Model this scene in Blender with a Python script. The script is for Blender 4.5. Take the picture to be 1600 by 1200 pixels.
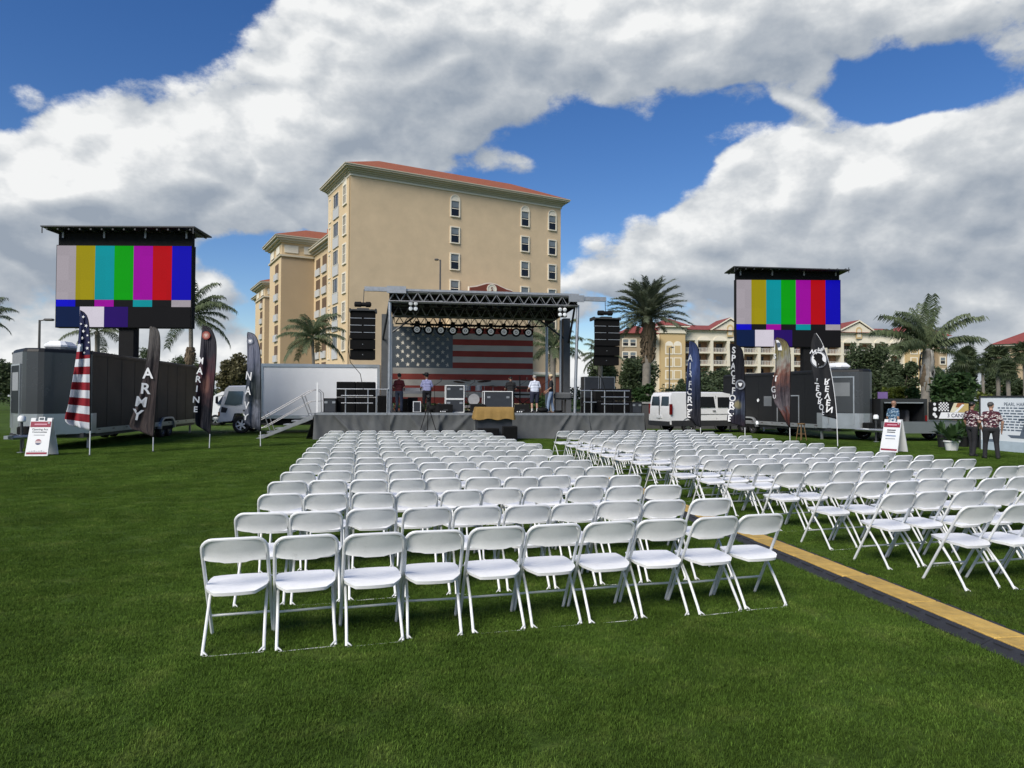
import bpy, bmesh, math, random
import numpy as np
from mathutils import Vector, Matrix, Euler
R = math.radians
rnd = random.Random(7)
S = bpy.context.scene
COL = S.collection
for o in list(bpy.data.objects):
    bpy.data.objects.remove(o)

# ------------------------------------------------------------------ camera
FOC, CAM_H = 1100.0, 1.79                    # focal length in pixels of a 1600 wide picture
PITCH, ROLL = math.atan(22 / FOC), R(0.3)
cam_d = bpy.data.cameras.new('camera')
cam = bpy.data.objects.new('camera', cam_d)
COL.objects.link(cam)
cam_d.sensor_width = 36.0
cam_d.lens = 36.0 * FOC / 1600.0
cam_d.clip_start, cam_d.clip_end = 0.1, 3000
CROT = Matrix.Rotation(math.pi / 2 + PITCH, 3, 'X') @ Matrix.Rotation(ROLL, 3, 'Z')
cam.matrix_world = Matrix.Translation((0, 0, CAM_H)) @ CROT.to_4x4()
S.camera = cam
S.render.resolution_x, S.render.resolution_y = 1024, 768
CAMP = Vector((0, 0, CAM_H))

def ray(px, py):
    return CROT @ Vector(((px - 800) / FOC, (600 - py) / FOC, -1.0))
def at(px, py, D):                           # the point D metres ahead
    d = ray(px, py)
    return CAMP + d * (D / d.y)
def onz(px, py, z=0.0):                      # the point on a level plane
    d = ray(px, py)
    return CAMP + d * ((z - CAM_H) / d.z)

# ------------------------------------------------------------------ exposure, sun, sky
EXPO = 0.9
S.view_settings.view_transform = 'Standard'
S.view_settings.look = 'None'
S.view_settings.exposure = EXPO
S.view_settings.gamma = 1.0
S.view_settings.use_curve_mapping = False
SUN_DIR = Vector((-0.42, -0.62, 0.68)).normalized()      # towards the sun
sun_d = bpy.data.lights.new('sun', 'SUN')
sun_d.energy = 2.4
sun_d.angle = R(30)
sun_d.color = (1.0, 0.94, 0.84)
sun = bpy.data.objects.new('sun', sun_d)
sun.rotation_euler = SUN_DIR.to_track_quat('Z', 'Y').to_euler()
COL.objects.link(sun)

def nset(nd, **kw):
    for k, v in kw.items():
        setattr(nd, k, v)
    return nd

def make_world():
    w = bpy.data.worlds.new('World')
    S.world = w
    w.use_nodes = True
    # ---- cloud field: a few banks of cloud over the whole sky plus fractal billows
    g = bpy.data.node_groups.new('cloud_field', 'ShaderNodeTree')
    g.interface.new_socket('Vector', in_out='INPUT', socket_type='NodeSocketVector')
    g.interface.new_socket('Field', in_out='OUTPUT', socket_type='NodeSocketFloat')
    g.interface.new_socket('Bank', in_out='OUTPUT', socket_type='NodeSocketFloat')
    N, L = g.nodes, g.links
    gi, go = N.new('NodeGroupInput'), N.new('NodeGroupOutput')
    acc = None
    for (x, y, rx, ry, ang, wt) in CLOUD_BANKS:
        c = ray(x, y).normalized()
        mp = N.new('ShaderNodeMapping'); mp.vector_type = 'TEXTURE'
        mp.inputs['Location'].default_value = (c.x, 0, c.z)
        mp.inputs['Rotation'].default_value = (0, R(ang), 0)
        k = 0.86 / FOC
        mp.inputs['Scale'].default_value = (rx * k, 50, ry * k)
        L.new(gi.outputs[0], mp.inputs['Vector'])
        dt = nset(N.new('ShaderNodeVectorMath'), operation='DOT_PRODUCT')
        L.new(mp.outputs[0], dt.inputs[0]); L.new(mp.outputs[0], dt.inputs[1])
        ng = nset(N.new('ShaderNodeMath'), operation='MULTIPLY'); ng.inputs[1].default_value = -1
        L.new(dt.outputs['Value'], ng.inputs[0])
        ex = nset(N.new('ShaderNodeMath'), operation='EXPONENT')
        L.new(ng.outputs[0], ex.inputs[0])
        ma = nset(N.new('ShaderNodeMath'), operation='MULTIPLY_ADD')
        ma.inputs[1].default_value = wt; ma.inputs[2].default_value = 0
        L.new(ex.outputs[0], ma.inputs[0])
        if acc is not None:
            L.new(acc, ma.inputs[2])
        acc = ma.outputs[0]
    # distort and billow
    g.interface.new_socket('Detail', in_out='INPUT', socket_type='NodeSocketFloat')
    n1 = N.new('ShaderNodeTexNoise'); n1.inputs['Scale'].default_value = 3.2
    n1.inputs['Roughness'].default_value = 0.64
    L.new(gi.outputs[1], n1.inputs['Detail'])
    sc = nset(N.new('ShaderNodeVectorMath'), operation='MULTIPLY'); sc.inputs[1].default_value = (1, 1, 1.5)
    L.new(gi.outputs[0], sc.inputs[0]); L.new(sc.outputs[0], n1.inputs['Vector'])
    n2 = N.new('ShaderNodeTexNoise'); n2.inputs['Scale'].default_value = 9
    n2.inputs['Detail'].default_value = 1.5; n2.inputs['Roughness'].default_value = 0.5
    L.new(sc.outputs[0], n2.inputs['Vector'])
    a1 = nset(N.new('ShaderNodeMath'), operation='MULTIPLY_ADD'); a1.inputs[1].default_value = 1.05; a1.inputs[2].default_value = -0.525
    L.new(n1.outputs['Fac'], a1.inputs[0])
    c2 = nset(N.new('ShaderNodeMath'), operation='SUBTRACT'); c2.inputs[1].default_value = 0.5; L.new(n2.outputs['Fac'], c2.inputs[0])
    c3 = nset(N.new('ShaderNodeMath'), operation='ABSOLUTE'); L.new(c2.outputs[0], c3.inputs[0])
    a2 = nset(N.new('ShaderNodeMath'), operation='MULTIPLY_ADD'); a2.inputs[1].default_value = 0.8; a2.inputs[2].default_value = -0.08
    L.new(c3.outputs[0], a2.inputs[0])
    s1 = nset(N.new('ShaderNodeMath'), operation='ADD'); L.new(a1.outputs[0], s1.inputs[0]); L.new(a2.outputs[0], s1.inputs[1])
    L.new(s1.outputs[0], go.inputs[0]); L.new(acc, go.inputs[1])
    # ---- world tree
    N, L = w.node_tree.nodes, w.node_tree.links
    N.clear()
    out = N.new('ShaderNodeOutputWorld')
    tc = N.new('ShaderNodeTexCoord')
    sky = N.new('ShaderNodeTexSky'); sky.sky_type = 'NISHITA'; sky.sun_disc = False
    sky.sun_elevation = math.asin(SUN_DIR.z)
    sky.sun_rotation = math.atan2(SUN_DIR.x, SUN_DIR.y)
    sky.altitude = 100; sky.air_density = 1.0; sky.dust_density = 0.1; sky.ozone_density = 2.2
    hs = N.new('ShaderNodeHueSaturation'); hs.inputs['Saturation'].default_value = 1.31; hs.inputs['Hue'].default_value = 0.512
    L.new(sky.outputs[0], hs.inputs['Color'])
    b1 = N.new('ShaderNodeBackground'); b1.inputs['Strength'].default_value = SKY_STR
    L.new(hs.outputs[0], b1.inputs['Color'])
    f1 = N.new('ShaderNodeGroup'); f1.node_tree = g
    f2 = N.new('ShaderNodeGroup'); f2.node_tree = g
    f1.inputs[1].default_value = 10; f2.inputs[1].default_value = 6
    L.new(tc.outputs['Generated'], f1.inputs[0])
    off = nset(N.new('ShaderNodeVectorMath'), operation='ADD'); off.inputs[1].default_value = Vector((-0.5, 0, 0.86)) * 0.022
    L.new(tc.outputs['Generated'], off.inputs[0]); L.new(off.outputs[0], f2.inputs[0])
    def ma(op, a, c=None, d=None):
        q = nset(N.new('ShaderNodeMath'), operation=op)
        for i, v in enumerate((a, c, d)):
            if v is None: continue
            if isinstance(v, (int, float)): q.inputs[i].default_value = v
            else: L.new(v, q.inputs[i])
        return q.outputs[0]
    bank = ma('MINIMUM', f1.outputs[1], 1.0)
    den = N.new('ShaderNodeMapRange'); den.interpolation_type = 'SMOOTHSTEP'
    den.inputs['From Min'].default_value = 0.42; den.inputs['From Max'].default_value = 0.58
    L.new(ma('ADD', bank, ma('MULTIPLY', f1.outputs[0], SKY_K['amp'])), den.inputs['Value'])
    # billows turned to the sun are bright, the undersides of a bank are grey
    rel = ma('SUBTRACT', f1.outputs[0], f2.outputs[0])
    und = ma('SUBTRACT', f1.outputs[1], f2.outputs[1])
    sh = ma('MULTIPLY_ADD', rel, SKY_K['rel'], SKY_K['base'])
    und = ma('MAXIMUM', ma('MINIMUM', ma('MULTIPLY', und, SKY_K['und']), 0.34), -0.30)
    sh = ma('ADD', und, sh)
    sh = ma('MULTIPLY_ADD', f2.outputs[0], SKY_K['low'], sh)
    cr = N.new('ShaderNodeValToRGB')
    e = cr.color_ramp.elements
    e[0].position = 0.0; e[0].color = (0.31, 0.36, 0.43, 1)
    e[1].position = 1.0; e[1].color = (0.88, 0.89, 0.89, 1)
    e.new(0.4).color = (0.46, 0.50, 0.55, 1)
    e.new(0.7).color = (0.62, 0.65, 0.68, 1)
    L.new(sh, cr.inputs['Fac'])
    b2 = N.new('ShaderNodeBackground'); b2.inputs['Strength'].default_value = CLOUD_STR
    L.new(cr.outputs['Color'], b2.inputs['Color'])
    mx = N.new('ShaderNodeMixShader')
    L.new(den.outputs[0], mx.inputs[0]); L.new(b1.outputs[0], mx.inputs[1]); L.new(b2.outputs[0], mx.inputs[2])
    L.new(mx.outputs[0], out.inputs['Surface'])
    w.cycles.sampling_method = 'MANUAL'
    w.cycles.sample_map_resolution = 256

SKY_STR, CLOUD_STR = 0.061, 0.55
SKY_K = dict(amp=1.35, rel=2.0, und=3.8, base=0.50, low=-0.6)
# cloud banks as bearings in the photograph: x, y, half widths, tilt, weight
CLOUD_BANKS = [
    (165, 235, 120, 95, -30, 0.62), (330, 210, 150, 110, -25, 0.52), (540, 150, 190, 170, 0, 0.75), (700, 50, 260, 150, 0, 0.55),
    (960, 70, 300, 120, 12, 0.72), (1290, 20, 280, 80, 10, 0.50), (1600, 0, 160, 50, 10, 0.30), (30, 290, 90, 60, 0, 0.60), (150, 350, 320, 80, 0, 0.42),
    (430, 300, 200, 80, 0, 0.55),
    (1090, 355, 130, 80, -25, 0.62), (1250, 285, 140, 90, 0, 0.60), (1420, 310, 190, 120, 0, 0.70), (1585, 215, 110, 90, 0, 0.60),
    (1290, 430, 450, 90, 0, 0.66), (60, 440, 240, 110, 0, 0.50), (325, 460, 45, 40, 0, 0.4), (905, 430, 60, 45, 0, 0.3),
    (800, 610, 2600, 95, 0, 0.85), (1240, 160, 70, 14, 25, 0.25), (20, 130, 40, 26, 0, 0.24), (1440, 500, 260, 50, 0, 0.3),
    (950, 300, 420, 130, 10, 0.13), (1250, 130, 300, 60, 10, 0.1), (200, 100, 250, 60, -20, 0.12),
    (980, 255, 160, 55, 18, -0.4), (1400, 165, 190, 30, 12, -0.35), (1540, 110, 120, 40, 10, -0.3), (120, 40, 240, 90, 0, -0.35), (390, 400, 70, 50, 0, -0.35),
]
make_world()
S.render.engine = 'CYCLES'
S.cycles.use_denoising = True
S.cycles.max_bounces = 4
S.cycles.diffuse_bounces = 2
S.cycles.glossy_bounces = 2
S.cycles.transmission_bounces = 4
S.cycles.transparent_max_bounces = 8

# ------------------------------------------------------------------ materials
MATS = {}
def mat(name, col, rough=0.6, metal=0.0, var=0.12, vscale=6.0, bump=0.0, bscale=40.0, spec=0.5, emit=None, alpha=None, trans=0.0, coord='Object', coat=0.0):
    if name in MATS:
        return MATS[name]
    m = bpy.data.materials.new(name); m.use_nodes = True
    MATS[name] = m
    N, L = m.node_tree.nodes, m.node_tree.links
    b = N['Principled BSDF']
    b.inputs['Roughness'].default_value = rough
    b.inputs['Metallic'].default_value = metal
    b.inputs['Specular IOR Level'].default_value = spec
    if coat: b.inputs['Coat Weight'].default_value = coat; b.inputs['Coat Roughness'].default_value = 0.08
    col = tuple(col) + (1,) if len(col) == 3 else col
    b.inputs['Base Color'].default_value = col
    tc = N.new('ShaderNodeTexCoord')
    if var:
        n = N.new('ShaderNodeTexNoise'); n.inputs['Scale'].default_value = vscale; n.inputs['Detail'].default_value = 5
        n.inputs['Roughness'].default_value = 0.6
        L.new(tc.outputs[coord], n.inputs['Vector'])
        mr = N.new('ShaderNodeMapRange'); mr.inputs['From Min'].default_value = 0.25; mr.inputs['From Max'].default_value = 0.75
        mr.inputs['To Min'].default_value = 1 - var; mr.inputs['To Max'].default_value = 1 + var
        L.new(n.outputs['Fac'], mr.inputs['Value'])
        vm = nset(N.new('ShaderNodeVectorMath'), operation='SCALE'); vm.inputs[0].default_value = col[:3]
        L.new(mr.outputs[0], vm.inputs['Scale']); L.new(vm.outputs[0], b.inputs['Base Color'])
        rr = N.new('ShaderNodeMapRange'); rr.inputs['To Min'].default_value = max(0.03, rough - 0.08); rr.inputs['To Max'].default_value = min(1, rough + 0.1)
        L.new(n.outputs['Fac'], rr.inputs['Value']); L.new(rr.outputs[0], b.inputs['Roughness'])
    if bump:
        n = N.new('ShaderNodeTexNoise'); n.inputs['Scale'].default_value = bscale; n.inputs['Detail'].default_value = 6
        L.new(tc.outputs[coord], n.inputs['Vector'])
        bp = N.new('ShaderNodeBump'); bp.inputs['Strength'].default_value = bump; bp.inputs['Distance'].default_value = 0.02
        L.new(n.outputs['Fac'], bp.inputs['Height']); L.new(bp.outputs[0], b.inputs['Normal'])
    if emit:
        b.inputs['Emission Color'].default_value = tuple(emit[:3]) + (1,); b.inputs['Emission Strength'].default_value = emit[3]
    if trans:
        b.inputs['Transmission Weight'].default_value = trans
    if alpha is not None:
        b.inputs['Alpha'].default_value = alpha
    return m

def s2l(c):
    return tuple((v / 255 / 12.92 if v / 255 <= 0.04045 else ((v / 255 + 0.055) / 1.055) ** 2.4) for v in c)

# ------------------------------------------------------------------ mesh helpers
class MB:
    def __init__(self):
        self.v, self.f, self.m = [], [], []
    def add(self, vs, fs, mi=0):
        o = len(self.v)
        self.v += [tuple(p) for p in vs]
        self.f += [tuple(i + o for i in q) for q in fs]
        self.m += [mi] * len(fs)
        return self
    def box(self, c, s, rot=None, mi=0, taper=1.0):
        hx, hy, hz = s[0] / 2, s[1] / 2, s[2] / 2
        vs = [Vector((x * (taper if z > 0 else 1), y * (taper if z > 0 else 1), z)) for z in (-hz, hz) for x, y in ((-hx, -hy), (hx, -hy), (hx, hy), (-hx, hy))]
        if rot is not None:
            mtx = Euler(rot).to_matrix(); vs = [mtx @ v for v in vs]
        vs = [v + Vector(c) for v in vs]
        return self.add(vs, [(3, 2, 1, 0), (4, 5, 6, 7), (0, 1, 5, 4), (1, 2, 6, 5), (2, 3, 7, 6), (3, 0, 4, 7)], mi)
    def b2(self, x0, x1, y0, y1, z0, z1, mi=0):
        return self.box(((x0 + x1) / 2, (y0 + y1) / 2, (z0 + z1) / 2), (abs(x1 - x0), abs(y1 - y0), abs(z1 - z0)), None, mi)
    def cbox(self, c, s, b=0.02, mi=0):      # box with chamfered vertical and horizontal edges
        hx, hy, hz = s[0] / 2, s[1] / 2, s[2] / 2
        b = min(b, hx * .9, hy * .9, hz * .9)
        pl = [(-hx + b, -hy), (hx - b, -hy), (hx, -hy + b), (hx, hy - b), (hx - b, hy), (-hx + b, hy), (-hx, hy - b), (-hx, -hy + b)]
        pi = [(x * (1 - b / hx), y * (1 - b / hy)) for x, y in pl]
        rings = [(pi, -hz), (pl, -hz + b), (pl, hz - b), (pi, hz)]
        vs = [(c[0] + x, c[1] + y, c[2] + z) for ring, z in rings for x, y in ring]
        fs = [tuple(range(7, -1, -1)), tuple(range(24, 32))]
        for r in range(3):
            for i in range(8):
                j = (i + 1) % 8
                fs.append((r * 8 + i, r * 8 + j, r * 8 + 8 + j, r * 8 + 8 + i))
        return self.add(vs, fs, mi)
    def tube(self, pts, r, n=8, cap=True, mi=0, sx=1.0):
        pts = [Vector(p) for p in pts]
        rs = r if isinstance(r, (list, tuple)) else [r] * len(pts)
        vs, fs = [], []
        up = None
        for i, p in enumerate(pts):
            t = (pts[min(i + 1, len(pts) - 1)] - pts[max(i - 1, 0)]).normalized()
            if up is None:
                up = Vector((0, 0, 1)) if abs(t.z) < 0.9 else Vector((1, 0, 0))
            a = up.cross(t)
            if a.length < 1e-5: a = Vector((1, 0, 0)).cross(t)
            a.normalize(); b = t.cross(a).normalized(); up = b
            for k in range(n):
                an = 2 * math.pi * k / n
                vs.append(p + (a * math.cos(an) * sx + b * math.sin(an)) * rs[i])
        for i in range(len(pts) - 1):
            for k in range(n):
                k2 = (k + 1) % n
                fs.append((i * n + k, i * n + k2, (i + 1) * n + k2, (i + 1) * n + k))
        if cap:
            fs.append(tuple(range(n - 1, -1, -1))); o = (len(pts) - 1) * n; fs.append(tuple(range(o, o + n)))
        return self.add(vs, fs, mi)
    def bar(self, a, b, w, h=None, mi=0):
        return self.tube([a, b], w / 2 * 1.414, 4, True, mi)
    def lathe(self, prof, c=(0, 0, 0), n=20, axis='Z', mi=0, close=True):
        vs, fs = [], []
        for (r, z) in prof:
            for k in range(n):
                an = 2 * math.pi * k / n
                x, y = r * math.cos(an), r * math.sin(an)
                p = (x, y, z) if axis == 'Z' else ((x, z, y) if axis == 'Y' else (z, x, y))
                vs.append((p[0] + c[0], p[1] + c[1], p[2] + c[2]))
        for i in range(len(prof) - 1):
            for k in range(n):
                k2 = (k + 1) % n
                q = (i * n + k, i * n + k2, (i + 1) * n + k2, (i + 1) * n + k)
                fs.append(q if axis != 'Y' else q[::-1])
        if close:
            fs.append(tuple(range(n - 1, -1, -1))); o = (len(prof) - 1) * n; fs.append(tuple(range(o, o + n)))
        return self.add(vs, fs, mi)
    def prism(self, poly, z0, z1, mi=0, fn=None):    # poly in xy, extruded along z; fn maps (x,y,z) to a point
        n = len(poly)
        fn = fn or (lambda x, y, z: (x, y, z))
        vs = [fn(x, y, z0) for x, y in poly] + [fn(x, y, z1) for x, y in poly]
        fs = [tuple(range(n - 1, -1, -1)), tuple(range(n, 2 * n))] + [(i, (i + 1) % n, n + (i + 1) % n, n + i) for i in range(n)]
        return self.add(vs, fs, mi)
    def ball(self, c, r, n=12, m=8, mi=0, fn=None):
        r = (r, r, r) if not isinstance(r, (tuple, list)) else r
        vs = [(0, 0, -1)]; fs = []
        for i in range(1, m):
            t = math.pi * i / m - math.pi / 2
            for k in range(n):
                a = 2 * math.pi * k / n
                vs.append((math.cos(t) * math.cos(a), math.cos(t) * math.sin(a), math.sin(t)))
        vs.append((0, 0, 1))
        for k in range(n):
            fs.append((0, 1 + (k + 1) % n, 1 + k))
            for i in range(m - 2):
                a, b = 1 + i * n + k, 1 + i * n + (k + 1) % n
                fs.append((a, b, b + n, a + n))
            o = 1 + (m - 2) * n
            fs.append((o + k, o + (k + 1) % n, len(vs) - 1))
        vs = [Vector((v[0] * r[0], v[1] * r[1], v[2] * r[2])) + Vector(c) for v in vs]
        return self.add(vs, fs, mi)
    def mesh(self, name, mats, smooth=False):
        me = bpy.data.meshes.new(name)
        me.from_pydata(self.v, [], self.f)
        for m in (mats if isinstance(mats, (list, tuple)) else [mats]):
            me.materials.append(m)
        if any(self.m):
            me.polygons.foreach_set('material_index', self.m)
        if smooth:
            me.polygons.foreach_set('use_smooth', [True] * len(me.polygons))
            try: me.set_sharp_from_angle(angle=R(38))
            except Exception: pass
        me.update()
        return me
    def build(self, name, mats, parent=None, smooth=False, loc=None, rot=None):
        return link(name, self.mesh(name, mats, smooth), parent, loc, rot)

def link(name, me, parent=None, loc=None, rot=None):
    o = bpy.data.objects.new(name, me)
    COL.objects.link(o)
    if parent is not None: o.parent = parent
    if loc is not None: o.location = loc
    if rot is not None: o.rotation_euler = rot
    return o
def tag(o, label, cat, group=None):
    o['label'] = label; o['category'] = cat
    if group: o['group'] = group
    return o
def thing(name, label, cat, loc=(0, 0, 0), rz=0.0, group=None):
    o = link(name, None, None, loc, (0, 0, rz))
    o.empty_display_size = 0.2
    return tag(o, label, cat, group)
def struct(o, kind='structure'):
    o['kind'] = kind
    return o
def copy_tree(o, parent=None):
    c = o.copy(); COL.objects.link(c); c.parent = parent
    for ch in o.children:
        copy_tree(ch, c)
    return c

class Frame:
    """upright local frame: origin on the ground, x along yaw, y behind it"""
    def __init__(s, o, yaw):
        s.o = Vector((o[0], o[1], 0)); s.yaw = yaw
        s.u = Vector((math.cos(yaw), math.sin(yaw), 0)); s.w = Vector((-math.sin(yaw), math.cos(yaw), 0))
    def hit(s, px, py, v=0.0):               # where the bearing meets the plane y = v: (x, z)
        d = ray(px, py); p0 = CAMP - s.o
        t = (v - p0.dot(s.w)) / d.dot(s.w)
        p = p0 + d * t
        return p.dot(s.u), p.z
    def hit_u(s, px, py, u=0.0):             # plane x = u: (y, z)
        d = ray(px, py); p0 = CAMP - s.o
        t = (u - p0.dot(s.u)) / d.dot(s.u)
        p = p0 + d * t
        return p.dot(s.w), p.z
    def world(s, x, y, z=0):
        return s.o + s.u * x + s.w * y + Vector((0, 0, z))

def wear(m, lo=.90, dirt=(.55, .54, .50)):
    """every copy of a thing a little different in tone, with faint scuffs"""
    N, L = m.node_tree.nodes, m.node_tree.links
    b = N['Principled BSDF']; src = b.inputs['Base Color'].links[0].from_socket
    oi = N.new('ShaderNodeObjectInfo')
    mr = N.new('ShaderNodeMapRange'); mr.inputs['To Min'].default_value = lo; mr.inputs['To Max'].default_value = 1.03
    L.new(oi.outputs['Random'], mr.inputs['Value'])
    sc = nset(N.new('ShaderNodeVectorMath'), operation='SCALE'); L.new(src, sc.inputs[0]); L.new(mr.outputs[0], sc.inputs['Scale'])
    tc = N.new('ShaderNodeTexCoord')
    ad = nset(N.new('ShaderNodeVectorMath'), operation='ADD'); L.new(tc.outputs['Object'], ad.inputs[0]); L.new(oi.outputs['Random'], ad.inputs[1])
    n = N.new('ShaderNodeTexNoise'); n.inputs['Scale'].default_value = 11; n.inputs['Detail'].default_value = 9; n.inputs['Roughness'].default_value = .75
    L.new(ad.outputs[0], n.inputs['Vector'])
    r2 = N.new('ShaderNodeMapRange'); r2.inputs['From Min'].default_value = .60; r2.inputs['From Max'].default_value = .74; r2.inputs['To Max'].default_value = .55
    L.new(n.outputs['Fac'], r2.inputs['Value'])
    mx = N.new('ShaderNodeMix'); mx.data_type = 'RGBA'; mx.inputs[7].default_value = dirt + (1,)
    L.new(sc.outputs[0], mx.inputs[6]); L.new(r2.outputs[0], mx.inputs[0]); L.new(mx.outputs[2], b.inputs['Base Color'])
    return m
_tc = {}
def text_mesh(txt, size=1.0, bold=0.0, align='CENTER', mats=None, shear=0.0, flip=False, fn=None, key=None):
    """flat lettering standing in the xz plane, centred"""
    cu = bpy.data.curves.new('t', 'FONT'); cu.body = txt; cu.size = size; cu.offset = bold * size; cu.shear = shear
    cu.align_x = align; cu.align_y = 'CENTER'; cu.resolution_u = 3
    ob = bpy.data.objects.new('t', cu)
    me = bpy.data.meshes.new_from_object(ob)
    bpy.data.objects.remove(ob); bpy.data.curves.remove(cu)
    for v in me.vertices:
        x, y, z = v.co
        v.co = (x, 0, -y if flip else y)
    me.materials.clear()
    if mats: me.materials.append(mats)
    for p in me.polygons: p.material_index = 0
    return me
# ------------------------------------------------------------------ ground
def lawn_material(name, blades=False):
    m = bpy.data.materials.new(name); m.use_nodes = True
    N, L = m.node_tree.nodes, m.node_tree.links
    b = N['Principled BSDF']; b.inputs['Roughness'].default_value = 0.75; b.inputs['Specular IOR Level'].default_value = 0.04
    geo = N.new('ShaderNodeNewGeometry')
    n1 = N.new('ShaderNodeTexNoise'); n1.inputs['Scale'].default_value = 0.55; n1.inputs['Detail'].default_value = 6; n1.inputs['Roughness'].default_value = 0.62
    n2 = N.new('ShaderNodeTexNoise'); n2.inputs['Scale'].default_value = 2.3; n2.inputs['Detail'].default_value = 7; n2.inputs['Roughness'].default_value = 0.7
    n3 = N.new('ShaderNodeTexNoise'); n3.inputs['Scale'].default_value = 26; n3.inputs['Detail'].default_value = 8; n3.inputs['Roughness'].default_value = 0.75
    mp = N.new('ShaderNodeMapping'); mp.inputs['Scale'].default_value = (1, 1, 0.02)
    L.new(geo.outputs['Position'], mp.inputs['Vector'])
    for n in (n1, n2, n3): L.new(mp.outputs[0], n.inputs['Vector'])
    def mr(n, a, c):
        q = N.new('ShaderNodeMapRange'); q.inputs['From Min'].default_value = 0.3; q.inputs['From Max'].default_value = 0.7
        q.inputs['To Min'].default_value = a; q.inputs['To Max'].default_value = c; L.new(n.outputs['Fac'], q.inputs['Value']); return q.outputs[0]
    def mul(a, c):
        q = nset(N.new('ShaderNodeMath'), operation='MULTIPLY'); L.new(a, q.inputs[0]); L.new(c, q.inputs[1]); return q.outputs[0]
    k = mul(mul(mr(n1, 0.72, 1.30), mr(n2, 0.74, 1.27)), mr(n3, 0.6, 1.4))
    cm = N.new('ShaderNodeMix'); cm.data_type = 'RGBA'
    cm.inputs[6].default_value = (0.053, 0.092, 0.016, 1) if not blades else (0.078, 0.136, 0.022, 1); cm.inputs[7].default_value = (0.084, 0.104, 0.026, 1) if not blades else (0.122, 0.160, 0.036, 1)
    st = N.new('ShaderNodeMapRange'); st.inputs['From Min'].default_value = 0.5; st.inputs['From Max'].default_value = 0.78
    L.new(n2.outputs['Fac'], st.inputs['Value'])
    L.new(st.outputs[0], cm.inputs[0])
    vm = nset(N.new('ShaderNodeVectorMath'), operation='SCALE'); L.new(cm.outputs[2], vm.inputs[0]); L.new(k, vm.inputs['Scale'])
    last = vm.outputs[0]
    if blades:
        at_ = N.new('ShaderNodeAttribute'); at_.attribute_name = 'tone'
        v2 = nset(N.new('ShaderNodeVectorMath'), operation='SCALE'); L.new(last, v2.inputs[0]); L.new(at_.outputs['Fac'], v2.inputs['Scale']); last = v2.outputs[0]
    L.new(last, b.inputs['Base Color'])
    if blades:
        tr = N.new('ShaderNodeBsdfTranslucent'); L.new(last, tr.inputs['Color'])
        ms = N.new('ShaderNodeMixShader'); ms.inputs[0].default_value = 0.25
        L.new(b.outputs[0], ms.inputs[1]); L.new(tr.outputs[0], ms.inputs[2]); L.new(ms.outputs[0], N['Material Output'].inputs['Surface'])
    else:
        bp = N.new('ShaderNodeBump'); bp.inputs['Strength'].default_value = 0.7; bp.inputs['Distance'].default_value = 0.04
        L.new(n3.outputs['Fac'], bp.inputs['Height']); L.new(bp.outputs[0], b.inputs['Normal'])
    return m

M_LAWN = lawn_material('lawn'); M_BLADE = lawn_material('grass_blade', True)
lawn = MB()
NX = 48
xs = [math.copysign((abs(i) / NX) ** 3, i) * 1200 for i in range(-NX, NX + 1)]
vs = [(x, y + 20, 0.02 * math.sin(x * .37 + 1) * math.cos(y * .29) if abs(x) < 60 and abs(y) < 60 else 0.0) for y in xs for x in xs]
n = len(xs)
lawn.add(vs, [(j * n + i, j * n + i + 1, (j + 1) * n + i + 1, (j + 1) * n + i) for j in range(n - 1) for i in range(n - 1)])
# keep it level where things stand
lawn.v = [(x, y, 0.0) for x, y, z in lawn.v]
struct(lawn.build('lawn', M_LAWN))

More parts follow.
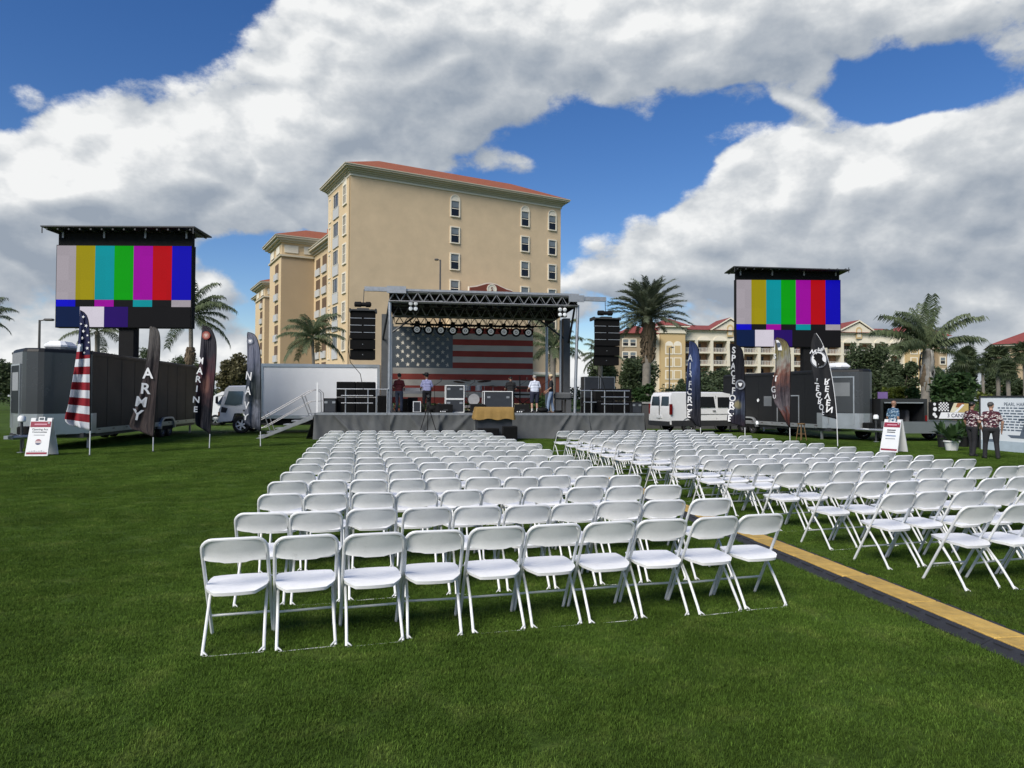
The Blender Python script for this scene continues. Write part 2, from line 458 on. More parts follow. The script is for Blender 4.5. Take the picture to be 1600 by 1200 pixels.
def make_grass():
    rg = np.random.default_rng(3)
    vs, fs, tone, ispt, rot, scl = [], [], [], [], [], []
    NB = 850
    for _ in range(NB):
        r = 0.21 * math.sqrt(rg.random()); a = rg.random() * 6.283
        x, y = r * math.cos(a), r * math.sin(a)
        h = rg.uniform(0.010, 0.027); w = rg.uniform(0.0011, 0.0021); d = rg.random() * 6.283
        lx, ly = math.cos(d), math.sin(d); le = h * rg.uniform(0.2, 1.1)
        px, py = -ly * w, lx * w
        o = len(vs)
        vs += [(x - px, y - py, 0), (x + px, y + py, 0), (x + lx * le * .35 + px * .8, y + ly * le * .35 + py * .8, h * .65),
               (x + lx * le * .35 - px * .8, y + ly * le * .35 - py * .8, h * .65), (x + lx * le, y + ly * le, h)]
        fs += [(o, o + 1, o + 2, o + 3), (o + 3, o + 2, o + 4)]
        t = rg.uniform(0.82, 1.3)
        if rg.random() < 0.05: t *= 1.7
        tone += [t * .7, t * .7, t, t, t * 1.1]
    npatch = len(vs)
    y = 2.9
    while y < 36.0:
        dens = 20 if y < 8 else (14 if y < 15 else 6)
        step = 1 / math.sqrt(dens)
        x = -(0.76 * y + .6)
        while x < 0.76 * y + .6:
            vs.append((x + rg.uniform(-.5, .5) * step, y + rg.uniform(-.5, .5) * step, -0.002))
            x += step
        y += step
    npt = len(vs) - npatch
    me = bpy.data.meshes.new('grass'); me.from_pydata(vs, [], fs); me.materials.append(M_BLADE)
    a = me.attributes.new('tone', 'FLOAT', 'POINT'); a.data.foreach_set('value', tone + [1.0] * npt)
    a = me.attributes.new('is_point', 'BOOLEAN', 'POINT'); a.data.foreach_set('value', [False] * npatch + [True] * npt)
    a = me.attributes.new('turn', 'FLOAT', 'POINT'); a.data.foreach_set('value', [0.0] * npatch + list(rg.random(npt) * 6.283))
    yy = [p[1] for p in vs[npatch:]]
    sc = [max(0.2, min(1, (37 - q) / 14)) * rg.uniform(.75, 1.2) for q in yy]
    a = me.attributes.new('spread', 'FLOAT', 'POINT'); a.data.foreach_set('value', [1.0] * npatch + [1.0 if q < 15 else 1.7 for q in yy])
    a = me.attributes.new('size', 'FLOAT', 'POINT'); a.data.foreach_set('value', [1.0] * npatch + sc)
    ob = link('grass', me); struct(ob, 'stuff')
    ob['label'] = 'short green turf grass covering the near lawn'; ob['category'] = 'grass'
    g = bpy.data.node_groups.new('grass_scatter', 'GeometryNodeTree')
    g.interface.new_socket('Geometry', in_out='INPUT', socket_type='NodeSocketGeometry')
    g.interface.new_socket('Geometry', in_out='OUTPUT', socket_type='NodeSocketGeometry')
    N, L = g.nodes, g.links
    gi, go = N.new('NodeGroupInput'), N.new('NodeGroupOutput')
    def attr(nm, ty):
        q = N.new('GeometryNodeInputNamedAttribute'); q.data_type = ty; q.inputs['Name'].default_value = nm; return q.outputs['Attribute']
    sep = N.new('GeometryNodeSeparateGeometry'); sep.domain = 'POINT'
    L.new(gi.outputs[0], sep.inputs['Geometry']); L.new(attr('is_point', 'BOOLEAN'), sep.inputs['Selection'])
    mp = N.new('GeometryNodeMeshToPoints'); L.new(sep.outputs['Selection'], mp.inputs['Mesh'])
    ip = N.new('GeometryNodeInstanceOnPoints')
    L.new(mp.outputs[0], ip.inputs['Points']); L.new(sep.outputs['Inverted'], ip.inputs['Instance'])
    cx = N.new('ShaderNodeCombineXYZ'); L.new(attr('turn', 'FLOAT'), cx.inputs['Z'])
    er = N.new('FunctionNodeEulerToRotation'); L.new(cx.outputs[0], er.inputs[0]); L.new(er.outputs[0], ip.inputs['Rotation'])
    c2 = N.new('ShaderNodeCombineXYZ'); sp_ = attr('spread', 'FLOAT'); L.new(sp_, c2.inputs[0]); L.new(sp_, c2.inputs[1])
    L.new(attr('size', 'FLOAT'), c2.inputs['Z']); L.new(c2.outputs[0], ip.inputs['Scale'])
    L.new(ip.outputs[0], go.inputs[0])
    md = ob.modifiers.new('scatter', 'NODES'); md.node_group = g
make_grass()

# ------------------------------------------------------------------ cable ramp
M_YEL = mat('ramp_yellow', s2l((190, 156, 80)), 0.65, var=0.28, vscale=7, bump=0.5, bscale=60)
wear(M_YEL, .86, (.16, .13, .07))
M_BLK = mat('rubber_black', (0.022, 0.023, 0.027), 0.7, var=0.25, vscale=9, bump=0.3)
def make_ramp():
    A, B = Vector((3.93, 3.4, 0)), Vector((1.55, 19.5, 0))
    d = (B - A); Ltot = d.length
    rz = math.atan2(d.y, d.x)
    t = thing('cable_ramp', 'long yellow lidded cable ramp with black sides between the two chair blocks', 'cable ramp', A, rz)
    n = 18; sl = Ltot / n
    lid = MB()
    lid.cbox((sl / 2, 0, 0.052), (sl - 0.012, 0.262, 0.022), 0.006)
    for k in range(7):                       # raised tread bars
        lid.b2(0.06 + k * (sl - .12) / 7, 0.06 + k * (sl - .12) / 7 + 0.07, -0.11, 0.11, 0.0626, 0.0642)
    lm = lid.mesh('lid', M_YEL)
    base = MB()
    for s in (1, -1):
        base.prism([(s * 0.142, 0.0), (s * 0.142, 0.054), (s * 0.165, 0.052), (s * 0.27, 0.008), (s * 0.27, 0.0)][::s], 0, sl - 0.004, fn=lambda x, y, z: (z, x, y))
        for k in range(4):
            base.b2(0.03 + k * sl / 4, 0.03 + k * sl / 4 + sl * .16, s * 0.17 - .02, s * 0.17 + .03, 0.03, 0.051)
    base.b2(0, sl - .004, -0.142, 0.142, 0.0, 0.038)
    bm_ = base.mesh('base', M_BLK)
    for i in range(n):
        jz = rnd.uniform(-.004, .004)
        b = link('base', bm_, t, (i * sl, rnd.uniform(-.014, .014), 0), (0, 0, rnd.uniform(-.014, .014)))
        link('lid', lm, b, (0, 0, jz * .5), (0, 0, 0))
make_ramp()

# ------------------------------------------------------------------ folding chairs
M_CH = mat('chair_plastic', (0.86, 0.86, 0.85), 0.5, var=0.05, vscale=14, bump=0.10, bscale=120)
M_CHM = mat('chair_tube', (0.76, 0.77, 0.77), 0.35, var=0.06, vscale=20)
wear(M_CH); wear(M_CHM, .88, (.40, .40, .40))
def chair_seat():
    mb = MB(); nx, ny = 10, 8
    def top(u, v):                            # u -1..1, v 0 back .. 1 front
        half = 0.19 + 0.025 * math.sin(v * math.pi) - (0.05 * max(0, (0.22 - v) / .22) ** 1.6) - 0.035 * max(0, (v - .8) / .2) ** 2
        x = u * half
        y = -0.20 + 0.40 * v - 0.018 * (1 - abs(u) ** 2) * (1 - v) + 0.014 * (1 - u * u) * v
        z = 0.424 + 0.034 * v - 0.012 * (1 - u * u) * math.sin(v * math.pi) - 0.012 * max(0, (v - .85) / .15) ** 2 - 0.010 * max(0, (.12 - v) / .12) ** 2
        return x, y, z
    for th in (0, 1):
        vs = []
        for j in range(ny + 1):
            for i in range(nx + 1):
                u = -1 + 2 * i / nx
                x, y, z = top(u, j / ny)
                k = 0.975 if th else 1
                vs.append((x * k, y * k, z - 0.024 * th))
        fs = [(j * (nx + 1) + i, j * (nx + 1) + i + 1, (j + 1) * (nx + 1) + i + 1, (j + 1) * (nx + 1) + i) for j in range(ny) for i in range(nx)]
        if th: fs = [q[::-1] for q in fs]
        mb.add(vs, fs)
    o = (nx + 1) * (ny + 1)
    rim = [i for i in range(nx + 1)] + [(j) * (nx + 1) + nx for j in range(1, ny + 1)] + [ny * (nx + 1) + i for i in range(nx - 1, -1, -1)] + [j * (nx + 1) for j in range(ny - 1, 0, -1)]
    mb.add([], [])
    for a, b in zip(rim, rim[1:] + rim[:1]):
        mb.f.append((b, a, a + o, b + o)); mb.m.append(0)
    return mb
def chair_back():
    mb = MB(); nx, nz = 12, 4
    def pt(u, w, th):                         # w 0 bottom..1 top
        x = u * 0.207
        zb = 0.628 - 0.010 * max(0, 1 - (abs(u) / .80) ** 4) + (0.010 if abs(u) > .86 else 0) - 0.008 * (abs(u) < .36)
        z = zb + (0.776 - zb) * w
        if w > .6: z -= 0.055 * max(0, (abs(u) - .72) / .28) ** 2.2 * (w - .6) / .4
        yl = -0.215 + (0.78 - z) * 0.46        # follows the slanted tubes
        y = yl + .012 - 0.024 * (1 - u * u) * (1 - .2 * w) + (0.005 if th else -0.005) - (0.016 if w == 0 and not th else 0)
        return x, y, z
    for th in (0, 1):
        vs = [pt(-1 + 2 * i / nx, j / nz, th) for j in range(nz + 1) for i in range(nx + 1)]
        fs = [(j * (nx + 1) + i, j * (nx + 1) + i + 1, (j + 1) * (nx + 1) + i + 1, (j + 1) * (nx + 1) + i) for j in range(nz) for i in range(nx)]
        if th: fs = [q[::-1] for q in fs]
        mb.add(vs, fs)
    o = (nx + 1) * (nz + 1)
    rim = [i for i in range(nx + 1)] + [j * (nx + 1) + nx for j in range(1, nz + 1)] + [nz * (nx + 1) + i for i in range(nx - 1, -1, -1)] + [j * (nx + 1) for j in range(nz - 1, 0, -1)]
    for a, b in zip(rim, rim[1:] + rim[:1]):
        mb.f.append((b, a, a + o, b + o)); mb.m.append(0)
    return mb
def yl(z): return -0.215 + (0.785 - z) * 0.56
def chair_frame():
    mb = MB(); pts = []
    W = 0.218
    pts.append((-W, yl(0.0), 0.0)); pts.append((-W, yl(0.36), 0.36)); pts.append((-W, yl(0.70), 0.70))
    for k in range(1, 6):
        a = math.pi / 2 * k / 5; r = 0.075
        z = 0.71 + r * math.sin(a); pts.append((-W + r - r * math.cos(a), yl(z), z))
    pts += [(-p[0], p[1], p[2]) for p in pts[::-1]]
    mb.tube(pts, 0.0128, 8)
    return mb
def chair_leg(s):
    mb = MB(); W = 0.196
    pts = [(s * W, 0.06, 0.415), (s * W, 0.045, 0.385), (s * W, -0.10, 0.22), (s * (W + .004), -0.215, 0.06), (s * (W + .006), -0.25, 0.004)]
    mb.tube(pts, 0.0112, 8)
    mb.tube([(s * (W + .006), -0.243, 0.03), (s * (W - .03), -0.262, 0.005)], [0.009, 0.004], 6)
    return mb
chair0 = thing('folding_chair', 'white folding chair', 'chair')
chair_seat().build('seat', M_CH, chair0, True)
chair_back().build('backrest', M_CH, chair0, True)
chair_frame().build('frame', M_CHM, chair0, True)
for s in (-1, 1): chair_leg(s).build('leg', M_CHM, chair0, True)
MB().tube([(-.2, -0.255, -.0036), (.2, -0.255, -.0036)], 0.0045, 6).build('foot_bar', M_CHM, chair0, True)
MB().tube([(-.215, yl(.17), .17), (.215, yl(.17), .17)], 0.009, 6).build('stretcher', M_CHM, chair0, True)
ORD = 'first second third fourth fifth sixth seventh eighth ninth tenth eleventh twelfth thirteenth fourteenth fifteenth'.split()
chair_used = [False]
CHAIR_POS = []
def put_chair(p, heading, label, group):
    o = chair0 if not chair_used[0] else copy_tree(chair0)
    chair_used[0] = True
    o.location = p; o.rotation_euler = (R(rnd.gauss(0, .5)), R(rnd.gauss(0, .5)), heading)
    tag(o, label, 'chair', group)
    CHAIR_POS.append(p)
    return o
def chair_row(px, py, ang, n, sp, row, block, group, first=0):
    A = onz(px, py, 0.785)
    a = R(ang); d = Vector((math.cos(a), math.sin(a), 0)); fw = Vector((-d.y, d.x, 0))
    row_j = rnd.uniform(-.5, .5)
    for i in range(n):
        p = Vector((A.x, A.y, 0)) + d * (sp * i) + fw * (0.215 + rnd.gauss(0, .024)) + d * rnd.gauss(0, .009)
        h = a + R(rnd.gauss(0, 2.1) + row_j)
        e = CROT.inverted() @ (p + Vector((0, 0, .4)) - CAMP)
        X = 800 - e.x / e.z * FOC
        if X > 1690: break
        put_chair(p, h, 'white folding chair, %s from the left, %s row from the camera, %s block' % (ORD[i + first], ORD[row], block), group)
LEFT = [(370, 843), (408, 803), (436, 773.6), (448, 752.8), (467, 737.8), (477, 726), (484, 716.7), (491, 707), (497, 699.8), (504, 693.6), (510, 688.6), (514, 683.3), (519, 678), (525, 674)]
LANG = [15.2, 13.8, 13.2, 12, 12.2, 11.5, 11.5, 11.5, 11.5, 11.5, 11.5, 11.5, 11.5, 11.5]
for i, (x, y) in enumerate(LEFT):
    chair_row(x, y, LANG[i], 10, 0.473, i, 'left', 'folding chairs of the left block')
RIGHT = [(882, 674), (899, 677.5), (917, 681), (936, 684), (956, 689), (981, 693), (1009, 697.5), (1040, 704), (1075, 712.5), (1120, 719), (1167, 726), (1237, 739), (1313, 755), (1408, 772), (1537, 792)][::-1]
for i, (x, y) in enumerate(RIGHT):
    chair_row(x, y, 16, 10, 0.478, i, 'right', 'folding chairs of the right block')
p = onz(829, 693, .785)
put_chair(Vector((p.x, p.y, 0)), R(9), 'lone white folding chair set out into the aisle beside the left block', 'folding chairs of the left block')
# ------------------------------------------------------------------ hotel
M_STUC = mat('stucco_tan', s2l((208, 185, 152)), 0.9, var=0.085, vscale=0.6, bump=0.25, bscale=9)
M_STUC2 = mat('stucco_tan_lit', s2l((208, 184, 146)), 0.9, var=0.05, vscale=0.4, bump=0.25, bscale=9)  # yellower copy of the tan: sunlight on the left-facing walls put into the colour
M_STUC3 = mat('stucco_brown_and_shaded_tan', s2l((164, 145, 118)), 0.9, var=0.05, vscale=0.4, bump=0.25, bscale=9)  # brown walls, and the tan of the hotel towers with shade put into the colour
M_TRIM = mat('trim_cream', s2l((226, 218, 200)), 0.8, var=0.05, vscale=2)
M_CORN = mat('cornice_stone', s2l((190, 182, 162)), 0.8, var=0.06, vscale=1.5)
M_BRICKR = mat('brick_base', s2l((128, 72, 56)), 0.9, var=0.15, vscale=3)
M_GLASS = mat('window_glass', (0.012, 0.014, 0.018), 0.10, var=0.3, vscale=0.7, spec=0.35)
M_BLIND = mat('window_blind', (0.17, 0.20, 0.22), 0.5, var=0.25, vscale=1.5)
M_BALP = mat('balcony_panel', s2l((186, 186, 184)), 0.7, var=0.05)
def tile_mat(name, c):
    m = mat(name, c, 0.85, var=0.16, vscale=1.4)
    N, L = m.node_tree.nodes, m.node_tree.links
    tc = N.new('ShaderNodeTexCoord')
    wv = N.new('ShaderNodeTexWave'); wv.wave_type = 'BANDS'; wv.bands_direction = 'DIAGONAL'
    wv.inputs['Scale'].default_value = 1.4; wv.inputs['Distortion'].default_value = 0.4
    L.new(tc.outputs['Object'], wv.inputs['Vector'])
    bp = N.new('ShaderNodeBump'); bp.inputs['Strength'].default_value = 0.5; bp.inputs['Distance'].default_value = 0.08
    L.new(wv.outputs['Fac'], bp.inputs['Height']); L.new(bp.outputs[0], N['Principled BSDF'].inputs['Normal'])
    return m
M_TILE = tile_mat('roof_tile_orange', s2l((146, 82, 54)))
M_TILER = tile_mat('roof_tile_red', s2l((134, 66, 60)))

def hip_roof(mb, x0, x1, y0, y1, z, h, over=1.0):
    x0 -= over; x1 += over; y0 -= over; y1 += over
    k = min(x1 - x0, y1 - y0) / 2
    if x1 - x0 > y1 - y0:
        a, b = (x0 + k, (y0 + y1) / 2, z + h), (x1 - k, (y0 + y1) / 2, z + h)
        mb.add([(x0, y0, z), (x1, y0, z), (x1, y1, z), (x0, y1, z), a, b], [(0, 1, 5, 4), (1, 2, 5), (2, 3, 4, 5), (3, 0, 4), (3, 2, 1, 0)])
    else:
        a, b = ((x0 + x1) / 2, y0 + k, z + h), ((x0 + x1) / 2, y1 - k, z + h)
        mb.add([(x0, y0, z), (x1, y0, z), (x1, y1, z), (x0, y1, z), a, b], [(0, 1, 4), (1, 2, 5, 4), (2, 3, 5), (3, 0, 4, 5), (3, 2, 1, 0)])
    return mb
def cornice(x0, x1, y0, y1, z0, steps):
    mb = MB()
    for (o, h) in steps:
        mb.b2(x0 - o, x1 + o, y0 - o, y1 + o, z0, z0 + h); z0 += h
    return mb
def arch_pts(w, h, n=10):                    # upright rectangle with half-round head, centred on x, from z 0
    r = w / 2
    return [(-r, 0), (r, 0), (r, h - r)] + [(r * math.cos(math.pi * k / n), h - r + r * math.sin(math.pi * k / n)) for k in range(1, n)] + [(-r, h - r)]

WIN_CACHE = {}
def window(parent, pos, face, w, h, arch=False, bars=1, blind=True, trim=0.14, sub=True):
    """a window on a wall; face 'y' looks towards -y, 'x' looks towards -x. frame > pane, sash bars, blind"""
    key = (round(w, 2), round(h, 2), arch, bars, trim)
    if key not in WIN_CACHE:
        fr = MB()
        d = 0.10
        fr.b2(-w / 2 - trim, -w / 2, -d, 0.0, -h / 2 - trim, h / 2 + trim)
        fr.b2(w / 2, w / 2 + trim, -d, 0.0, -h / 2 - trim, h / 2 + trim)
        fr.b2(-w / 2, w / 2, -d, 0.0, h / 2, h / 2 + trim)
        fr.b2(-w / 2 - trim * .4, w / 2 + trim * .4, -d - .05, 0.0, -h / 2 - trim, -h / 2)
        if arch:
            r0, r1 = w / 2 + trim * .2, w / 2 + trim
            n = 10
            for k in range(n):
                a0, a1 = math.pi * k / n, math.pi * (k + 1) / n
                q = [(r0 * math.cos(a), r0 * math.sin(a)) for a in (a0, a1)] + [(r1 * math.cos(a), r1 * math.sin(a)) for a in (a1, a0)]
                fr.prism(q[::-1], -d, 0.0, fn=lambda x, y, z: (x, z, y + h / 2 + trim))
            fr.prism([(r0 * math.cos(math.pi * k / n), r0 * math.sin(math.pi * k / n)) for k in range(n + 1)][::-1], -.04, 0.0, fn=lambda x, y, z: (x, z, y + h / 2 + trim))
        sash = MB()
        sash.b2(-w / 2, w / 2, -.06, -.025, -.04, .04)
        for k in range(bars):
            x = -w / 2 + w * (k + 1) / (bars + 1) if bars > 1 else None
            if x is not None: sash.b2(x - .035, x + .035, -.055, -.02, -h / 2, h / 2)
        pane = MB().b2(-w / 2, w / 2, -.018, -.004, -h / 2, h / 2)
        bl = MB().b2(-w / 2 + .02, w / 2 - .02, -.024, -.0185, h * .08, h / 2)
        WIN_CACHE[key] = (fr.mesh('window_frame', M_TRIM), sash.mesh('sash', M_TRIM), pane.mesh('pane', M_GLASS), bl.mesh('blind', M_BLIND))
    f, s, p, b = WIN_CACHE[key]
    rz = 0 if face == 'y' else -math.pi / 2
    o = link('window', f, parent, pos, (0, 0, rz))
    link('pane', p, o)
    if sub: link('sash', s, o)
    if blind: link('blind', b, o)
    return o

def make_hotel():
    c0 = at(545, 600, 74.6)
    F = Frame((c0.x, c0.y), R(29))
    t = thing('hotel_building', 'tall tan hotel block with orange tiled roof behind the stage', 'building', F.o, F.yaw)
    W = F.hit(876, 400)[0]; D = 9.2
    ztop = F.hit(545, 259)[1]
    zb = F.hit_u(540, 578)[1]                # top of the brick ground floor
    MB().b2(0, W, 0, D, zb, ztop).build('wall', M_STUC, t)
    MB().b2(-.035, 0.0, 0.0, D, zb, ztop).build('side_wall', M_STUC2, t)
    MB().b2(-.3, W + .3, -.3, D, 0, zb - .25).build('brick_base', M_BRICKR, t)
    cornice(0, W, 0, D, zb - .25, [(.42, .18), (.6, .2), (.35, .12)]).build('base_cornice', M_TRIM, t)
    cornice(0, W, 0, D, ztop - .80, [(.12, .12), (.22, .15), (.38, .16), (.6, .17), (.82, .17), (.9, .1)]).build('cornice', M_CORN, t)
    cornice(0, W, 0, D, ztop - .98, [(.10, .17)]).build('cornice_band', M_TRIM, t)
    md = MB()
    for k in range(15): md.b2(-.57, -.385, .3 + k * D / 15, .5 + k * D / 15, ztop - .36, ztop - .21)
    md.build('modillions', M_TRIM, t)
    hip_roof(MB(), 0, W, 0, D, ztop + .075, 2.6, .85).build('roof', M_TILE, t)
    # windows on the broad face
    colx = [F.hit(px, 400)[0] for px in (710.5, 820, 862.5)]
    zs = [F.hit(710.5, y)[1] for y in (326, 367, 409)]
    dz = (zs[0] - zs[2]) / 2
    for x in colx:
        for k in range(7):
            z = zs[0] - k * dz
            if z < zb + 1.5: break
            window(t, (x, 0, z), 'y', .98, 1.72, arch=(k == 0), trim=0.13)
    # the narrow face: a pair of sashes near the corner and a triple opening with a balcony panel
    zl = [F.hit_u(539, y)[1] for y in (305, 352, 397, 442, 487, 532)]
    y1 = F.hit_u(539, 400)[0]; y2 = F.hit_u(525.5, 400)[0]; y3 = F.hit_u(516, 400)[0]
    pan = MB().b2(-.16, -.04, -1.15, 1.15, -1.55, -.35)
    pm = pan.mesh('balcony_panel', M_BALP)
    for k, z in enumerate(zl):
        window(t, (-.035, y1, z), 'x', 1.15, 2.0, arch=(k == 0), bars=2, blind=False, trim=0.16)
        w = window(t, (-.035, y2, z + .15), 'x', 2.1, 1.6, bars=3, blind=False, trim=0.05, sub=False)
        for dy in (-.36, .36): MB().b2(-.03, .03, -.05, -.02, -.8, .8).build('mullion', M_BALP, w, loc=(dy, 0, 0))
        link('balcony_panel', pm, t, (0, y2, z - .3))
        fr = MB()
        for a, b, c, d in ((-.45, -.35, -1.4, 1.4), (.35, .45, -1.4, 1.4), (-.35, .35, 1.3, 1.4), (-.35, .35, -1.4, -1.3)):
            fr.b2(-.12, -.036, a, b, c, d)
        fr.build('wall_trim', M_TRIM, t, loc=(0, y3, z - .4))
    MB().tube([(-.1, .12, zb), (-.1, .12, ztop - 1)], .06, 6).build('downpipe', M_STUC3, t)
    # link wing behind, then two more gable towers of the same hotel
    def balcony_wall(x, ya, yb, za, nb):
        wall = MB(); L_ = (yb - ya) / nb
        rec = MB()
        for j in range(7):
            z = zl[0] - j * dz - (zl[0] - zs[0]) * 0
            if z > za - 1.5: continue
            for i in range(nb):
                y = ya + (i + .5) * L_
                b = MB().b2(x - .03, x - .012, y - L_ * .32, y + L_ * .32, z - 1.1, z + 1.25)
                o = b.build('balcony_shade_panel', M_DARKREC, t)  # flat dark panel painted as the shade inside a balcony opening
                MB().b2(x - .22, x - .035, y - L_ * .34, y + L_ * .34, z - 1.25, z - .25).build('railing', M_BALP, o)
    hw = F.hit_u(498, 388, 4.0)[1]
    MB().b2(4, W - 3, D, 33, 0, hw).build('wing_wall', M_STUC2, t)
    cornice(4, W - 3, D + .02, 33, hw - .8, [(.2, .3), (.5, .3), (.9, .3), (1.0, .12)]).build('wing_cornice', M_CORN, t)
    balcony_wall(4, D + .6, 32.4, hw, 6)
    def tower(pxc, pye, u, ww, dd):
        """corner at bearing pxc on the plane x=u, eaves at pye"""
        y0, ze = F.hit_u(pxc, pye, u)
        x0, x1 = u, u + ww
        MB().b2(x0, x1, y0, y0 + dd, 0, ze - 2.6).build('tower_wall', M_STUC3, t)  # darker stucco copy: the shadowed look of this face is in its colour
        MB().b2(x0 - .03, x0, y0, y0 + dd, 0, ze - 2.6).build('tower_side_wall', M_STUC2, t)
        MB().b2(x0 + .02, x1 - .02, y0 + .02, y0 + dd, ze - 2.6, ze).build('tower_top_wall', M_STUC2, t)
        cornice(x0, x1, y0, y0 + dd, ze - 2.65, [(.25, .25)]).build('string_course', M_CORN, t)
        cornice(x0, x1, y0, y0 + dd, ze - .6, [(.3, .25), (.7, .3), (1.0, .25), (1.1, .1)]).build('tower_cornice', M_CORN, t)
        hip_roof(MB(), x0, x1, y0, y0 + dd, ze + .31, 2.3, 1.1).build('tower_roof', M_TILE, t)
        n = max(3, int(ww / 2.6))
        pm_ = MB().b2(-1.0, 1.0, -.10, .01, -.55, .55)
        me = pm_.mesh('frieze_panel', M_TRIM)
        for i in range(n):
            link('frieze_panel', me, t, (x0 + (i + .5) * ww / n, y0, ze - 1.5))
        mx = MB().b2(-.10, -.03, -1.2, 1.2, -.55, .55).mesh('frieze_panel', M_TRIM)
        for i in range(2):
            link('frieze_panel', mx, t, (x0, y0 + (i + .5) * dd / 2, ze - 1.5))
        for j in range(6):
            z = zs[1] - j * dz
            if z < 3 or z > ze - 3.2: continue
            for yy in (y0 + dd * .35,):
                b = MB().b2(x0 - .05, x0 - .032, yy - 1.3, yy + 1.3, z - 1.1, z + 1.2).build('balcony_shade_panel', M_DARKREC, t)  # no real recess: its shade is a dark panel on the wall
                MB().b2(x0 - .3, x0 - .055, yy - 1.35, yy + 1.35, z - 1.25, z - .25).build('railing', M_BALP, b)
        return y0, ze
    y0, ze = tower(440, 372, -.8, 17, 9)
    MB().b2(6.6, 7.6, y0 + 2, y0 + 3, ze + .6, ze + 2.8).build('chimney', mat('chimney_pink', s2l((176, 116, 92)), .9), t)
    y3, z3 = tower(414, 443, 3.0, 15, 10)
    for j in range(5):
        z = zs[1] - (j + 1.2) * dz
        if z > 2: window(t, (3.0 + 2.6, y3, z), 'y', 1.5, 1.9, arch=(j == 0), blind=True, trim=.25)
    hw2 = F.hit_u(401, 466, 6)[1]
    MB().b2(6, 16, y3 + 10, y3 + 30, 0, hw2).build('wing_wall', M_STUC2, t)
    cornice(6, 16, y3 + 10.02, y3 + 30, hw2 - .6, [(.3, .3), (.8, .3), (1.0, .12)]).build('wing_cornice', M_CORN, t)
    balcony_wall(6, y3 + 11, y3 + 29, hw2, 3)
    MB().b2(8, 18, y0 + 9.02, y3 - .02, 0, hw - 2).build('wing_wall', M_STUC, t)
    # curved parapet sign low on the front
    FS = Frame((c0.x, c0.y), R(29))
    xs_, zs_ = FS.hit(767, 453, -2.5)
    po = [(-2.7, -2), (2.7, -2), (2.7, .05), (1.9, .18), (1.2, .42), (.6, .62), (0, .68), (-.6, .62), (-1.2, .42), (-1.9, .18), (-2.7, .05)]
    s = MB().prism(po[::-1], -.2, .2, fn=lambda x, y, z: (x + xs_, -2.5 + z, y + zs_)).build('sign_board', mat('sign_maroon', s2l((120, 58, 42)), .7), t)
    cap = [(x * 1.03, y + (.14 if y > 0 else 0)) for x, y in po]
    MB().prism(cap[::-1], -.05, .25, fn=lambda x, y, z: (x + xs_, -2.5 + z + .02, y + zs_)).build('sign_border', M_TRIM, t)
    e = MB().lathe([(.0, 0), (.62, 0), (.62, -.06), (.5, -.06), (.5, -.03), (0, -.03)], n=24, axis='Y', close=False)
    em = e.build('sign_emblem', M_TRIM, s, loc=(xs_, -2.72, zs_ + .02))
    me = text_mesh('S', .62, 0.02, mats=mat('sign_maroon', (.1, .05, .04)))
    link('sign_letter', me, em, (0, -.07, 0))
    MB().b2(xs_ - 5, xs_ + 5, -2.25, -1.3, 0, zs_ - .6).build('porch_wall', M_STUC, t)
M_DARKREC = mat('balcony_recess_shade', s2l((96, 76, 58)), .9, var=0.2, vscale=.6)  # dark flat colour standing in for the shade in balcony recesses
make_hotel()

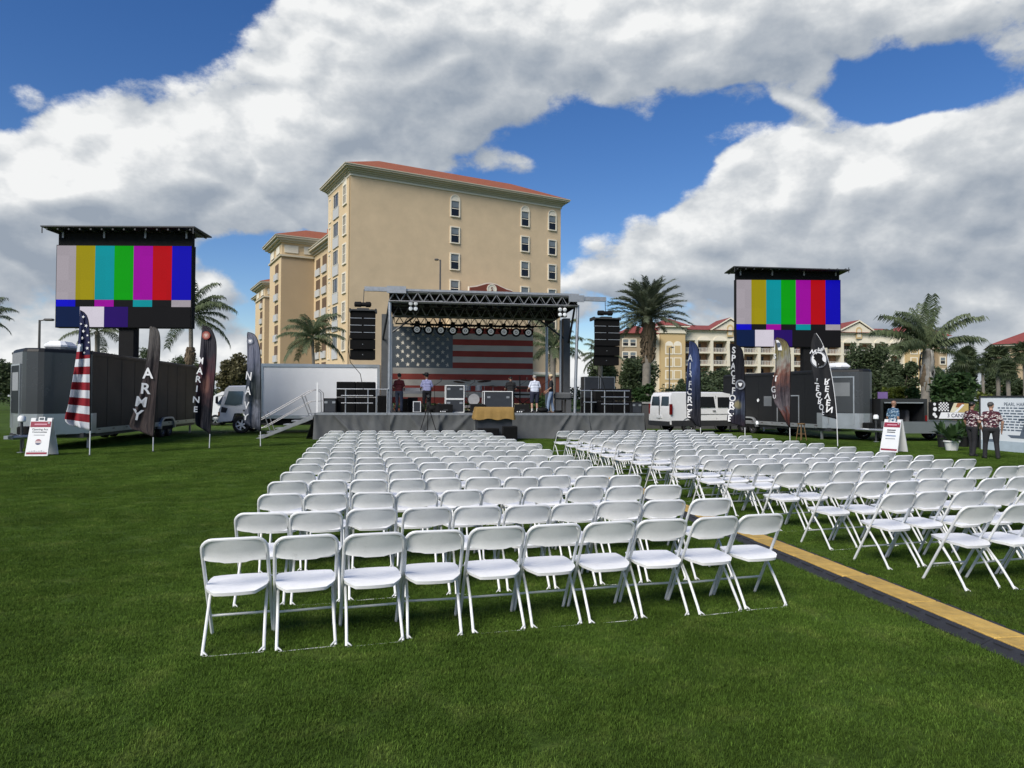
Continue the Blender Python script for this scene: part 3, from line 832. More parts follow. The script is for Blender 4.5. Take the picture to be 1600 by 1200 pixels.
# ------------------------------------------------------------------ cream apartment block on the right
M_CREAM = mat('stucco_cream', s2l((214, 207, 188)), 0.9, var=0.04, vscale=0.3)
M_TANW = mat('stucco_yellow', s2l((192, 168, 124)), 0.9, var=0.05, vscale=0.4)
M_RAIL = mat('rail_pale', s2l((196, 192, 184)), 0.7, var=0.05)
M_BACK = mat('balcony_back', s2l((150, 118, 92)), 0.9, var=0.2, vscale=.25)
def make_block():
    c0 = at(1067, 600, 172)
    F = Frame((c0.x, c0.y), R(7))
    t = thing('apartment_block', 'long cream apartment block with red roof and arched balconies', 'building', F.o, F.yaw)
    X = lambda px: F.hit(px, 570)[0]
    Z = lambda py, px=1100: F.hit(px, py)[1]
    ze = Z(518); fh = 3.05
    za = Z(533)                              # top of the top-floor openings
    x0, x1 = X(1029), X(1466)
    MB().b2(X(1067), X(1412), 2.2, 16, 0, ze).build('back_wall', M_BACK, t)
    MB().b2(X(1067), X(1412), 0, 2.2, za, ze).build('attic_wall', M_CREAM, t)
    MB().b2(X(1067) - .2, X(1412) + .2, -.35, 2.2, ze, ze + .35).build('eaves', M_TRIM, t)
    rf = MB()
    zr = Z(503)
    xa, xb = X(1067), X(1412)
    rf.add([(xa, -.9, ze + .35), (xb, -.9, ze + .35), (xb, 8, zr), (xa, 8, zr), (xb, 17, ze + .35), (xa, 17, ze + .35)], [(0, 1, 2, 3), (3, 2, 4, 5)])
    roof = rf.build('roof', M_TILER, t)
    # balcony bays
    edges = [1067, 1088, 1112, 1138, 1160, 1186, 1212, 1238, 1264, 1290, 1316, 1340, 1364, 1389, 1412]
    rail_c = {}
    for i, (a, b) in enumerate(zip(edges[:-1], edges[1:])):
        xl, xr = X(a), X(b)
        pw = .75
        MB().b2(xl - pw / 2, xl + pw / 2, -.15, 2.2, 0, za + .3).build('pillar', M_CREAM, t)
        if b == 1412: MB().b2(xr - pw / 2, xr + pw / 2, -.15, 2.2, 0, za + .3).build('pillar', M_CREAM, t)
        w = (xr - xl) - pw
        # arched lintel
        n = 8; r = w / 2
        q = [(r * math.cos(math.pi * k / n), r * .62 * math.sin(math.pi * k / n)) for k in range(n + 1)]
        MB().prism(q[::-1], -.22, -.002, fn=lambda x, y, z: (x + (xl + xr) / 2, z, y + za + .15)).build('arch', M_TRIM, t)
        for fl in range(6):
            zf = za - (fl + 1) * fh + .2
            MB().b2(xl + pw / 2, xr - pw / 2, -.05, 2.2, zf - .15, zf + .25).build('balcony_slab', M_CREAM, t)
            rl = MB().b2(xl + pw / 2, xr - pw / 2, .08, .12, zf + 1.15, zf + 1.25)
            nb = 9
            for k in range(nb):
                x = xl + pw / 2 + (k + .5) * w / nb
                rl.b2(x - .08, x + .08, .085, .115, zf + .25, zf + 1.15)
            r_ = rl.build('railing', M_RAIL, t)
            dx = xl + pw / 2 + w * (.3 if i % 2 else .7)
            MB().b2(dx - w * .22, dx + w * .22, 2.17, 2.195, zf + .25, zf + 2.4).build('balcony_door', M_GLASS, t)
    # gables
    for (a, m, b, py) in ((1112, 1140, 1168, 500), (1308, 1341, 1366, 504), (1210, 1238, 1266, 502)):
        xl, xm, xr, zp = X(a), X(m), X(b), Z(py, m)
        g = MB().prism([(xl, ze + .3), (xr, ze + .3), (xm, zp)][::-1], -.32, 7, fn=lambda x, y, z: (x, z, y)).build('gable', M_CREAM, t)
        c = MB()
        for (p, q) in (((xl - .6, ze + .15), (xm, zp + .25)), ((xr + .6, ze + .15), (xm, zp + .25))):
            d = .35
            c.prism([(p[0], p[1]), (q[0], q[1]), (q[0], q[1] + d), (p[0], p[1] + d)], -.7, -.30, fn=lambda x, y, z: (x, z, y))
        c.build('verge', M_TRIM, g)
        rr = MB()
        rr.add([(xl - .7, -.65, ze + .5), (xm, -.65, zp + .62), (xr + .7, -.65, ze + .5), (xl - .7, 8, ze + .5), (xm, 8, zp + .62), (xr + .7, 8, ze + .5)], [(0, 1, 4, 3), (1, 2, 5, 4)])
        rr.build('gable_roof', M_TILER, g)
        ni = MB().prism(arch_pts(1.6, 3.0), -.42, -.33, fn=lambda x, y, z: (x + xm, z, y + ze - 1.2)).build('niche', M_TANW, g)
        MB().prism(arch_pts(1.0, 2.1), -.46, -.425, fn=lambda x, y, z: (x + xm, z, y + ze - .8)).build('niche_panel', M_CREAM, ni)
    # yellow stair towers with blind windows
    for (a, b, pe, pa, cols, proud) in ((1029, 1067, 512, 497, (1042, 1055), 1.6), (1413, 1447, 521, 508, (1423, 1437), 1.2)):
        xl, xr, zt = X(a), X(b), Z(pe, a)
        MB().b2(xl, xr, -proud, 10, 2.5, zt - 1.4).build('tower_wall', M_TANW, t)
        MB().b2(xl - .05, xr + .05, -proud - .05, 10, 0, 2.5).build('brick_base', M_BRICKR, t)
        MB().b2(xl - .3, xr + .3, -proud - .3, 10, zt - 1.45, zt).build('tower_frieze', M_CREAM, t)
        MB().b2(xl - .9, xr + .9, -proud - .9, 10.4, zt, zt + .35).build('tower_cornice', M_TRIM, t)
        hip_roof(MB(), xl, xr, -proud, 10, zt + .36, Z(pa, a) - zt - .2, 1.0).build('tower_roof', M_TILER, t)
        fr = MB()
        for fl in range(5):
            for p in cols:
                xc = X(p); zc = Z(547, p) - fl * fh
                f = MB()
                f.b2(xc - 1.0, xc + 1.0, -proud - .08, -proud, zc - 1.15, zc + 1.15)
                if fl == 0: f.prism([(math.cos(math.pi * k / 8), .9 * math.sin(math.pi * k / 8)) for k in range(9)][::-1], -proud - .08, -proud, fn=lambda x, y, z: (x + xc, z, y + zc + 1.15))
                w = f.build('window_frame', M_TRIM, t)
                MB().b2(xc - .72, xc + .72, -proud - .1, -proud - .081, zc - .88, zc + .95).build('shutter', M_TANW, w)
    # low wing to the left and the end wing to the right
    xl, xr = X(970), X(1005); zt = Z(523, 990)
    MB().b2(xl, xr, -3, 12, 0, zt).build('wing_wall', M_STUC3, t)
    hip_roof(MB(), xl, xr + 2, -3, 12, zt, Z(508, 990) - zt, 1.0).build('wing_roof', M_TILER, t)
    for fl in range(4):
        for p in (977.5, 989):
            window(t, (F.hit(p, 540, -3)[0], -3, Z(537, 985) - fl * fh), 'y', 1.3, 1.5, trim=.22)
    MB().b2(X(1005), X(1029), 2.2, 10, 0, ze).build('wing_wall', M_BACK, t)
    MB().b2(X(1005), X(1029), .0, 2.2, za, ze).build('attic_wall', M_CREAM, t)
    hip_roof(MB(), X(1005), X(1040), 0, 12, ze, Z(504, 1020) - ze, .8).build('wing_roof', M_TILER, t)
    MB().b2(X(1024), X(1029), -.6, 2.2, 0, ze - .1).build('pillar', M_CREAM, t)
    for fl in range(5):
        zf = za - (fl + 1) * fh + .2
        o = MB().b2(X(1005), X(1024), -.3, 2.2, zf - .15, zf + .25).build('balcony_slab', M_CREAM, t)
        MB().b2(X(1005), X(1024), -.25, -.2, zf + .3, zf + 1.2).build('railing', M_RAIL, o)
    MB().b2(X(1447), X(1466), 1.5, 12, 0, Z(524, 1455)).build('wing_wall', M_CREAM, t)
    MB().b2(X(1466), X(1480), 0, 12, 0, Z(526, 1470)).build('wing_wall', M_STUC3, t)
    hip_roof(MB(), X(1440), X(1480), 0, 12, Z(525, 1470), 3, .9).build('wing_roof', M_TILER, t)
    for fl in range(4):
        zc = Z(545, 1472) - fl * fh
        window(t, (X(1473), 0, zc), 'y', 1.3, 1.6, trim=.22)
        MB().b2(X(1449), X(1462), 1.2, 1.49, zc - 1.4, zc + .9).build('balcony_shade_panel', M_DARKREC, t)  # balcony depth given by a panel coloured as shade
        MB().b2(X(1448), X(1463), .9, 1.1, zc - 1.5, zc - .4).build('railing', M_RAIL, t)
make_block()
def make_far_house():
    c = at(1556, 600, 120)
    F = Frame((c.x, c.y), R(-30))
    t = thing('brown_house', 'brown walled house with red hipped roof at the right edge', 'building', F.o, F.yaw)
    ze = F.hit(1560, 541)[1]
    MB().b2(0, 18, 0, 14, 0, ze).build('wall', M_STUC3, t)
    MB().b2(-.5, 18.5, -.5, 14.5, ze, ze + .3).build('eaves', M_TRIM, t)
    hip_roof(MB(), 0, 18, 0, 14, ze + .3, 3.4, .8).build('roof', M_TILER, t)
    for fl in range(3):
        window(t, (1.5, 0, ze - 1.8 - fl * 3), 'y', .8, 1.3, trim=.15)
        window(t, (6.5, 0, ze - 1.8 - fl * 3), 'y', .8, 1.3, trim=.15)
make_far_house()
# ------------------------------------------------------------------ stage
M_ALU = mat('aluminium', (0.44, 0.45, 0.47), 0.4, 0.8, var=0.12, vscale=8)
M_STEEL = mat('dark_steel', (0.05, 0.052, 0.055), 0.5, 0.3, var=0.15)
M_BLACK = mat('matt_black', (0.009, 0.009, 0.0095), 0.8, var=0.3, vscale=5, spec=.2)
M_CANV = mat('roof_vinyl_black', (0.006, 0.006, 0.0065), 0.8, var=0.2, spec=.15)
M_SKIRT = mat('skirt_fabric', (0.075, 0.080, 0.082), 0.85, var=0.22, vscale=1.6, bump=0.3, bscale=90)
M_DECK = mat('deck_plywood', (0.06, 0.055, 0.05), 0.8, var=0.3, vscale=3)
M_WHITE = mat('white_paint', (0.78, 0.79, 0.80), 0.4, var=0.05, vscale=3)
M_CASE = mat('case_laminate', (0.03, 0.034, 0.042), 0.45, var=0.15, vscale=7)
SC = at(750, 600, 31.2)
SF = Frame((SC.x, SC.y), R(9))
DECK = 1.12
def su(px, v=0.0, py=620): return SF.hit(px, py, v)[0]
def sz(py, px=750, v=0.0): return SF.hit(px, py, v)[1]

def truss(mb, a, b, h, w=0.3, n=12, r=0.03, rw=0.018):
    """box truss from a to b (top front chord), h tall, w deep"""
    a, b = Vector(a), Vector(b)
    dn, bk = Vector((0, 0, -h)), Vector((0, w, 0))
    for o in (Vector(), dn, bk, dn + bk):
        mb.tube([a + o, b + o], r, 6)
    for o in (Vector(), bk):
        for k in range(n):
            p, q, m_ = a.lerp(b, k / n), a.lerp(b, (k + 1) / n), a.lerp(b, (k + .5) / n)
            mb.tube([p + dn + o, m_ + o], rw, 5); mb.tube([m_ + o, q + dn + o], rw, 5)
    return mb

def make_stage():
    t = thing('mobile_stage', 'black roofed mobile stage with aluminium trusses and grey skirt', 'stage', SF.o, SF.yaw)
    uL, uR = su(497), su(1006)
    pL, pR = su(609), su(899)
    rL, rR = su(606), su(903)
    dp = 6.6
    MB().b2(pL - .1, pR + .1, 0, dp, DECK - .14, DECK).build('deck', M_DECK, t)
    MB().b2(uL, pL - .105, .05, 3.2, DECK - .13, DECK).build('wing_deck', M_DECK, t)
    MB().b2(pR + .105, uR, .05, 3.2, DECK - .13, DECK).build('wing_deck', M_DECK, t)
    e = MB()
    e.b2(uL, pL - .12, -.06, .045, DECK - .12, DECK + .01); e.b2(pR + .12, uR, -.06, .045, DECK - .12, DECK + .01); e.b2(pL - .1, pR + .1, -.05, -.004, DECK - .1, DECK + .012)
    e.build('deck_edge', M_ALU, t)
    # skirt: hanging pleated panels, gathered in swags
    joints = [uL - .15, su(610), su(740), su(830), su(920), uR]
    for a, b in zip(joints[:-1], joints[1:]):
        nx, nz = int((b - a) / .035), 26
        r_ = random.Random(int(a * 100))
        folds = [(r_.uniform(a, b), r_.uniform(.16, .38), r_.uniform(-1.1, 1.1), r_.uniform(.07, .24)) for _ in range(int((b - a) * 2.4))]
        vs = []
        for j in range(nz + 1):
            w = j / nz
            z = (DECK - .09) * (1 - w) + .0 * w
            for i in range(nx + 1):
                x = a + (b - a) * i / nx
                y = -.075
                for (c, s_, sl, am) in folds:
                    y -= am * math.exp(-((x - c - sl * w) / (s_ * (.35 + .65 * w))) ** 2) * (.25 + .75 * w)
                y += .008 * math.sin(x * 17 + w * 3) * (1 - w)
                y -= .22 * w * w
                vs.append((x, y, max(z, 0.005)))
        fs = [(j * (nx + 1) + i, (j + 1) * (nx + 1) + i, (j + 1) * (nx + 1) + i + 1, j * (nx + 1) + i + 1) for j in range(nz) for i in range(nx)]
        MB().add(vs, fs).build('skirt_panel', M_SKIRT, t, True)
    # end return of the skirt
    MB().add([(uL - .15, -.1, DECK - .08), (uL - .1, 3, DECK - .08), (uL - .35, 3, .01), (uL - .45, -.25, .01)], [(0, 1, 2, 3)]).build('skirt_panel', M_SKIRT, t)
    MB().add([(uR, -.1, DECK - .08), (uR, 3, DECK - .08), (uR + .1, 3, .01), (uR + .12, -.25, .01)], [(3, 2, 1, 0)]).build('skirt_panel', M_SKIRT, t)
    # roof
    zt = sz(457, 650); zr = zt - .25
    tr = MB(); truss(tr, (rL, .0, zt), (rR, .0, zt), .40, .35, 17, .035, .02)
    tr.build('front_truss', M_ALUD, t, True)
    rf = MB()
    zb = sz(509, 740, dp)                    # rear edge of the roof underside
    rf.add([(rL, .02, zt + .1), (rR, .02, zt + .1), (rR - .2, dp, zb + .55), (rL + .2, dp, zb + .55), (rL, .02, zt + .04), (rR, .02, zt + .04), (rR - .2, dp, zb + .42), (rL + .2, dp, zb + .42)],
           [(0, 1, 2, 3), (7, 6, 5, 4), (0, 4, 5, 1), (1, 5, 6, 2), (2, 6, 7, 3), (3, 7, 4, 0)])
    roof = rf.build('roof_skin', M_CANV, t)
    MB().b2(rL - .02, rR + .02, -.06, .03, zt + .045, zt + .14).build('roof_edge', M_ALU, roof)
    for s, x in ((1, rL), (-1, rR)):
        v = MB(); v.add([(x + s * .02, .1, zt), (x + s * .02, .1, zt - .42), (x + s * .2, dp, zb), (x + s * .2, dp, zb + .45)], [(0, 1, 2, 3)])
        v.build('side_valance', M_CANV, roof)
    zc = sz(480, 740, 3.0)
    mt = MB(); truss(mt, (rL + .15, 3.0, zc), (rR - .35, 3.0, zc), .50, .4, 15, .028, .018); mt.build('mid_truss', M_ALUD, t, True)
    zc2 = sz(497, 740, 5.6)
    mt = MB(); truss(mt, (rL + .25, 5.6, zc2), (rR - .45, 5.6, zc2), .36, .3, 18, .024, .015); mt.build('rear_truss', M_STEEL, t, True)
    # dark purlins
    pu = MB()
    for k in range(1, 6): 
        y = k * dp / 6; z = (zt + .03) * (1 - k / 6) + (zb + .40) * k / 6 - .09
        pu.b2(rL + .15, rR - .2, y - .05, y + .05, z - .06, z)
    pu.build('purlins', M_STEEL, roof)
    # posts
    post = MB().tube([(pL - .03, .12, 0), (pL - .03, .12, zt - .4)], .075, 10); post.build('front_post', M_ALU, t, True)
    x_ = su(900)
    MB().tube([(su(897, .12), .12, 0), (su(902.5, .12), .12, zt - .35)], .07, 10).build('front_post', M_ALU, t, True)
    for s, px in ((1, 601), (-1, 884)):
        x = su(px, 3.2)
        b = MB().b2(x - .17, x + .17, 3.0, 3.5, 0, zb + .1)
        b.build('rear_column', M_COLUMN, t)
        MB().tube([(x + s * .3, 3.1, DECK), (x + s * .3, 3.1, zb)], .06, 8).build('column_pipe', M_ALU, t, True)
        MB().tube([(x, 3.1, zb - 1.0), (x + s * 1.5, 3.1, zb + .1)], .05, 6).build('knee_brace', M_STEEL, t, True)
        MB().tube([(x - s * .1, 3.0, zb - 1.1), (x + s * .25, .4, zt - .35)], .05, 6).build('knee_brace', M_STEEL, t, True)
    # outrigger beams carrying the speaker arrays
    for (a, b, py) in ((568, 632, 452), (889, 946, 467)):
        xa, xb = su(a), su(b); z = sz(py, (a + b) / 2)
        MB().b2(xa, xb, -.10, .06, z - .10, z + .09).build('outrigger_beam', M_ALU, t)
        x0, x1 = (su(603), su(633)) if a < 700 else (su(887), su(911))
        MB().b2(x0, x1, -.17, -.11, z - .17, z + .13).build('beam_sleeve', M_ALU, t)
    # the light bar above the flag
    zl = sz(510, 740, 5.0)
    MB().tube([(su(640, 5), 5.0, zl), (su(834, 5), 5.0, zl)], .028, 6).build('light_bar', M_STEEL, t, True)
    for k in range(9):
        x = su(640 + k * 24, 5)
        MB().tube([(x, 5.0, zl), (x, 5.15, zb + .4)], .012, 5).build('drop_rod', M_STEEL, t)
    MB().tube([(su(854, 6.5), 6.5, 0), (su(854, 6.5), 6.5, zb)], .07, 8).build('rear_post', M_ALU, t, True)
    MB().tube([(su(612, 6.5), 6.5, 0), (su(612, 6.5), 6.5, zb)], .07, 8).build('rear_post', M_ALU, t, True)
    # guard rails on both wings
    def rail(xs_, xe, px_posts, mids):
        g = MB()
        z1 = DECK + 1.02
        for x in px_posts: g.tube([(x, .02, DECK), (x, .02, z1)], .028, 8)
        g.tube([(xs_, .02, z1), (xe, .02, z1)], .028, 8)
        for m_ in mids: g.tube([(xs_ + .1, .0, DECK + m_), (xe + .1, .0, DECK + m_)], .022, 8)
        return g
    rail(su(526), su(607), [su(540), su(575), su(588), su(605)], ()).build('guard_rail', M_ALU, t, True)
    g = MB()
    for z in (DECK + .42, DECK + .74): g.tube([(su(533), -.03, z), (su(583), -.03, z)], .022, 8)
    g.build('guard_rail', M_ALU, t, True)
    rail(su(925), su(984), [su(945), su(976)], ()).build('guard_rail', M_ALU, t, True)
    g = MB()
    for z in (DECK + .42, DECK + .74): g.tube([(su(939), -.03, z), (su(982), -.03, z)], .022, 8)
    g.build('guard_rail', M_ALU, t, True)
    rail(su(884, 3), su(903, 3), [su(889, 3), su(899, 3)], (.5,)).build('guard_rail', M_ALU, t, True)
    return t, zt, zb, zl
M_ALUD = mat('truss_grey', (0.30, 0.30, 0.31), 0.45, 0.6, var=0.12, vscale=6)
M_COLUMN = mat('column_grey', (0.10, 0.105, 0.11), 0.5, 0.3, var=0.2, vscale=2)
stage, ZT, ZB, ZL = make_stage()

def st(name, label, cat, x, y, z=DECK, rz=0.0, group=None):   # a thing standing in stage coordinates
    return thing(name, label, cat, SF.world(x, y, z), SF.yaw + rz, group)

# ---- stairs
def make_stairs():
    t = st('stage_stairs', 'aluminium stairs with handrails leading up to the left stage wing', 'stairs', 0, 0, 0)
    x0, x1 = su(403, 1.0, 690), su(499, 1.0)
    n = 7
    for y in (.5, 1.5):
        MB().prism([(x0, .0), (x0 + .28, .0), (x1, DECK - .2), (x1, DECK)], y - .03, y + .03, fn=lambda x, y_, z: (x, z, y_)).build('stringer', M_ALU, t)
        rl = MB()
        rl.tube([(x0 - .2, y, .75), (x0 + .05, y, .78), (x0 + .3, y, .92), (x1 - .35, y, DECK + .95), (x1 - .05, y, DECK + 1.0), (x1 + .12, y, DECK + .85), (x1 + .15, y, DECK)], .017, 8)
        rl.tube([(x0 - .1, y, .42), (x0 + .25, y, .45), (x1 - .35, y, DECK + .48), (x1 + .1, y, DECK + .5)], .015, 8)
        for k in (.2, .82):
            x = x0 + (x1 - x0) * k; z = DECK * k
            rl.tube([(x + .12, y, z), (x - .22, y, z + .93)], .02, 8)
        rl.build('handrail', M_ALUD, t, True)
    tr = MB().b2(-.14, .14, -.47, .47, -.02, .02).mesh('tread', M_ALU)
    for k in range(n):
        link('tread', tr, t, (x0 + .25 + (x1 - x0 - .2) * k / n, 1.0, DECK * (k + .7) / n))
    MB().b2(x1 - .07, x1 + .01, .46, .53, DECK, DECK + 1.3).build('newel_post', M_WHITE, t)
make_stairs()

# ---- flag backdrop: stripes and stars are print on one scrim
def make_backdrop():
    v = 6.2
    xl, xr = su(613, v), su(832.5, v)
    zt_, zb_ = sz(512, 720, v), sz(630, 720, v)
    W, H = xr - xl, zt_ - zb_
    t = st('flag_backdrop', 'huge weathered stars and stripes scrim hung at the back of the stage', 'flag', xl, v, 0)
    m = bpy.data.materials.new('flag_scrim'); m.use_nodes = True
    N, L = m.node_tree.nodes, m.node_tree.links
    b = N['Principled BSDF']; b.inputs['Roughness'].default_value = .9
    uv = N.new('ShaderNodeUVMap'); sp = N.new('ShaderNodeSeparateXYZ'); L.new(uv.outputs[0], sp.inputs[0])
    def ma(op, a, c=None):
        q = nset(N.new('ShaderNodeMath'), operation=op)
        for i, s in enumerate((a, c)):
            if s is None: continue
            if isinstance(s, (int, float)): q.inputs[i].default_value = s
            else: L.new(s, q.inputs[i])
        return q.outputs[0]
    st_ = ma('MODULO', ma('FLOOR', ma('MULTIPLY', sp.outputs[1], 13)), 2)      # v = 0 top; stripe 0 red
    mx = N.new('ShaderNodeMix'); mx.data_type = 'RGBA'
    mx.inputs[6].default_value = s2l((158, 74, 66)) + (1,); mx.inputs[7].default_value = s2l((196, 190, 180)) + (1,)
    L.new(st_, mx.inputs[0])
    can = ma('MULTIPLY', ma('LESS_THAN', sp.outputs[0], .42), ma('LESS_THAN', sp.outputs[1], 7 / 13))
    m2 = N.new('ShaderNodeMix'); m2.data_type = 'RGBA'; m2.inputs[7].default_value = s2l((106, 114, 120)) + (1,)
    L.new(mx.outputs[2], m2.inputs[6]); L.new(can, m2.inputs[0])
    nz = N.new('ShaderNodeTexNoise'); nz.inputs['Scale'].default_value = 9; nz.inputs['Detail'].default_value = 8
    L.new(uv.outputs[0], nz.inputs['Vector'])
    sc = nset(N.new('ShaderNodeVectorMath'), operation='SCALE'); L.new(m2.outputs[2], sc.inputs[0])
    mr = N.new('ShaderNodeMapRange'); mr.inputs['To Min'].default_value = .72; mr.inputs['To Max'].default_value = 1.2; L.new(nz.outputs['Fac'], mr.inputs['Value']); L.new(mr.outputs[0], sc.inputs['Scale'])
    L.new(sc.outputs[0], b.inputs['Base Color'])
    tl = N.new('ShaderNodeBsdfTranslucent'); L.new(sc.outputs[0], tl.inputs['Color'])
    ms = N.new('ShaderNodeMixShader'); ms.inputs[0].default_value = .6
    L.new(b.outputs[0], ms.inputs[1]); L.new(tl.outputs[0], ms.inputs[2])
    L.new(ms.outputs[0], N['Material Output'].inputs['Surface'])
    nx, nz_ = 40, 20
    def yy(x, z): return .025 * math.sin(x * 2.3 + z) + .02 * math.sin(x * 5.1)
    vs = [(W * i / nx, yy(W * i / nx, H * j / nz_), zb_ + H * j / nz_) for j in range(nz_ + 1) for i in range(nx + 1)]
    fs = [(j * (nx + 1) + i, j * (nx + 1) + i + 1, (j + 1) * (nx + 1) + i + 1, (j + 1) * (nx + 1) + i) for j in range(nz_) for i in range(nx)]
    o = MB().add(vs, fs).build('scrim', m, t, True)
    me = o.data; u = me.uv_layers.new(name='UVMap')
    for lp in me.loops:
        k = lp.vertex_index; u.data[lp.index].uv = ((k % (nx + 1)) / nx, 1 - (k // (nx + 1)) / nz_)
    star = []
    for k in range(10):
        a = math.pi / 2 + k * math.pi / 5; r = 1 if k % 2 == 0 else .4
        star.append((r * math.cos(a), r * math.sin(a)))
    s = H / 13 * .42
    sm = MB().add([(0, 0, 0)] + [(x * s, 0, y * s) for x, y in star], [(0, 1 + k, 1 + (k + 1) % 10) for k in range(10)]).mesh('star', mat('star_white', s2l((206, 202, 190)), .9))
    for r in range(9):
        for c in range(6 if r % 2 == 0 else 5):
            x = W * .42 * ((c + .5) / 6 + (0 if r % 2 == 0 else .5 / 6)); z = zt_ - H * 7 / 13 * (r + .75) / 9.5
            link('star', sm, o, (x, yy(x, z - zb_) - .006, z))
make_backdrop()

# ---- lights
M_LENS = mat('lamp_lens', (0.8, 0.82, 0.84), 0.3, var=0.1, vscale=30, emit=(.9, .95, 1, .07))
def par_light(label, x, y, z, tilt=0.0):
    t = st('stage_light', label, 'stage light', x, y, z, 0, 'round stage lights above the flag')
    b = MB().lathe([(.06, .30), (.15, .26), (.19, .05), (.235, .0), (.235, -.06), (.205, -.06), (.20, -.02)], n=18, axis='Y', close=True).build('housing', M_BLACK, t, True)
    MB().lathe([(0.075, -.045), (.15, -.045), (.15, -.025), (.075, -.025)], n=18, axis='Y', close=False).build('lens_ring', M_LENS, b, True)
    MB().lathe([(0, -.05), (.045, -.048), (.045, -.02), (0, -.02)], n=12, axis='Y', close=False).build('lens_core', M_LENS, b, True)
    y_ = MB(); y_.tube([(-.25, .05, 0), (-.25, .05, .2), (-.1, .05, .33), (.1, .05, .33), (.25, .05, .2), (.25, .05, 0)], .025, 6)
    y_.box((0, .05, .38), (.2, .14, .12)); y_.build('yoke', M_BLACK, t, True)
    b.rotation_euler = (tilt, 0, rnd.uniform(-.25, .25))
names = ['first', 'second', 'third', 'fourth', 'fifth', 'sixth', 'seventh', 'eighth', 'ninth', 'tenth']
for k, px in enumerate((650.5, 668.5, 687.5, 706.5, 726, 747, 766, 786, 805, 824.5)):
    par_light('round stage light with pale lens, %s from the left above the flag' % names[k], su(px, 5.0), 4.85, sz(515.5 + k * .55, px, 5.0), R(-8))
def moving_head(label, x, y, z, k):
    t = st('moving_head_light', label, 'stage light', x, y, z, 0, 'dark moving lights under the roof')
    MB().cbox((0, 0, .22), (.36, .3, .18), .04).build('base', M_BLACK, t)
    y_ = MB(); y_.box((-.17, 0, .02), (.05, .14, .3)); y_.box((.17, 0, .02), (.05, .14, .3)); y_.build('yoke', M_STEEL, t)
    h = MB().lathe([(.0, .16), (.11, .15), (.15, .0), (.14, -.12), (.1, -.14)], n=14, axis='Y').build('head', M_BLACK, t, True)
    h.rotation_euler = (R(-70 + 25 * math.sin(k * 1.7)), R(20 * math.sin(k * 2.3)), 0)
    MB().lathe([(0, -.146), (.09, -.146), (.09, -.141)], n=12, axis='Y', close=False).build('lens', M_LENS, h, True)
for k, px in enumerate((666, 687, 708, 725, 743, 764, 783, 803, 822, 841, 859)):
    moving_head('dark moving head light, %s from the left under the front truss' % (ORD[k]), su(px, .6), .75, sz(471 + k * .75, px, .6) - .05, k)
for k, (px, py) in enumerate(((644.5, 478), (879.5, 487.5))):
    t = st('blinder_light', 'black four lamp blinder light hung at the %s end of the front truss' % ('left' if k == 0 else 'right'), 'stage light', su(px, .1), .25, sz(py, px, .2), 0, 'four lamp blinders')
    MB().cbox((0, .08, 0), (.44, .16, .46), .03).build('housing', M_BLACK, t)
    for a in (-.11, .11):
        for b in (-.115, .115):
            MB().lathe([(.09, 0), (.085, -.03), (.05, -.05), (0, -.055)], (a, 0, b), 14, 'Y', close=False).build('lamp', M_LENS, t, True)
    MB().box((0, .08, .34), (.08, .08, .26)).build('clamp', M_STEEL, t)

# ---- hanging loudspeaker arrays
M_GRILLE = mat('speaker_grille', (0.006, 0.006, 0.0065), 0.8, var=0.25, vscale=30, bump=0.4, bscale=200, spec=.12)
def line_array(label, pxl, pxr, pyt, pyb, beam, pxb):
    v = -.1
    x0, x1 = su(pxl, v), su(pxr, v); z1, z0 = sz(pyt, pxl, v), sz(pyb, pxl, v)
    xc, w = (x0 + x1) / 2, (x1 - x0)
    t = st('line_array', label, 'loudspeaker', xc, v, 0, 0, 'hanging loudspeaker arrays')
    hs = [.145, .145, .145, .145, .21, .21]
    z = z1
    Hh = z1 - z0
    for i, h in enumerate(hs):
        h *= Hh
        b = MB(); hw = w / 2
        b.prism([(-hw, -.28), (hw, -.28), (hw * .72, .34), (-hw * .72, .34)], z - h + .012, z - .012, fn=lambda x, y, q: (x, y + (i - 2) * (i - 2) * .015, q))
        o = b.build('speaker_cabinet', M_GRILLE, t)
        yo = (i - 2) ** 2 * .015
        if i in (1, 2, 3):
            MB().b2(-hw, -hw * .08, -.292 + yo, -.281 + yo, z - .03, z - .008).build('trim_strip', M_ALU, o)
            MB().b2(hw * .08, hw, -.292 + yo, -.281 + yo, z - .03, z - .008).build('trim_strip', M_ALU, o)
        if i > 3: MB().box((0, -.29 + yo, z - h / 2), (.03, .012, .03)).build('logo_plate', M_ALU, o)
        z -= h
    fr = MB(); fr.b2(-w * .52, w * .52, -.3, .4, z1, z1 + .06); fr.b2(-w * .54, -w * .48, -.3, .4, z1 - .05, z1 + .09); fr.b2(w * .48, w * .54, -.3, .4, z1 - .05, z1 + .09)
    fr.b2(-.25, .25, -.2, .2, z1 + .06, z1 + .12); fr.build('flying_frame', M_STEEL, t)
    hz = z1 + .3
    MB().lathe([(.05, -.38), (.11, -.36), (.12, -.1), (.09, -.08), (.09, .1), (.12, .12), (.12, .3), (.05, .34)], (0, 0, hz), 12, 'X').build('chain_hoist', M_BLACK, t, True)
    bz = sz(beam, pxb, 0); bx = su(pxb) - xc
    MB().tube([(0.0, 0, hz), (bx * .4, .05, bz)], .016, 6).build('chain', M_STEEL, t)
    c = MB(); c.tube([(-w * .53, 0, z0 + Hh * .5), (-w * .58, 0, z0 + Hh * .25), (-w * .5, .1, z0 - .1), (-w * .1, .1, z0 - .6), (w * .05, .1, DECK + .9)], .016, 6); c.build('cable', M_BLACK, t, True)
line_array('black loudspeaker array hanging from the left stage outrigger', 546.5, 586, 486, 562, 452, 569)
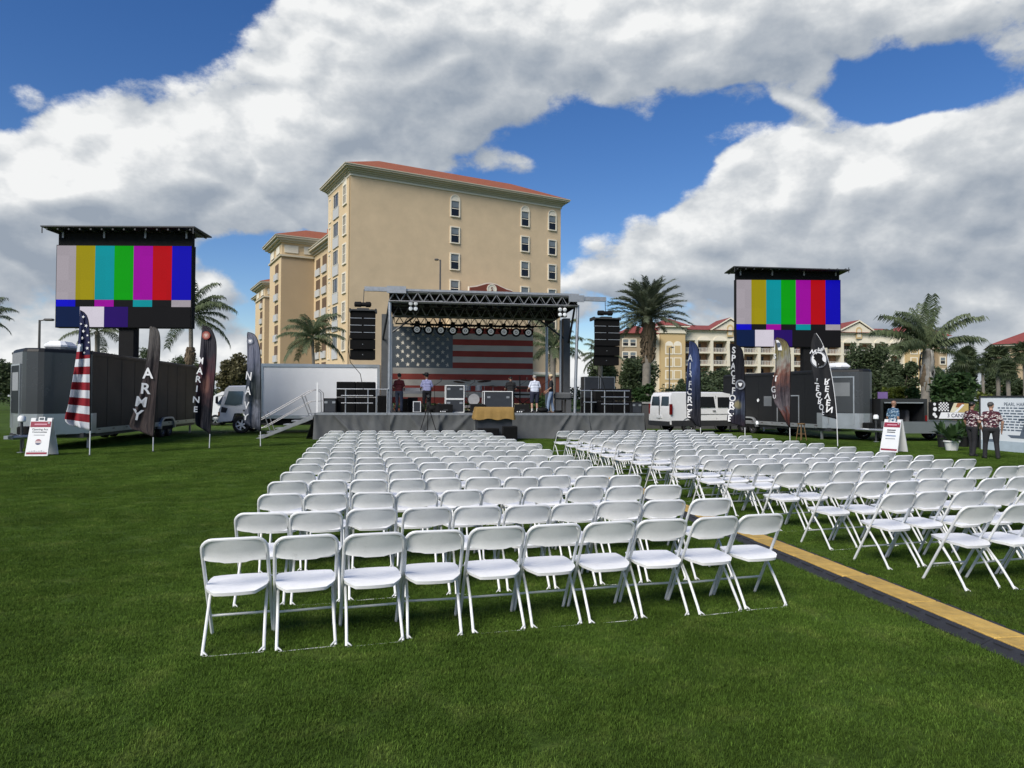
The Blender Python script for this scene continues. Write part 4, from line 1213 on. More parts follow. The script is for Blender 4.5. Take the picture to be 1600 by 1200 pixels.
line_array('black loudspeaker array hanging from the right stage outrigger', 926, 965.5, 499, 571, 467, 944)

# ---- road cases and speakers on deck
def case(name, label, cat, x, y, z, w, d, h, edge=M_ALU, group=None, latches=True, mid=False, rz=0.0):
    t = st(name, label, cat, x, y, z, rz, group)
    MB().b2(-w / 2, w / 2, -d / 2, d / 2, .015, h - .015).build('body', M_CASE, t)
    e = MB(); k = .032
    for a in (-1, 1):
        for b in (-1, 1):
            e.box((a * (w / 2), b * (d / 2), h / 2), (k, k, h))
            e.box((a * (w / 2), 0, k / 2 if b < 0 else h - k / 2), (k * .99, d - k, k))
            e.box((0, a * (d / 2), k / 2 if b < 0 else h - k / 2), (w - k, k * .98, k))
    if mid: e.box((0, -d / 2, h * .52), (w, k * .97, k))
    e.build('edge_frame', edge, t)
    if latches:
        l = MB().b2(-.07, .07, -.012, .0, -.045, .045).mesh('latch', M_ALU)
        for a in (-.34, .34):
            link('latch', l, t, (a * w, -d / 2 - .002, h * .72))
    return t
def speaker_box(label, x, y, z, w, d, h, rz=0.0, horns=True, group='subwoofer boxes on the wings'):
    t = st('subwoofer', label, 'loudspeaker', x, y, z, rz, group)
    MB().cbox((0, 0, h / 2), (w, d, h), .02).build('cabinet', M_BLACK, t)
    MB().b2(-w / 2 + .04, w / 2 - .04, -d / 2 - .012, -d / 2 - .001, .05, h - .05).build('grille', M_GRILLE, t)
    for a in (-1, 1):
        MB().b2(a * (w / 2) - .015, a * (w / 2) + .015, -.1, .1, h * .45, h * .6).build('handle', M_STEEL, t)
    return t
xa, xb = su(526, .9), su(587, .9)
hh = 1.42
for j in range(2):
    for i in range(2):
        speaker_box('black subwoofer cabinet, %s %s of the stack on the left wing' % (('lower', 'upper')[j], ('left', 'right')[i]), xa + (xb - xa) * (i + .5) / 2, 1.0, DECK + j * (hh * .48), (xb - xa) / 2 - .03, .8, hh * .47)
speaker_box('short black speaker box at the right end of the left wing', su(599, .6), .7, DECK, .5, .6, .75)
case('road_case', 'small black road case at the top of the stage stairs', 'case', su(516, .5), .6, DECK, .5, .5, .62, M_BLACK, 'road cases on the stage')
xa, xb = su(926, .9), su(984, .9)
for j in range(2):
    for i in range(2):
        speaker_box('black subwoofer cabinet, %s %s of the stack on the right wing' % (('lower', 'upper')[j], ('left', 'right')[i]), xa + (xb - xa) * (i + .5) / 2, 1.0, DECK + j * (1.16 * .49), (xb - xa) / 2 - .03, .8, 1.16 * .48)
speaker_box('narrow black speaker box left of the stack on the right wing', su(919, .5), .6, DECK, .5, .6, .72)
case('road_case', 'small black road case at the right end of the right wing', 'case', su(993.5, .4), .5, DECK, .45, .5, .52, M_BLACK, 'road cases on the stage')
for k, px in enumerate((921.5, 946)):
    t = case('amplifier_rack', 'tall grey rack with pale edges behind the subwoofers, %s one' % ('left', 'right')[k], 'rack', su(px, 3), 3.0, DECK, .72, .7, 1.75, M_ALU, 'amplifier racks', False)
v = 1.1
t = case('road_case', 'upper of two stacked black road cases with white edges on stage', 'case', su(710, v), v, DECK + .62, .82, .6, .62, M_WHITE, 'road cases on the stage')
t = case('road_case', 'lower of two stacked black road cases with white edges on stage', 'case', su(710, v), v, DECK, .82, .6, .61, M_WHITE, 'road cases on the stage')
t = case('road_case', 'wide black road case with white edges behind the gold cloth', 'case', su(777.5, .7), .8, DECK, 1.28, .7, .98, M_WHITE, 'road cases on the stage')
def wedge(label, x, y, rz):
    t = st('monitor_wedge', label, 'monitor speaker', x, y, DECK, rz, 'floor monitor wedges')
    MB().prism([(-.28, 0), (.25, 0), (.28, .1), (.02, .4), (-.28, .36)], -.33, .33, fn=lambda x, y, z: (z, x, y)).build('cabinet', M_BLACK, t)
    MB().box((0, -.29, .12), (.2, .012, .08)).build('handle_plate', M_STEEL, t)
    l = MB().lathe([(0, -.01), (.03, -.01), (.03, 0)], (0, -.285, 0), 10, 'Y', close=False).mesh('connector', M_WHITE)
    for a in (-.22, -.12, -.03): link('connector', l, t, (a, 0, .06))
wedge('black monitor wedge on deck left of the stacked road cases', su(694, .4), .5, .2)
wedge('black monitor wedge on deck beside the man in shorts', su(816, .4), .5, -.1)
wedge('black monitor wedge in front of the drum kit', su(747, .4), .5, 0)
# guitar amp stack and small gear on the left
speaker_box('dark amplifier cabinet behind the red shirted man', su(637, 2.4), 2.6, DECK, .5, .5, .62, group='amplifiers on stage')
speaker_box('blue black amplifier cabinet in front of the drum riser', su(645, 2), 2.1, DECK, .46, .45, .68, group='amplifiers on stage')
t = case('equipment_rack', 'white framed equipment rack beside the man in the cowboy hat', 'rack', su(651.5, 1.2), 1.3, DECK, .32, .4, .5, M_WHITE, None, False)
t = st('mixing_desk', 'grey mixing desk with knobs behind the man in the cowboy hat', 'mixer', su(648, 3.5), 3.6, DECK)
MB().b2(-.7, .7, -.35, .35, .86, .98).build('desk_top', M_ALUD, t)
for a in (-.6, .6): MB().b2(a - .03, a + .03, -.25, .25, 0, .86).build('leg', M_STEEL, t)
MB().b2(-.72, .72, .3, .36, .98, 1.15).build('meter_bridge', M_ALUD, t)

# ---- drum kit
def make_drums():
    x, y = su(739, 3.4), 3.7
    t = st('drum_riser', 'low grey drum riser platform on the stage', 'riser', x, y, DECK)
    MB().b2(-1.1, 1.1, -1, 1, .2, .3).build('platform', mat('riser_grey', (.22, .21, .22), .8), t)
    for a in (-1, 1):
        for b in (-.9, .9): MB().b2(a * 1.03 - .03, a * 1.03 + .03, b - .03, b + .03, 0, .2).build('leg', M_STEEL, t)
    M_SH = mat('drum_shell', (.14, .16, .19), .25, var=.2, vscale=9, coat=.6); M_SKN = mat('drum_skin', (.5, .5, .5), .6)
    M_CYM = mat('cymbal_brass', (.16, .13, .09), .35, .9, var=.2)
    t = st('drum_kit', 'dark grey drum kit with cymbals in front of the flag', 'drum kit', x, y, DECK + .3)
    b = MB().lathe([(.28, -.2), (.29, -.2), (.29, .2), (.28, .2)], (.05, 0, .3), 22, 'Y', close=False).build('bass_drum', M_SH, t, True)
    MB().lathe([(0, -.19), (.28, -.19), (.28, -.2)], (.05, 0, .3), 22, 'Y', close=False).build('drum_head', M_SKN, b)
    for (a, c, r, h, z) in ((-.25, -.1, .16, .24, .72), (.3, -.1, .17, .26, .72), (.7, .1, .2, .4, .3), (-.6, .1, .18, .16, .55)):
        d = MB().lathe([(r, 0), (r, h)], (a, c, z), 18, close=True).build('tom_drum', M_SH, t, True)
        MB().lathe([(r * .9, h), (r * 1.04, h - .01), (r * 1.04, h + .012), (r * .98, h + .012)], (a, c, z), 18, close=False).build('drum_hoop', M_ALU, d, True)
    for (a, c, z, r, tl) in ((-.65, .1, 1.15, .3, .2), (.62, .2, 1.2, .36, -.15), (1.0, -.2, .95, .24, .1), (-.3, .45, 1.25, .28, .2)):
        cy = MB().lathe([(r, 0), (r * .5, .02), (.04, .035), (0, .05)], (0, 0, 0), 20, close=False).build('cymbal', M_CYM, t, True, (a, c, z), (tl, tl * .5, 0))
        s = MB().tube([(a, c, .25), (a, c, z)], .012, 6)
        for q in range(3): s.tube([(a, c, .3), (a + .25 * math.cos(q * 2.1), c + .25 * math.sin(q * 2.1), 0)], .01, 5)
        s.build('cymbal_stand', M_ALU, t)
make_drums()
def mic_stand(label, px, v, h):
    t = st('microphone_stand', label, 'mic stand', su(px, v), v, DECK, 0, 'microphone stands')
    MB().lathe([(.13, 0), (.13, .02), (.03, .04)], n=14).build('foot', M_BLACK, t)
    MB().tube([(0, 0, .02), (0, 0, h)], .012, 6).build('pole', M_BLACK, t)
    MB().tube([(0, 0, h - .05), (.3, -.1, h + .15)], .009, 6).build('boom', M_BLACK, t)
    MB().lathe([(.015, 0), (.02, .1), (.03, .12), (.025, .16)], (.3, -.1, h + .14), 10).build('microphone', M_STEEL, t)
mic_stand('slim black microphone stand beside the drum kit', 731, 1.6, 1.25)
mic_stand('slim black microphone stand left of the man in shorts', 813, 1.8, 1.35)
def music_stand():
    t = st('keyboard_stand', 'black two tier keyboard stand near the man in shorts', 'keyboard stand', su(818, 2.6), 2.8, DECK)
    for z in (.8, 1.12): MB().b2(-.7, .7, -.15, .15, z, z + .09).build('keyboard', M_BLACK, t)
    s = MB(); s.tube([(-.15, 0, 0), (-.15, 0, 1.75)], .025, 6); s.tube([(-.5, .2, 0), (.5, -.2, .8)], .02, 6); s.tube([(.5, .2, 0), (-.5, -.2, .8)], .02, 6); s.build('stand', M_BLACK, t)
mic_stand('slim black microphone stand behind the man in the cowboy hat', 679, 2.6, 1.3)
mic_stand('slim black microphone stand near the right rear post', 848, 3.4, 1.4)
music_stand()
def cable(label, pts):
    t = st('deck_cable', label, 'cable', 0, 0, DECK, 0, 'cables on the stage deck')
    r_ = random.Random(len(label)); q = []
    for (a, b), (c, d) in zip(pts[:-1], pts[1:]):
        for k in range(6): q.append((su(a + (c - a) * k / 6, b) + r_.uniform(-.06, .06), b + (d - b) * k / 6 + r_.uniform(-.07, .07), .016))
    MB().tube(q, .016, 6).build('cable_run', M_BLACK, t, True)
cable('black cable looping over the deck by the red shirted man', [(614, .3), (640, .25), (660, .5), (690, .2)])
cable('black cable along the deck edge beside the gold cloth', [(800, .2), (830, .3), (850, .2), (890, .4)])
def coil(label, px, v, r):
    t = st('cable_coil', label, 'cable', su(px, v), v, DECK, 0, 'cable coils on the stage deck')
    for k in range(4):
        MB().tube([((r + .015 * k) * math.cos(a * .35), (r + .015 * k) * math.sin(a * .35), .02 + .028 * k) for a in range(19)], .016, 5).build('loop', M_BLACK, t, True)
coil('black cable coil on the deck left of the stacked road cases', 684, .9, .17)
coil('black cable coil on the deck behind the man in jeans', 872, .5, .15)
def bag(label, px, v, w, h, m):
    t = st('gear_bag', label, 'bag', su(px, v), v, DECK, .3, 'soft bags on stage')
    MB().ball((0, 0, h / 2), (w / 2, .22, h / 2), 14, 8).build('bag_body', m, t, True)
    MB().tube([(-w * .3, -.1, h * .9), (-w * .15, -.14, h * 1.2), (w * .15, -.14, h * 1.2), (w * .3, -.1, h * .9)], .014, 5).build('strap', M_BLACK, t, True)
bag('dark gear bag at the feet of the man in the cowboy hat', 676, 1.2, .6, .34, M_BLACK)
bag('olive gear bag beside the man in the cowboy hat', 657.5, 1.7, .4, .4, mat('bag_olive', (.09, .09, .05), .9))
bag('black gear bag beside the man in jeans', 848, .7, .55, .26, M_BLACK)
def gear_cover():
    t = st('covered_equipment', 'grey covered equipment box on legs at the right stage post', 'equipment', su(880, 1.2), 1.3, DECK)
    MB().cbox((0, 0, .78), (.8, .5, .34), .08).build('cover', mat('cover_grey', (.09, .095, .10), .9, bump=.4, bscale=12), t)
    for a in (-.25, .25): MB().b2(a - .12, a + .12, -.18, .18, 0, .62).build('pedestal', M_COLUMN, t)
gear_cover()
# gold cloth over a case before the stage, with a black box at its side
def make_gold():
    v = -1.6
    xl, xr = su(741, v), su(802, v); zt_ = sz(636, 770, v); w = xr - xl
    x = (xl + xr) / 2
    t = st('draped_case', 'low case before the stage draped with a gold cloth', 'table', x, v, 0)
    M_G = mat('gold_cloth', s2l((142, 113, 60)), .8, var=.12, vscale=5, bump=.3, bscale=30)
    MB().b2(-w / 2 + .1, w / 2 - .1, -.35, .5, 0, zt_ - .02).build('case_body', M_CASE, t)
    n = 26
    def ring(k, dz, ex):
        out = []
        for i in range(4 * n):
            s, f = divmod(i, n); f /= n
            hx, hy = w / 2 + ex - .06, .52 + ex - .06
            p = [(-hx + 2 * hx * f, -hy), (hx, -hy + 2 * hy * f), (hx - 2 * hx * f, hy), (-hx, hy - 2 * hy * f)][s]
            wv = 1 + (.035 * math.sin(i * .9) + .02 * math.sin(i * 2.1)) * k
            out.append((p[0] * wv, p[1] * wv, zt_ + dz - (.03 * math.sin(i * .55) if k == 1 else 0)))
        return out
    rings = [ring(0, .004, -.02), ring(0, -.03, .01), ring(.5, -.22, .04), ring(1, -.50, .07)]
    vs = [p for r in rings for p in r]; m4 = 4 * n
    fs = [(j * m4 + i, j * m4 + (i + 1) % m4, (j + 1) * m4 + (i + 1) % m4, (j + 1) * m4 + i)[::-1] for j in range(3) for i in range(m4)] + [tuple(range(m4))]
    MB().add(vs, fs).build('cloth', M_G, t, True)
    speaker_box('dark box on the grass right of the gold draped case', su(796, -1.9), -1.9, 0, .62, .5, .62, group='front fill boxes')
    speaker_box('dark grey box under the front of the gold draped case', su(763, -2.2), -2.25, 0, .85, .4, .55, group='front fill boxes')
make_gold()
def make_tripod():
    v = -1.2
    x = su(669, v); h = sz(620, 669, v)
    t = st('camera_tripod', 'black tripod with a small camera standing before the stage', 'tripod', x, v, 0)
    for a in (90, 215, 325):
        MB().tube([(0, 0, h - .35), (.55 * math.cos(R(a)), .55 * math.sin(R(a)), 0)], [.022, .014], 6).build('leg', M_BLACK, t)
    MB().tube([(0, 0, h - .8), (0, 0, h - .05)], .02, 6).build('centre_column', M_STEEL, t)
    MB().lathe([(.05, 0), (.07, .03), (.07, .1), (.04, .14)], (0, 0, h - .2), 12).build('head', M_BLACK, t)
    c = MB().cbox((0, 0, h + .02), (.16, .2, .14), .03).build('camera_body', M_BLACK, t)
    MB().lathe([(.055, -.2), (.06, -.1), (.05, -.08)], (0, 0, h + .02), 14, 'Y').build('lens', M_STEEL, c)
make_tripod()
# ------------------------------------------------------------------ screen trailers
M_CHAR = mat('trailer_charcoal', (0.012, 0.0125, 0.0135), 0.5, var=0.12, vscale=1.2, spec=.25)
M_CHARG = mat('trailer_gloss_grey', (0.040, 0.044, 0.049), 0.25, var=0.1, vscale=1.0, coat=.3)
M_SHEET = mat('aluminium_sheet', (0.50, 0.52, 0.54), 0.30, 0.75, var=0.10, vscale=2.5)
M_TYRE = mat('tyre_rubber', (0.012, 0.012, 0.013), 0.8, var=0.2)
M_RIM = mat('rim_alloy', (0.5, 0.5, 0.52), 0.28, 0.9, var=0.1)
M_SMOKE = mat('smoked_glass', (0.16, 0.17, 0.18), 0.12, var=0.1, vscale=2, spec=.7)
def wheel(parent, x, y, r, w, side, spokes=5, rim=None):
    """a road wheel as a part of a vehicle; side = +1 shows on +y"""
    t = MB().lathe([(r * .62, -w / 2), (r * .9, -w / 2), (r * .985, -w * .38), (r, -w * .15), (r, w * .15), (r * .985, w * .38), (r * .9, w / 2), (r * .62, w / 2)], (0, 0, 0), 26, 'Y', close=False)
    o = t.build('wheel', M_TYRE, parent, True, (x, y, r))
    q = MB()
    q.lathe([(r * .63, -w * .45), (r * .60, -w * .2), (r * .60, w * .2), (r * .63, w * .45)], n=24, axis='Y', close=False)
    yy = side * w * .30
    q.lathe([(0, yy + side * .03), (r * .17, yy + side * .025), (r * .19, yy - side * .02), (0, yy - side * .05)], n=14, axis='Y', close=False)
    for k in range(spokes):
        a = 2 * math.pi * k / spokes + .3
        q.box((math.cos(a) * r * .38, yy, math.sin(a) * r * .38), (r * .48, .035, r * .17), (0, -a, 0))
    q.build('rim', rim or M_RIM, o, True)
    MB().lathe([(0, -side * .02), (r * .58, -side * .02)], n=20, axis='Y', close=False).build('brake_drum', M_BLACK, o)
    return o
BARS = [(160, 153, 160), (150, 138, 8), (0, 140, 150), (0, 150, 8), (150, 0, 150), (172, 0, 14), (6, 0, 172)]
def led(c, name):
    m = bpy.data.materials.get(name)
    if m: return m
    m = bpy.data.materials.new(name); m.use_nodes = True
    N, L = m.node_tree.nodes, m.node_tree.links
    b = N['Principled BSDF']; b.inputs['Base Color'].default_value = (.004, .004, .0045, 1); b.inputs['Roughness'].default_value = .7; b.inputs['Specular IOR Level'].default_value = .06
    l = s2l(c); k = 2 ** -EXPO
    tc = N.new('ShaderNodeTexCoord')
    n = N.new('ShaderNodeTexNoise'); n.inputs['Scale'].default_value = 26; n.inputs['Detail'].default_value = 3; n.inputs['Roughness'].default_value = .9
    L.new(tc.outputs['Object'], n.inputs['Vector'])
    vo = N.new('ShaderNodeTexVoronoi'); vo.inputs['Scale'].default_value = 2.0; vo.distance = 'CHEBYCHEV'; vo.inputs['Randomness'].default_value = 0
    L.new(tc.outputs['Object'], vo.inputs['Vector'])
    wn = N.new('ShaderNodeTexWhiteNoise'); L.new(vo.outputs['Position'], wn.inputs['Vector'])
    r1 = N.new('ShaderNodeMapRange'); r1.inputs['From Min'].default_value = .3; r1.inputs['From Max'].default_value = .7; r1.inputs['To Min'].default_value = .86 * k; r1.inputs['To Max'].default_value = 1.12 * k
    L.new(n.outputs['Fac'], r1.inputs['Value'])
    r2 = N.new('ShaderNodeMapRange'); r2.inputs['To Min'].default_value = .95; r2.inputs['To Max'].default_value = 1.04; L.new(wn.outputs['Value'], r2.inputs['Value'])
    mm = nset(N.new('ShaderNodeMath'), operation='MULTIPLY'); L.new(r1.outputs[0], mm.inputs[0]); L.new(r2.outputs[0], mm.inputs[1])
    b.inputs['Emission Color'].default_value = l + (1,); L.new(mm.outputs[0], b.inputs['Emission Strength'])
    return m

def make_screen_trailer(label, N_, R_, visible, scr_px, scr_D, mast_px, ac_px, extra):
    """N_ / R_: front and rear ends of the long side the camera sees"""
    h = (N_ - R_); Ln = h.length; h.normalize()
    left = Vector((-h.y, h.x, 0))
    HW = 1.25
    o = R_ - left * HW * visible             # centre line at the rear
    yaw = math.atan2(h.y, h.x)
    t = thing('screen_trailer', label, 'trailer', (o.x, o.y, 0), yaw)
    F = Frame((o.x, o.y), yaw)
    zb, zt = .52, extra.get('zt', 3.15)
    aw, nl = .22, 1.25
    plan = [(0, -HW), (Ln, -HW), (Ln + nl - .06, -aw - .10), (Ln + nl, -aw + .05), (Ln + nl, aw - .05), (Ln + nl - .06, aw + .10), (Ln, HW), (0, HW)]
    def shell(zs_, ins):
        mb = MB(); n = len(plan)
        rings = []
        for z, i in zip(zs_, ins):
            rings.append([(x - (i if x > Ln else 0) + (i if x < .1 else 0), y * (1 - i / HW), z) for x, y in plan])
        vs = [p for r in rings for p in r]
        fs = [tuple(range(n - 1, -1, -1)), tuple(range(len(vs) - n, len(vs)))]
        for j in range(len(rings) - 1):
            fs += [(j * n + i, j * n + (i + 1) % n, (j + 1) * n + (i + 1) % n, (j + 1) * n + i) for i in range(n)]
        return mb.add(vs, fs)
    shell([zb + .14, zt - .12, zt - .04, zt], [0, 0, .03, .10]).build('body', M_CHAR, t)
    # gloss grey nose skin above, bright sheet below
    def nose(z0, z1, off, x0, sides=(1, -1)):
        mb = MB()
        pl = [(Ln + x0, -HW - off), (Ln + off * .3, -HW - off), (Ln + nl - .06 + off, -aw - .10 - off * .6), (Ln + nl + off, -aw + .05), (Ln + nl + off, aw - .05), (Ln + nl - .06 + off, aw + .10 + off * .6), (Ln + off * .3, HW + off), (Ln + x0, HW + off)]
        vs = [(x, y, z) for z in (z0, z1) for x, y in pl]
        n = len(pl)
        fs = [(i, i + 1, n + i + 1, n + i) for i in range(n - 1)] + [tuple(range(n, 2 * n)), tuple(range(n - 1, -1, -1))]
        return mb.add(vs, fs)
    nose(1.2, zt - .13, .012, 0.0).build('nose_skin', M_CHARG, t)
    nose(zb, 1.2, .022, -.35).build('nose_stone_guard', M_SHEET, t)
    for s in (-1, 1):
        MB().b2(-.02, Ln - .36, s * (HW - .02), s * (HW + .025), zb - .02, zb + .16).build('bottom_rail', M_SHEET, t)
        MB().b2(0, Ln, s * (HW + .002), s * (HW + .03), zt - .16, zt - .09).build('roof_rail', M_CHAR, t)
        sm_ = MB().b2(-.012, .012, -.003, .003, zb + .16, zt - .17).mesh('panel_seam', M_CHAR)
        for k in range(1, int(Ln / 1.22) + 1): link('panel_seam', sm_, t, (Ln - k * 1.22, s * (HW + .003), 0))
        mk = MB().b2(-.09, .09, -.006, .006, -.012, .012).mesh('marker_light', mat('marker_dark', (.05, .012, .01), .4))
        for k in range(10):
            link('marker_light', mk, t, (Ln * (k + .5) / 10, s * (HW + .028), zb + .10))
    MB().b2(0, Ln + .3, -HW + .1, HW - .1, zb - .14, zb + .02).build('chassis', M_STEEL, t)
    # wheels and fenders
    wx = Ln * extra['wheel']
    for s in (-1, 1):
        for k in (-.43, .43):
            wheel(t, wx + k, s * (HW - .12), .36, .24, s)
        n = 12
        fe = MB(); R0, R1 = .43, .50
        prof = [(-.43 + R1 * math.cos(math.pi - math.pi / 2 * k / 6), R1 * math.sin(math.pi / 2 * k / 6)) for k in range(7)] + [(.43 + R1 * math.cos(math.pi / 2 - math.pi / 2 * k / 6), R1 * math.sin(math.pi / 2 - math.pi / 2 * k / 6)) for k in range(7)]
        inn = [(x * R0 / R1 if abs(x) > .43 else x, y * R0 / R1) for x, y in prof]
        for i in range(13):
            q = [prof[i], prof[i + 1], inn[i + 1], inn[i]]
            fe.prism(q, HW - .06, HW + .09, fn=lambda x, y, z: (x + wx, s * z, y + .38))
        fe.build('fender', M_SHEET, t)
        MB().b2(wx - .85, wx + .85, s * (HW - .30), s * (HW + .004), .34, .86).build('wheel_well', M_BLACK, t)
    # nose door on the kerb side
    a, b = Vector((Ln + .06, -HW - .02, 0)), Vector((Ln + nl - .08, -aw - .13, 0))
    d = (b - a); dl = d.length; d.normalize(); nrm = Vector((d.y, -d.x, 0))
    def onw(u, z, off): 
        p = a + d * u + nrm * off; return (p.x, p.y, z)
    def panel(u0, u1, z0, z1, o0, o1):
        mb = MB(); vs = [onw(u, z, o_) for o_ in (o0, o1) for u, z in ((u0, z0), (u1, z0), (u1, z1), (u0, z1))]
        return mb.add(vs, [(3, 2, 1, 0), (4, 5, 6, 7), (0, 1, 5, 4), (1, 2, 6, 5), (2, 3, 7, 6), (3, 0, 4, 7)])
    u0, u1 = dl * .16, dl * .86
    fr = MB()
    for q in ((u0 - .05, u0, .72, 2.82), (u1, u1 + .05, .72, 2.82), (u0, u1, 2.77, 2.82)):
        p = panel(q[0], q[1], q[2], q[3], .0, .035); fr.add(p.v, p.f)
    door = panel(u0, u1, 1.22, 2.77, .0, .02).build('door', extra['door_mat'], t)
    fr.build('door_frame', M_SHEET, door)
    panel(u0 + .13, u1 - .13, 1.95, 2.55, .021, .03).build('door_window', M_SMOKE, door)
    panel(u0 + .03, u0 + .09, 1.6, 1.68, .02, .05).build('handle', M_ALU, door)
    # tongue, jack and toolbox
    tg = MB()
    for s in (-1, 1): tg.bar((Ln - .2, s * .7, zb - .02), (Ln + nl + 1.15, s * .04, zb - .02), .09)
    tg.box((Ln + nl + 1.25, 0, zb), (.3, .12, .1)); tg.build('tongue', M_SHEET, t)
    j = MB().tube([(Ln + nl + .55, 0, .03), (Ln + nl + .55, 0, zb + .45)], .04, 8).build('tongue_jack', M_STEEL, t)
    MB().lathe([(.08, 0), (.11, .03), (.11, .14), (.07, .2)], (Ln + nl + .55, 0, zb + .44), 12).build('jack_motor', M_WHITE, j, True)
    MB().lathe([(.12, 0), (.12, .02), (.03, .03)], (Ln + nl + .55, 0, 0), 12).build('jack_foot', M_SHEET, j)
    MB().cbox((Ln + nl + .2, 0, zb + .16), (.35, .5, .26), .03).build('battery_box', M_BLACK, t)
    for (x, s) in ((Ln - .3, 1), (Ln - .3, -1), (.4, 1), (.4, -1)):
        MB().b2(x - .04, x + .04, s * 1.05 - .04, s * 1.05 + .04, .0, zb).build('support_leg', M_ALU, t)
    # roof air conditioner
    ax = Ln - .55
    MB().cbox((ax, .0, zt + .16), (1.05, .75, .34), .14).build('air_conditioner', M_WHITE, t)
    if extra.get('hatch'):
        s = visible
        for (fa, w_, z_, h_, m_) in ((.47, .62, 1.45, .5, M_SMOKE),):
            MB().b2(Ln * fa, Ln * fa + w_, s * (HW + .002), s * (HW + .03), z_, z_ + h_).build('service_hatch', m_, t)
        fr = MB(); xa, xb = Ln * .60, Ln * .80
        for q in ((xa, xa + .05, .7, 2.0), (xb, xb + .05, .7, 2.0), (xa + .05, xb, 1.95, 2.0)):
            fr.b2(q[0], q[1], s * (HW + .002), s * (HW + .03), q[2], q[3])
        fr.build('side_door_frame', M_SHEET, t)
        MB().lathe([(0, .02), (.09, .02), (.09, 0)], (Ln * .41, s * HW - (0 if s > 0 else .02) - (.02 if s < 0 else 0), 1.75), 14, 'Y', close=False).build('cable_port', M_WHITE, t)
    # screen on its mast, turned to the audience
    x0, x1, y0, y1 = scr_px
    D = scr_D
    pc = at((x0 + x1) / 2, (y0 + y1) / 2, D)
    Wd, Hd = at(x1, y0, D).x - at(x0, y0, D).x, at(x0, y0, D).z - at(x0, y1, D).z
    inv = Matrix.Rotation(-yaw, 3, 'Z')
    loc = inv @ (Vector((pc.x, pc.y, pc.z)) - Vector((o.x, o.y, 0)))
    pm = at(mast_px, 560, D + .35)
    lm = inv @ (Vector((pm.x, pm.y, 0)) - Vector((o.x, o.y, 0)))
    MB().b2(-.3, .3, -.22, .22, zt - .3, pc.z + .3).build('mast', M_BLACK, t, loc=(lm.x, lm.y, 0), rot=(0, 0, -yaw))
    scr = MB().b2(-Wd / 2 - .03, Wd / 2 + .03, .02, .34, -Hd / 2 - .03, Hd / 2 + .03).build('screen', M_BLACK, t, loc=loc, rot=(0, 0, -yaw))
    w7 = Wd / 7
    def rect(a, b, c, d_, col, nm):          # panel in screen fractions, from the top left
        MB().b2(-Wd / 2 + a * Wd + .002, -Wd / 2 + b * Wd - .002, -.001, .021, Hd / 2 - d_ * Hd + .002, Hd / 2 - c * Hd - .002).build('colour_bar', led(col, nm), scr)
    nm7 = ['led_grey', 'led_yellow', 'led_cyan', 'led_green', 'led_magenta', 'led_red', 'led_blue']
    for k in range(7): rect(k / 7, (k + 1) / 7, 0, .665, BARS[k], nm7[k])
    low = [('led_blue2', (4, 4, 190)), ('led_black', (16, 16, 18)), ('led_magenta', BARS[4]), ('led_black', (16, 16, 18)), ('led_cyan', BARS[2]), ('led_black', (16, 16, 18)), ('led_grey', BARS[0])]
    for k in range(7): rect(k / 7, (k + 1) / 7, .665, .75, low[k][1], low[k][0])
    for (a, b, c, n_) in ((0, .178, (3, 26, 66), 'led_navy'), (.178, .358, (206, 200, 212), 'led_white'), (.358, .536, (36, 6, 96), 'led_violet'), (.536, 1, (17, 17, 19), 'led_black')):
        rect(a, b, .75, 1, c, n_)
    # hood over the screen
    hz = Hd / 2 + extra['hood']
    aw_ = MB(); x_ = Wd / 2 + extra.get('ov', .36)
    aw_.add([(-x_, -.5, hz), (x_ - .02, -.5, hz - extra.get('drop', 0)), (x_, 1.1, hz - .06 - extra.get('drop', 0)), (-x_, 1.1, hz - .06)] + [(-x_, -.5, hz - .05), (x_ - .02, -.5, hz - .05 - extra.get('drop', 0)), (x_, 1.1, hz - .11 - extra.get('drop', 0)), (-x_, 1.1, hz - .11)],
            [(0, 1, 2, 3), (7, 6, 5, 4), (0, 4, 5, 1), (1, 5, 6, 2), (2, 6, 7, 3), (3, 7, 4, 0)])
    hood = aw_.build('hood', M_STEEL, scr)
    cr = MB()
    for k in range(14):
        x = -x_ + 2 * x_ * (k + .5) / 14
        cr.b2(x - .03, x + .03, -.45, 1.05, hz - .16, hz - .09)
    cr.build('hood_ribs', M_STEEL, hood)
    for k in range(4):
        x = -Wd / 2 + Wd * (.04 + .92 * k / 3)
        MB().b2(x - .035, x + .035, .02, .08, hz - .38, hz - .05).build('hood_strut', M_ALUD, scr)
    MB().b2(-Wd / 2, Wd / 2, .1, .3, Hd / 2 + .035, hz - .12).build('hood_beam', M_BLACK, scr)
    for s, x in ((-1, -x_ + .05), (1, x_ - .08)):
        MB().b2(x - .015, x + .015, -.48, -.45, hz - .3, hz - .04).build('hood_hook', M_STEEL, hood)
    return t
Nl, Rl = at(143, 620, 24.0), at(308, 620, 35.4)
make_screen_trailer('charcoal trailer with raised colour bar screen, white air conditioner, left of the stage', Vector((Nl.x, Nl.y, 0)), Vector((Rl.x, Rl.y, 0)), 1, (88, 298, 384, 511), 28.6, 201, 95,
                    dict(wheel=.37, hood=.70, door_mat=M_CHAR, zt=3.33))
Nr, Rr = at(1285, 620, 31.6), at(1130, 620, 39.6)
make_screen_trailer('charcoal trailer with raised colour bar screen, right of the stage behind black flag', Vector((Nr.x, Nr.y, 0)), Vector((Rr.x, Rr.y, 0)), -1, (1151, 1313, 437.5, 541.5), 36.2, 1262, 1310,
                    dict(wheel=.29, hood=.62, door_mat=M_CHARG, hatch=True, drop=.14, ov=.3))

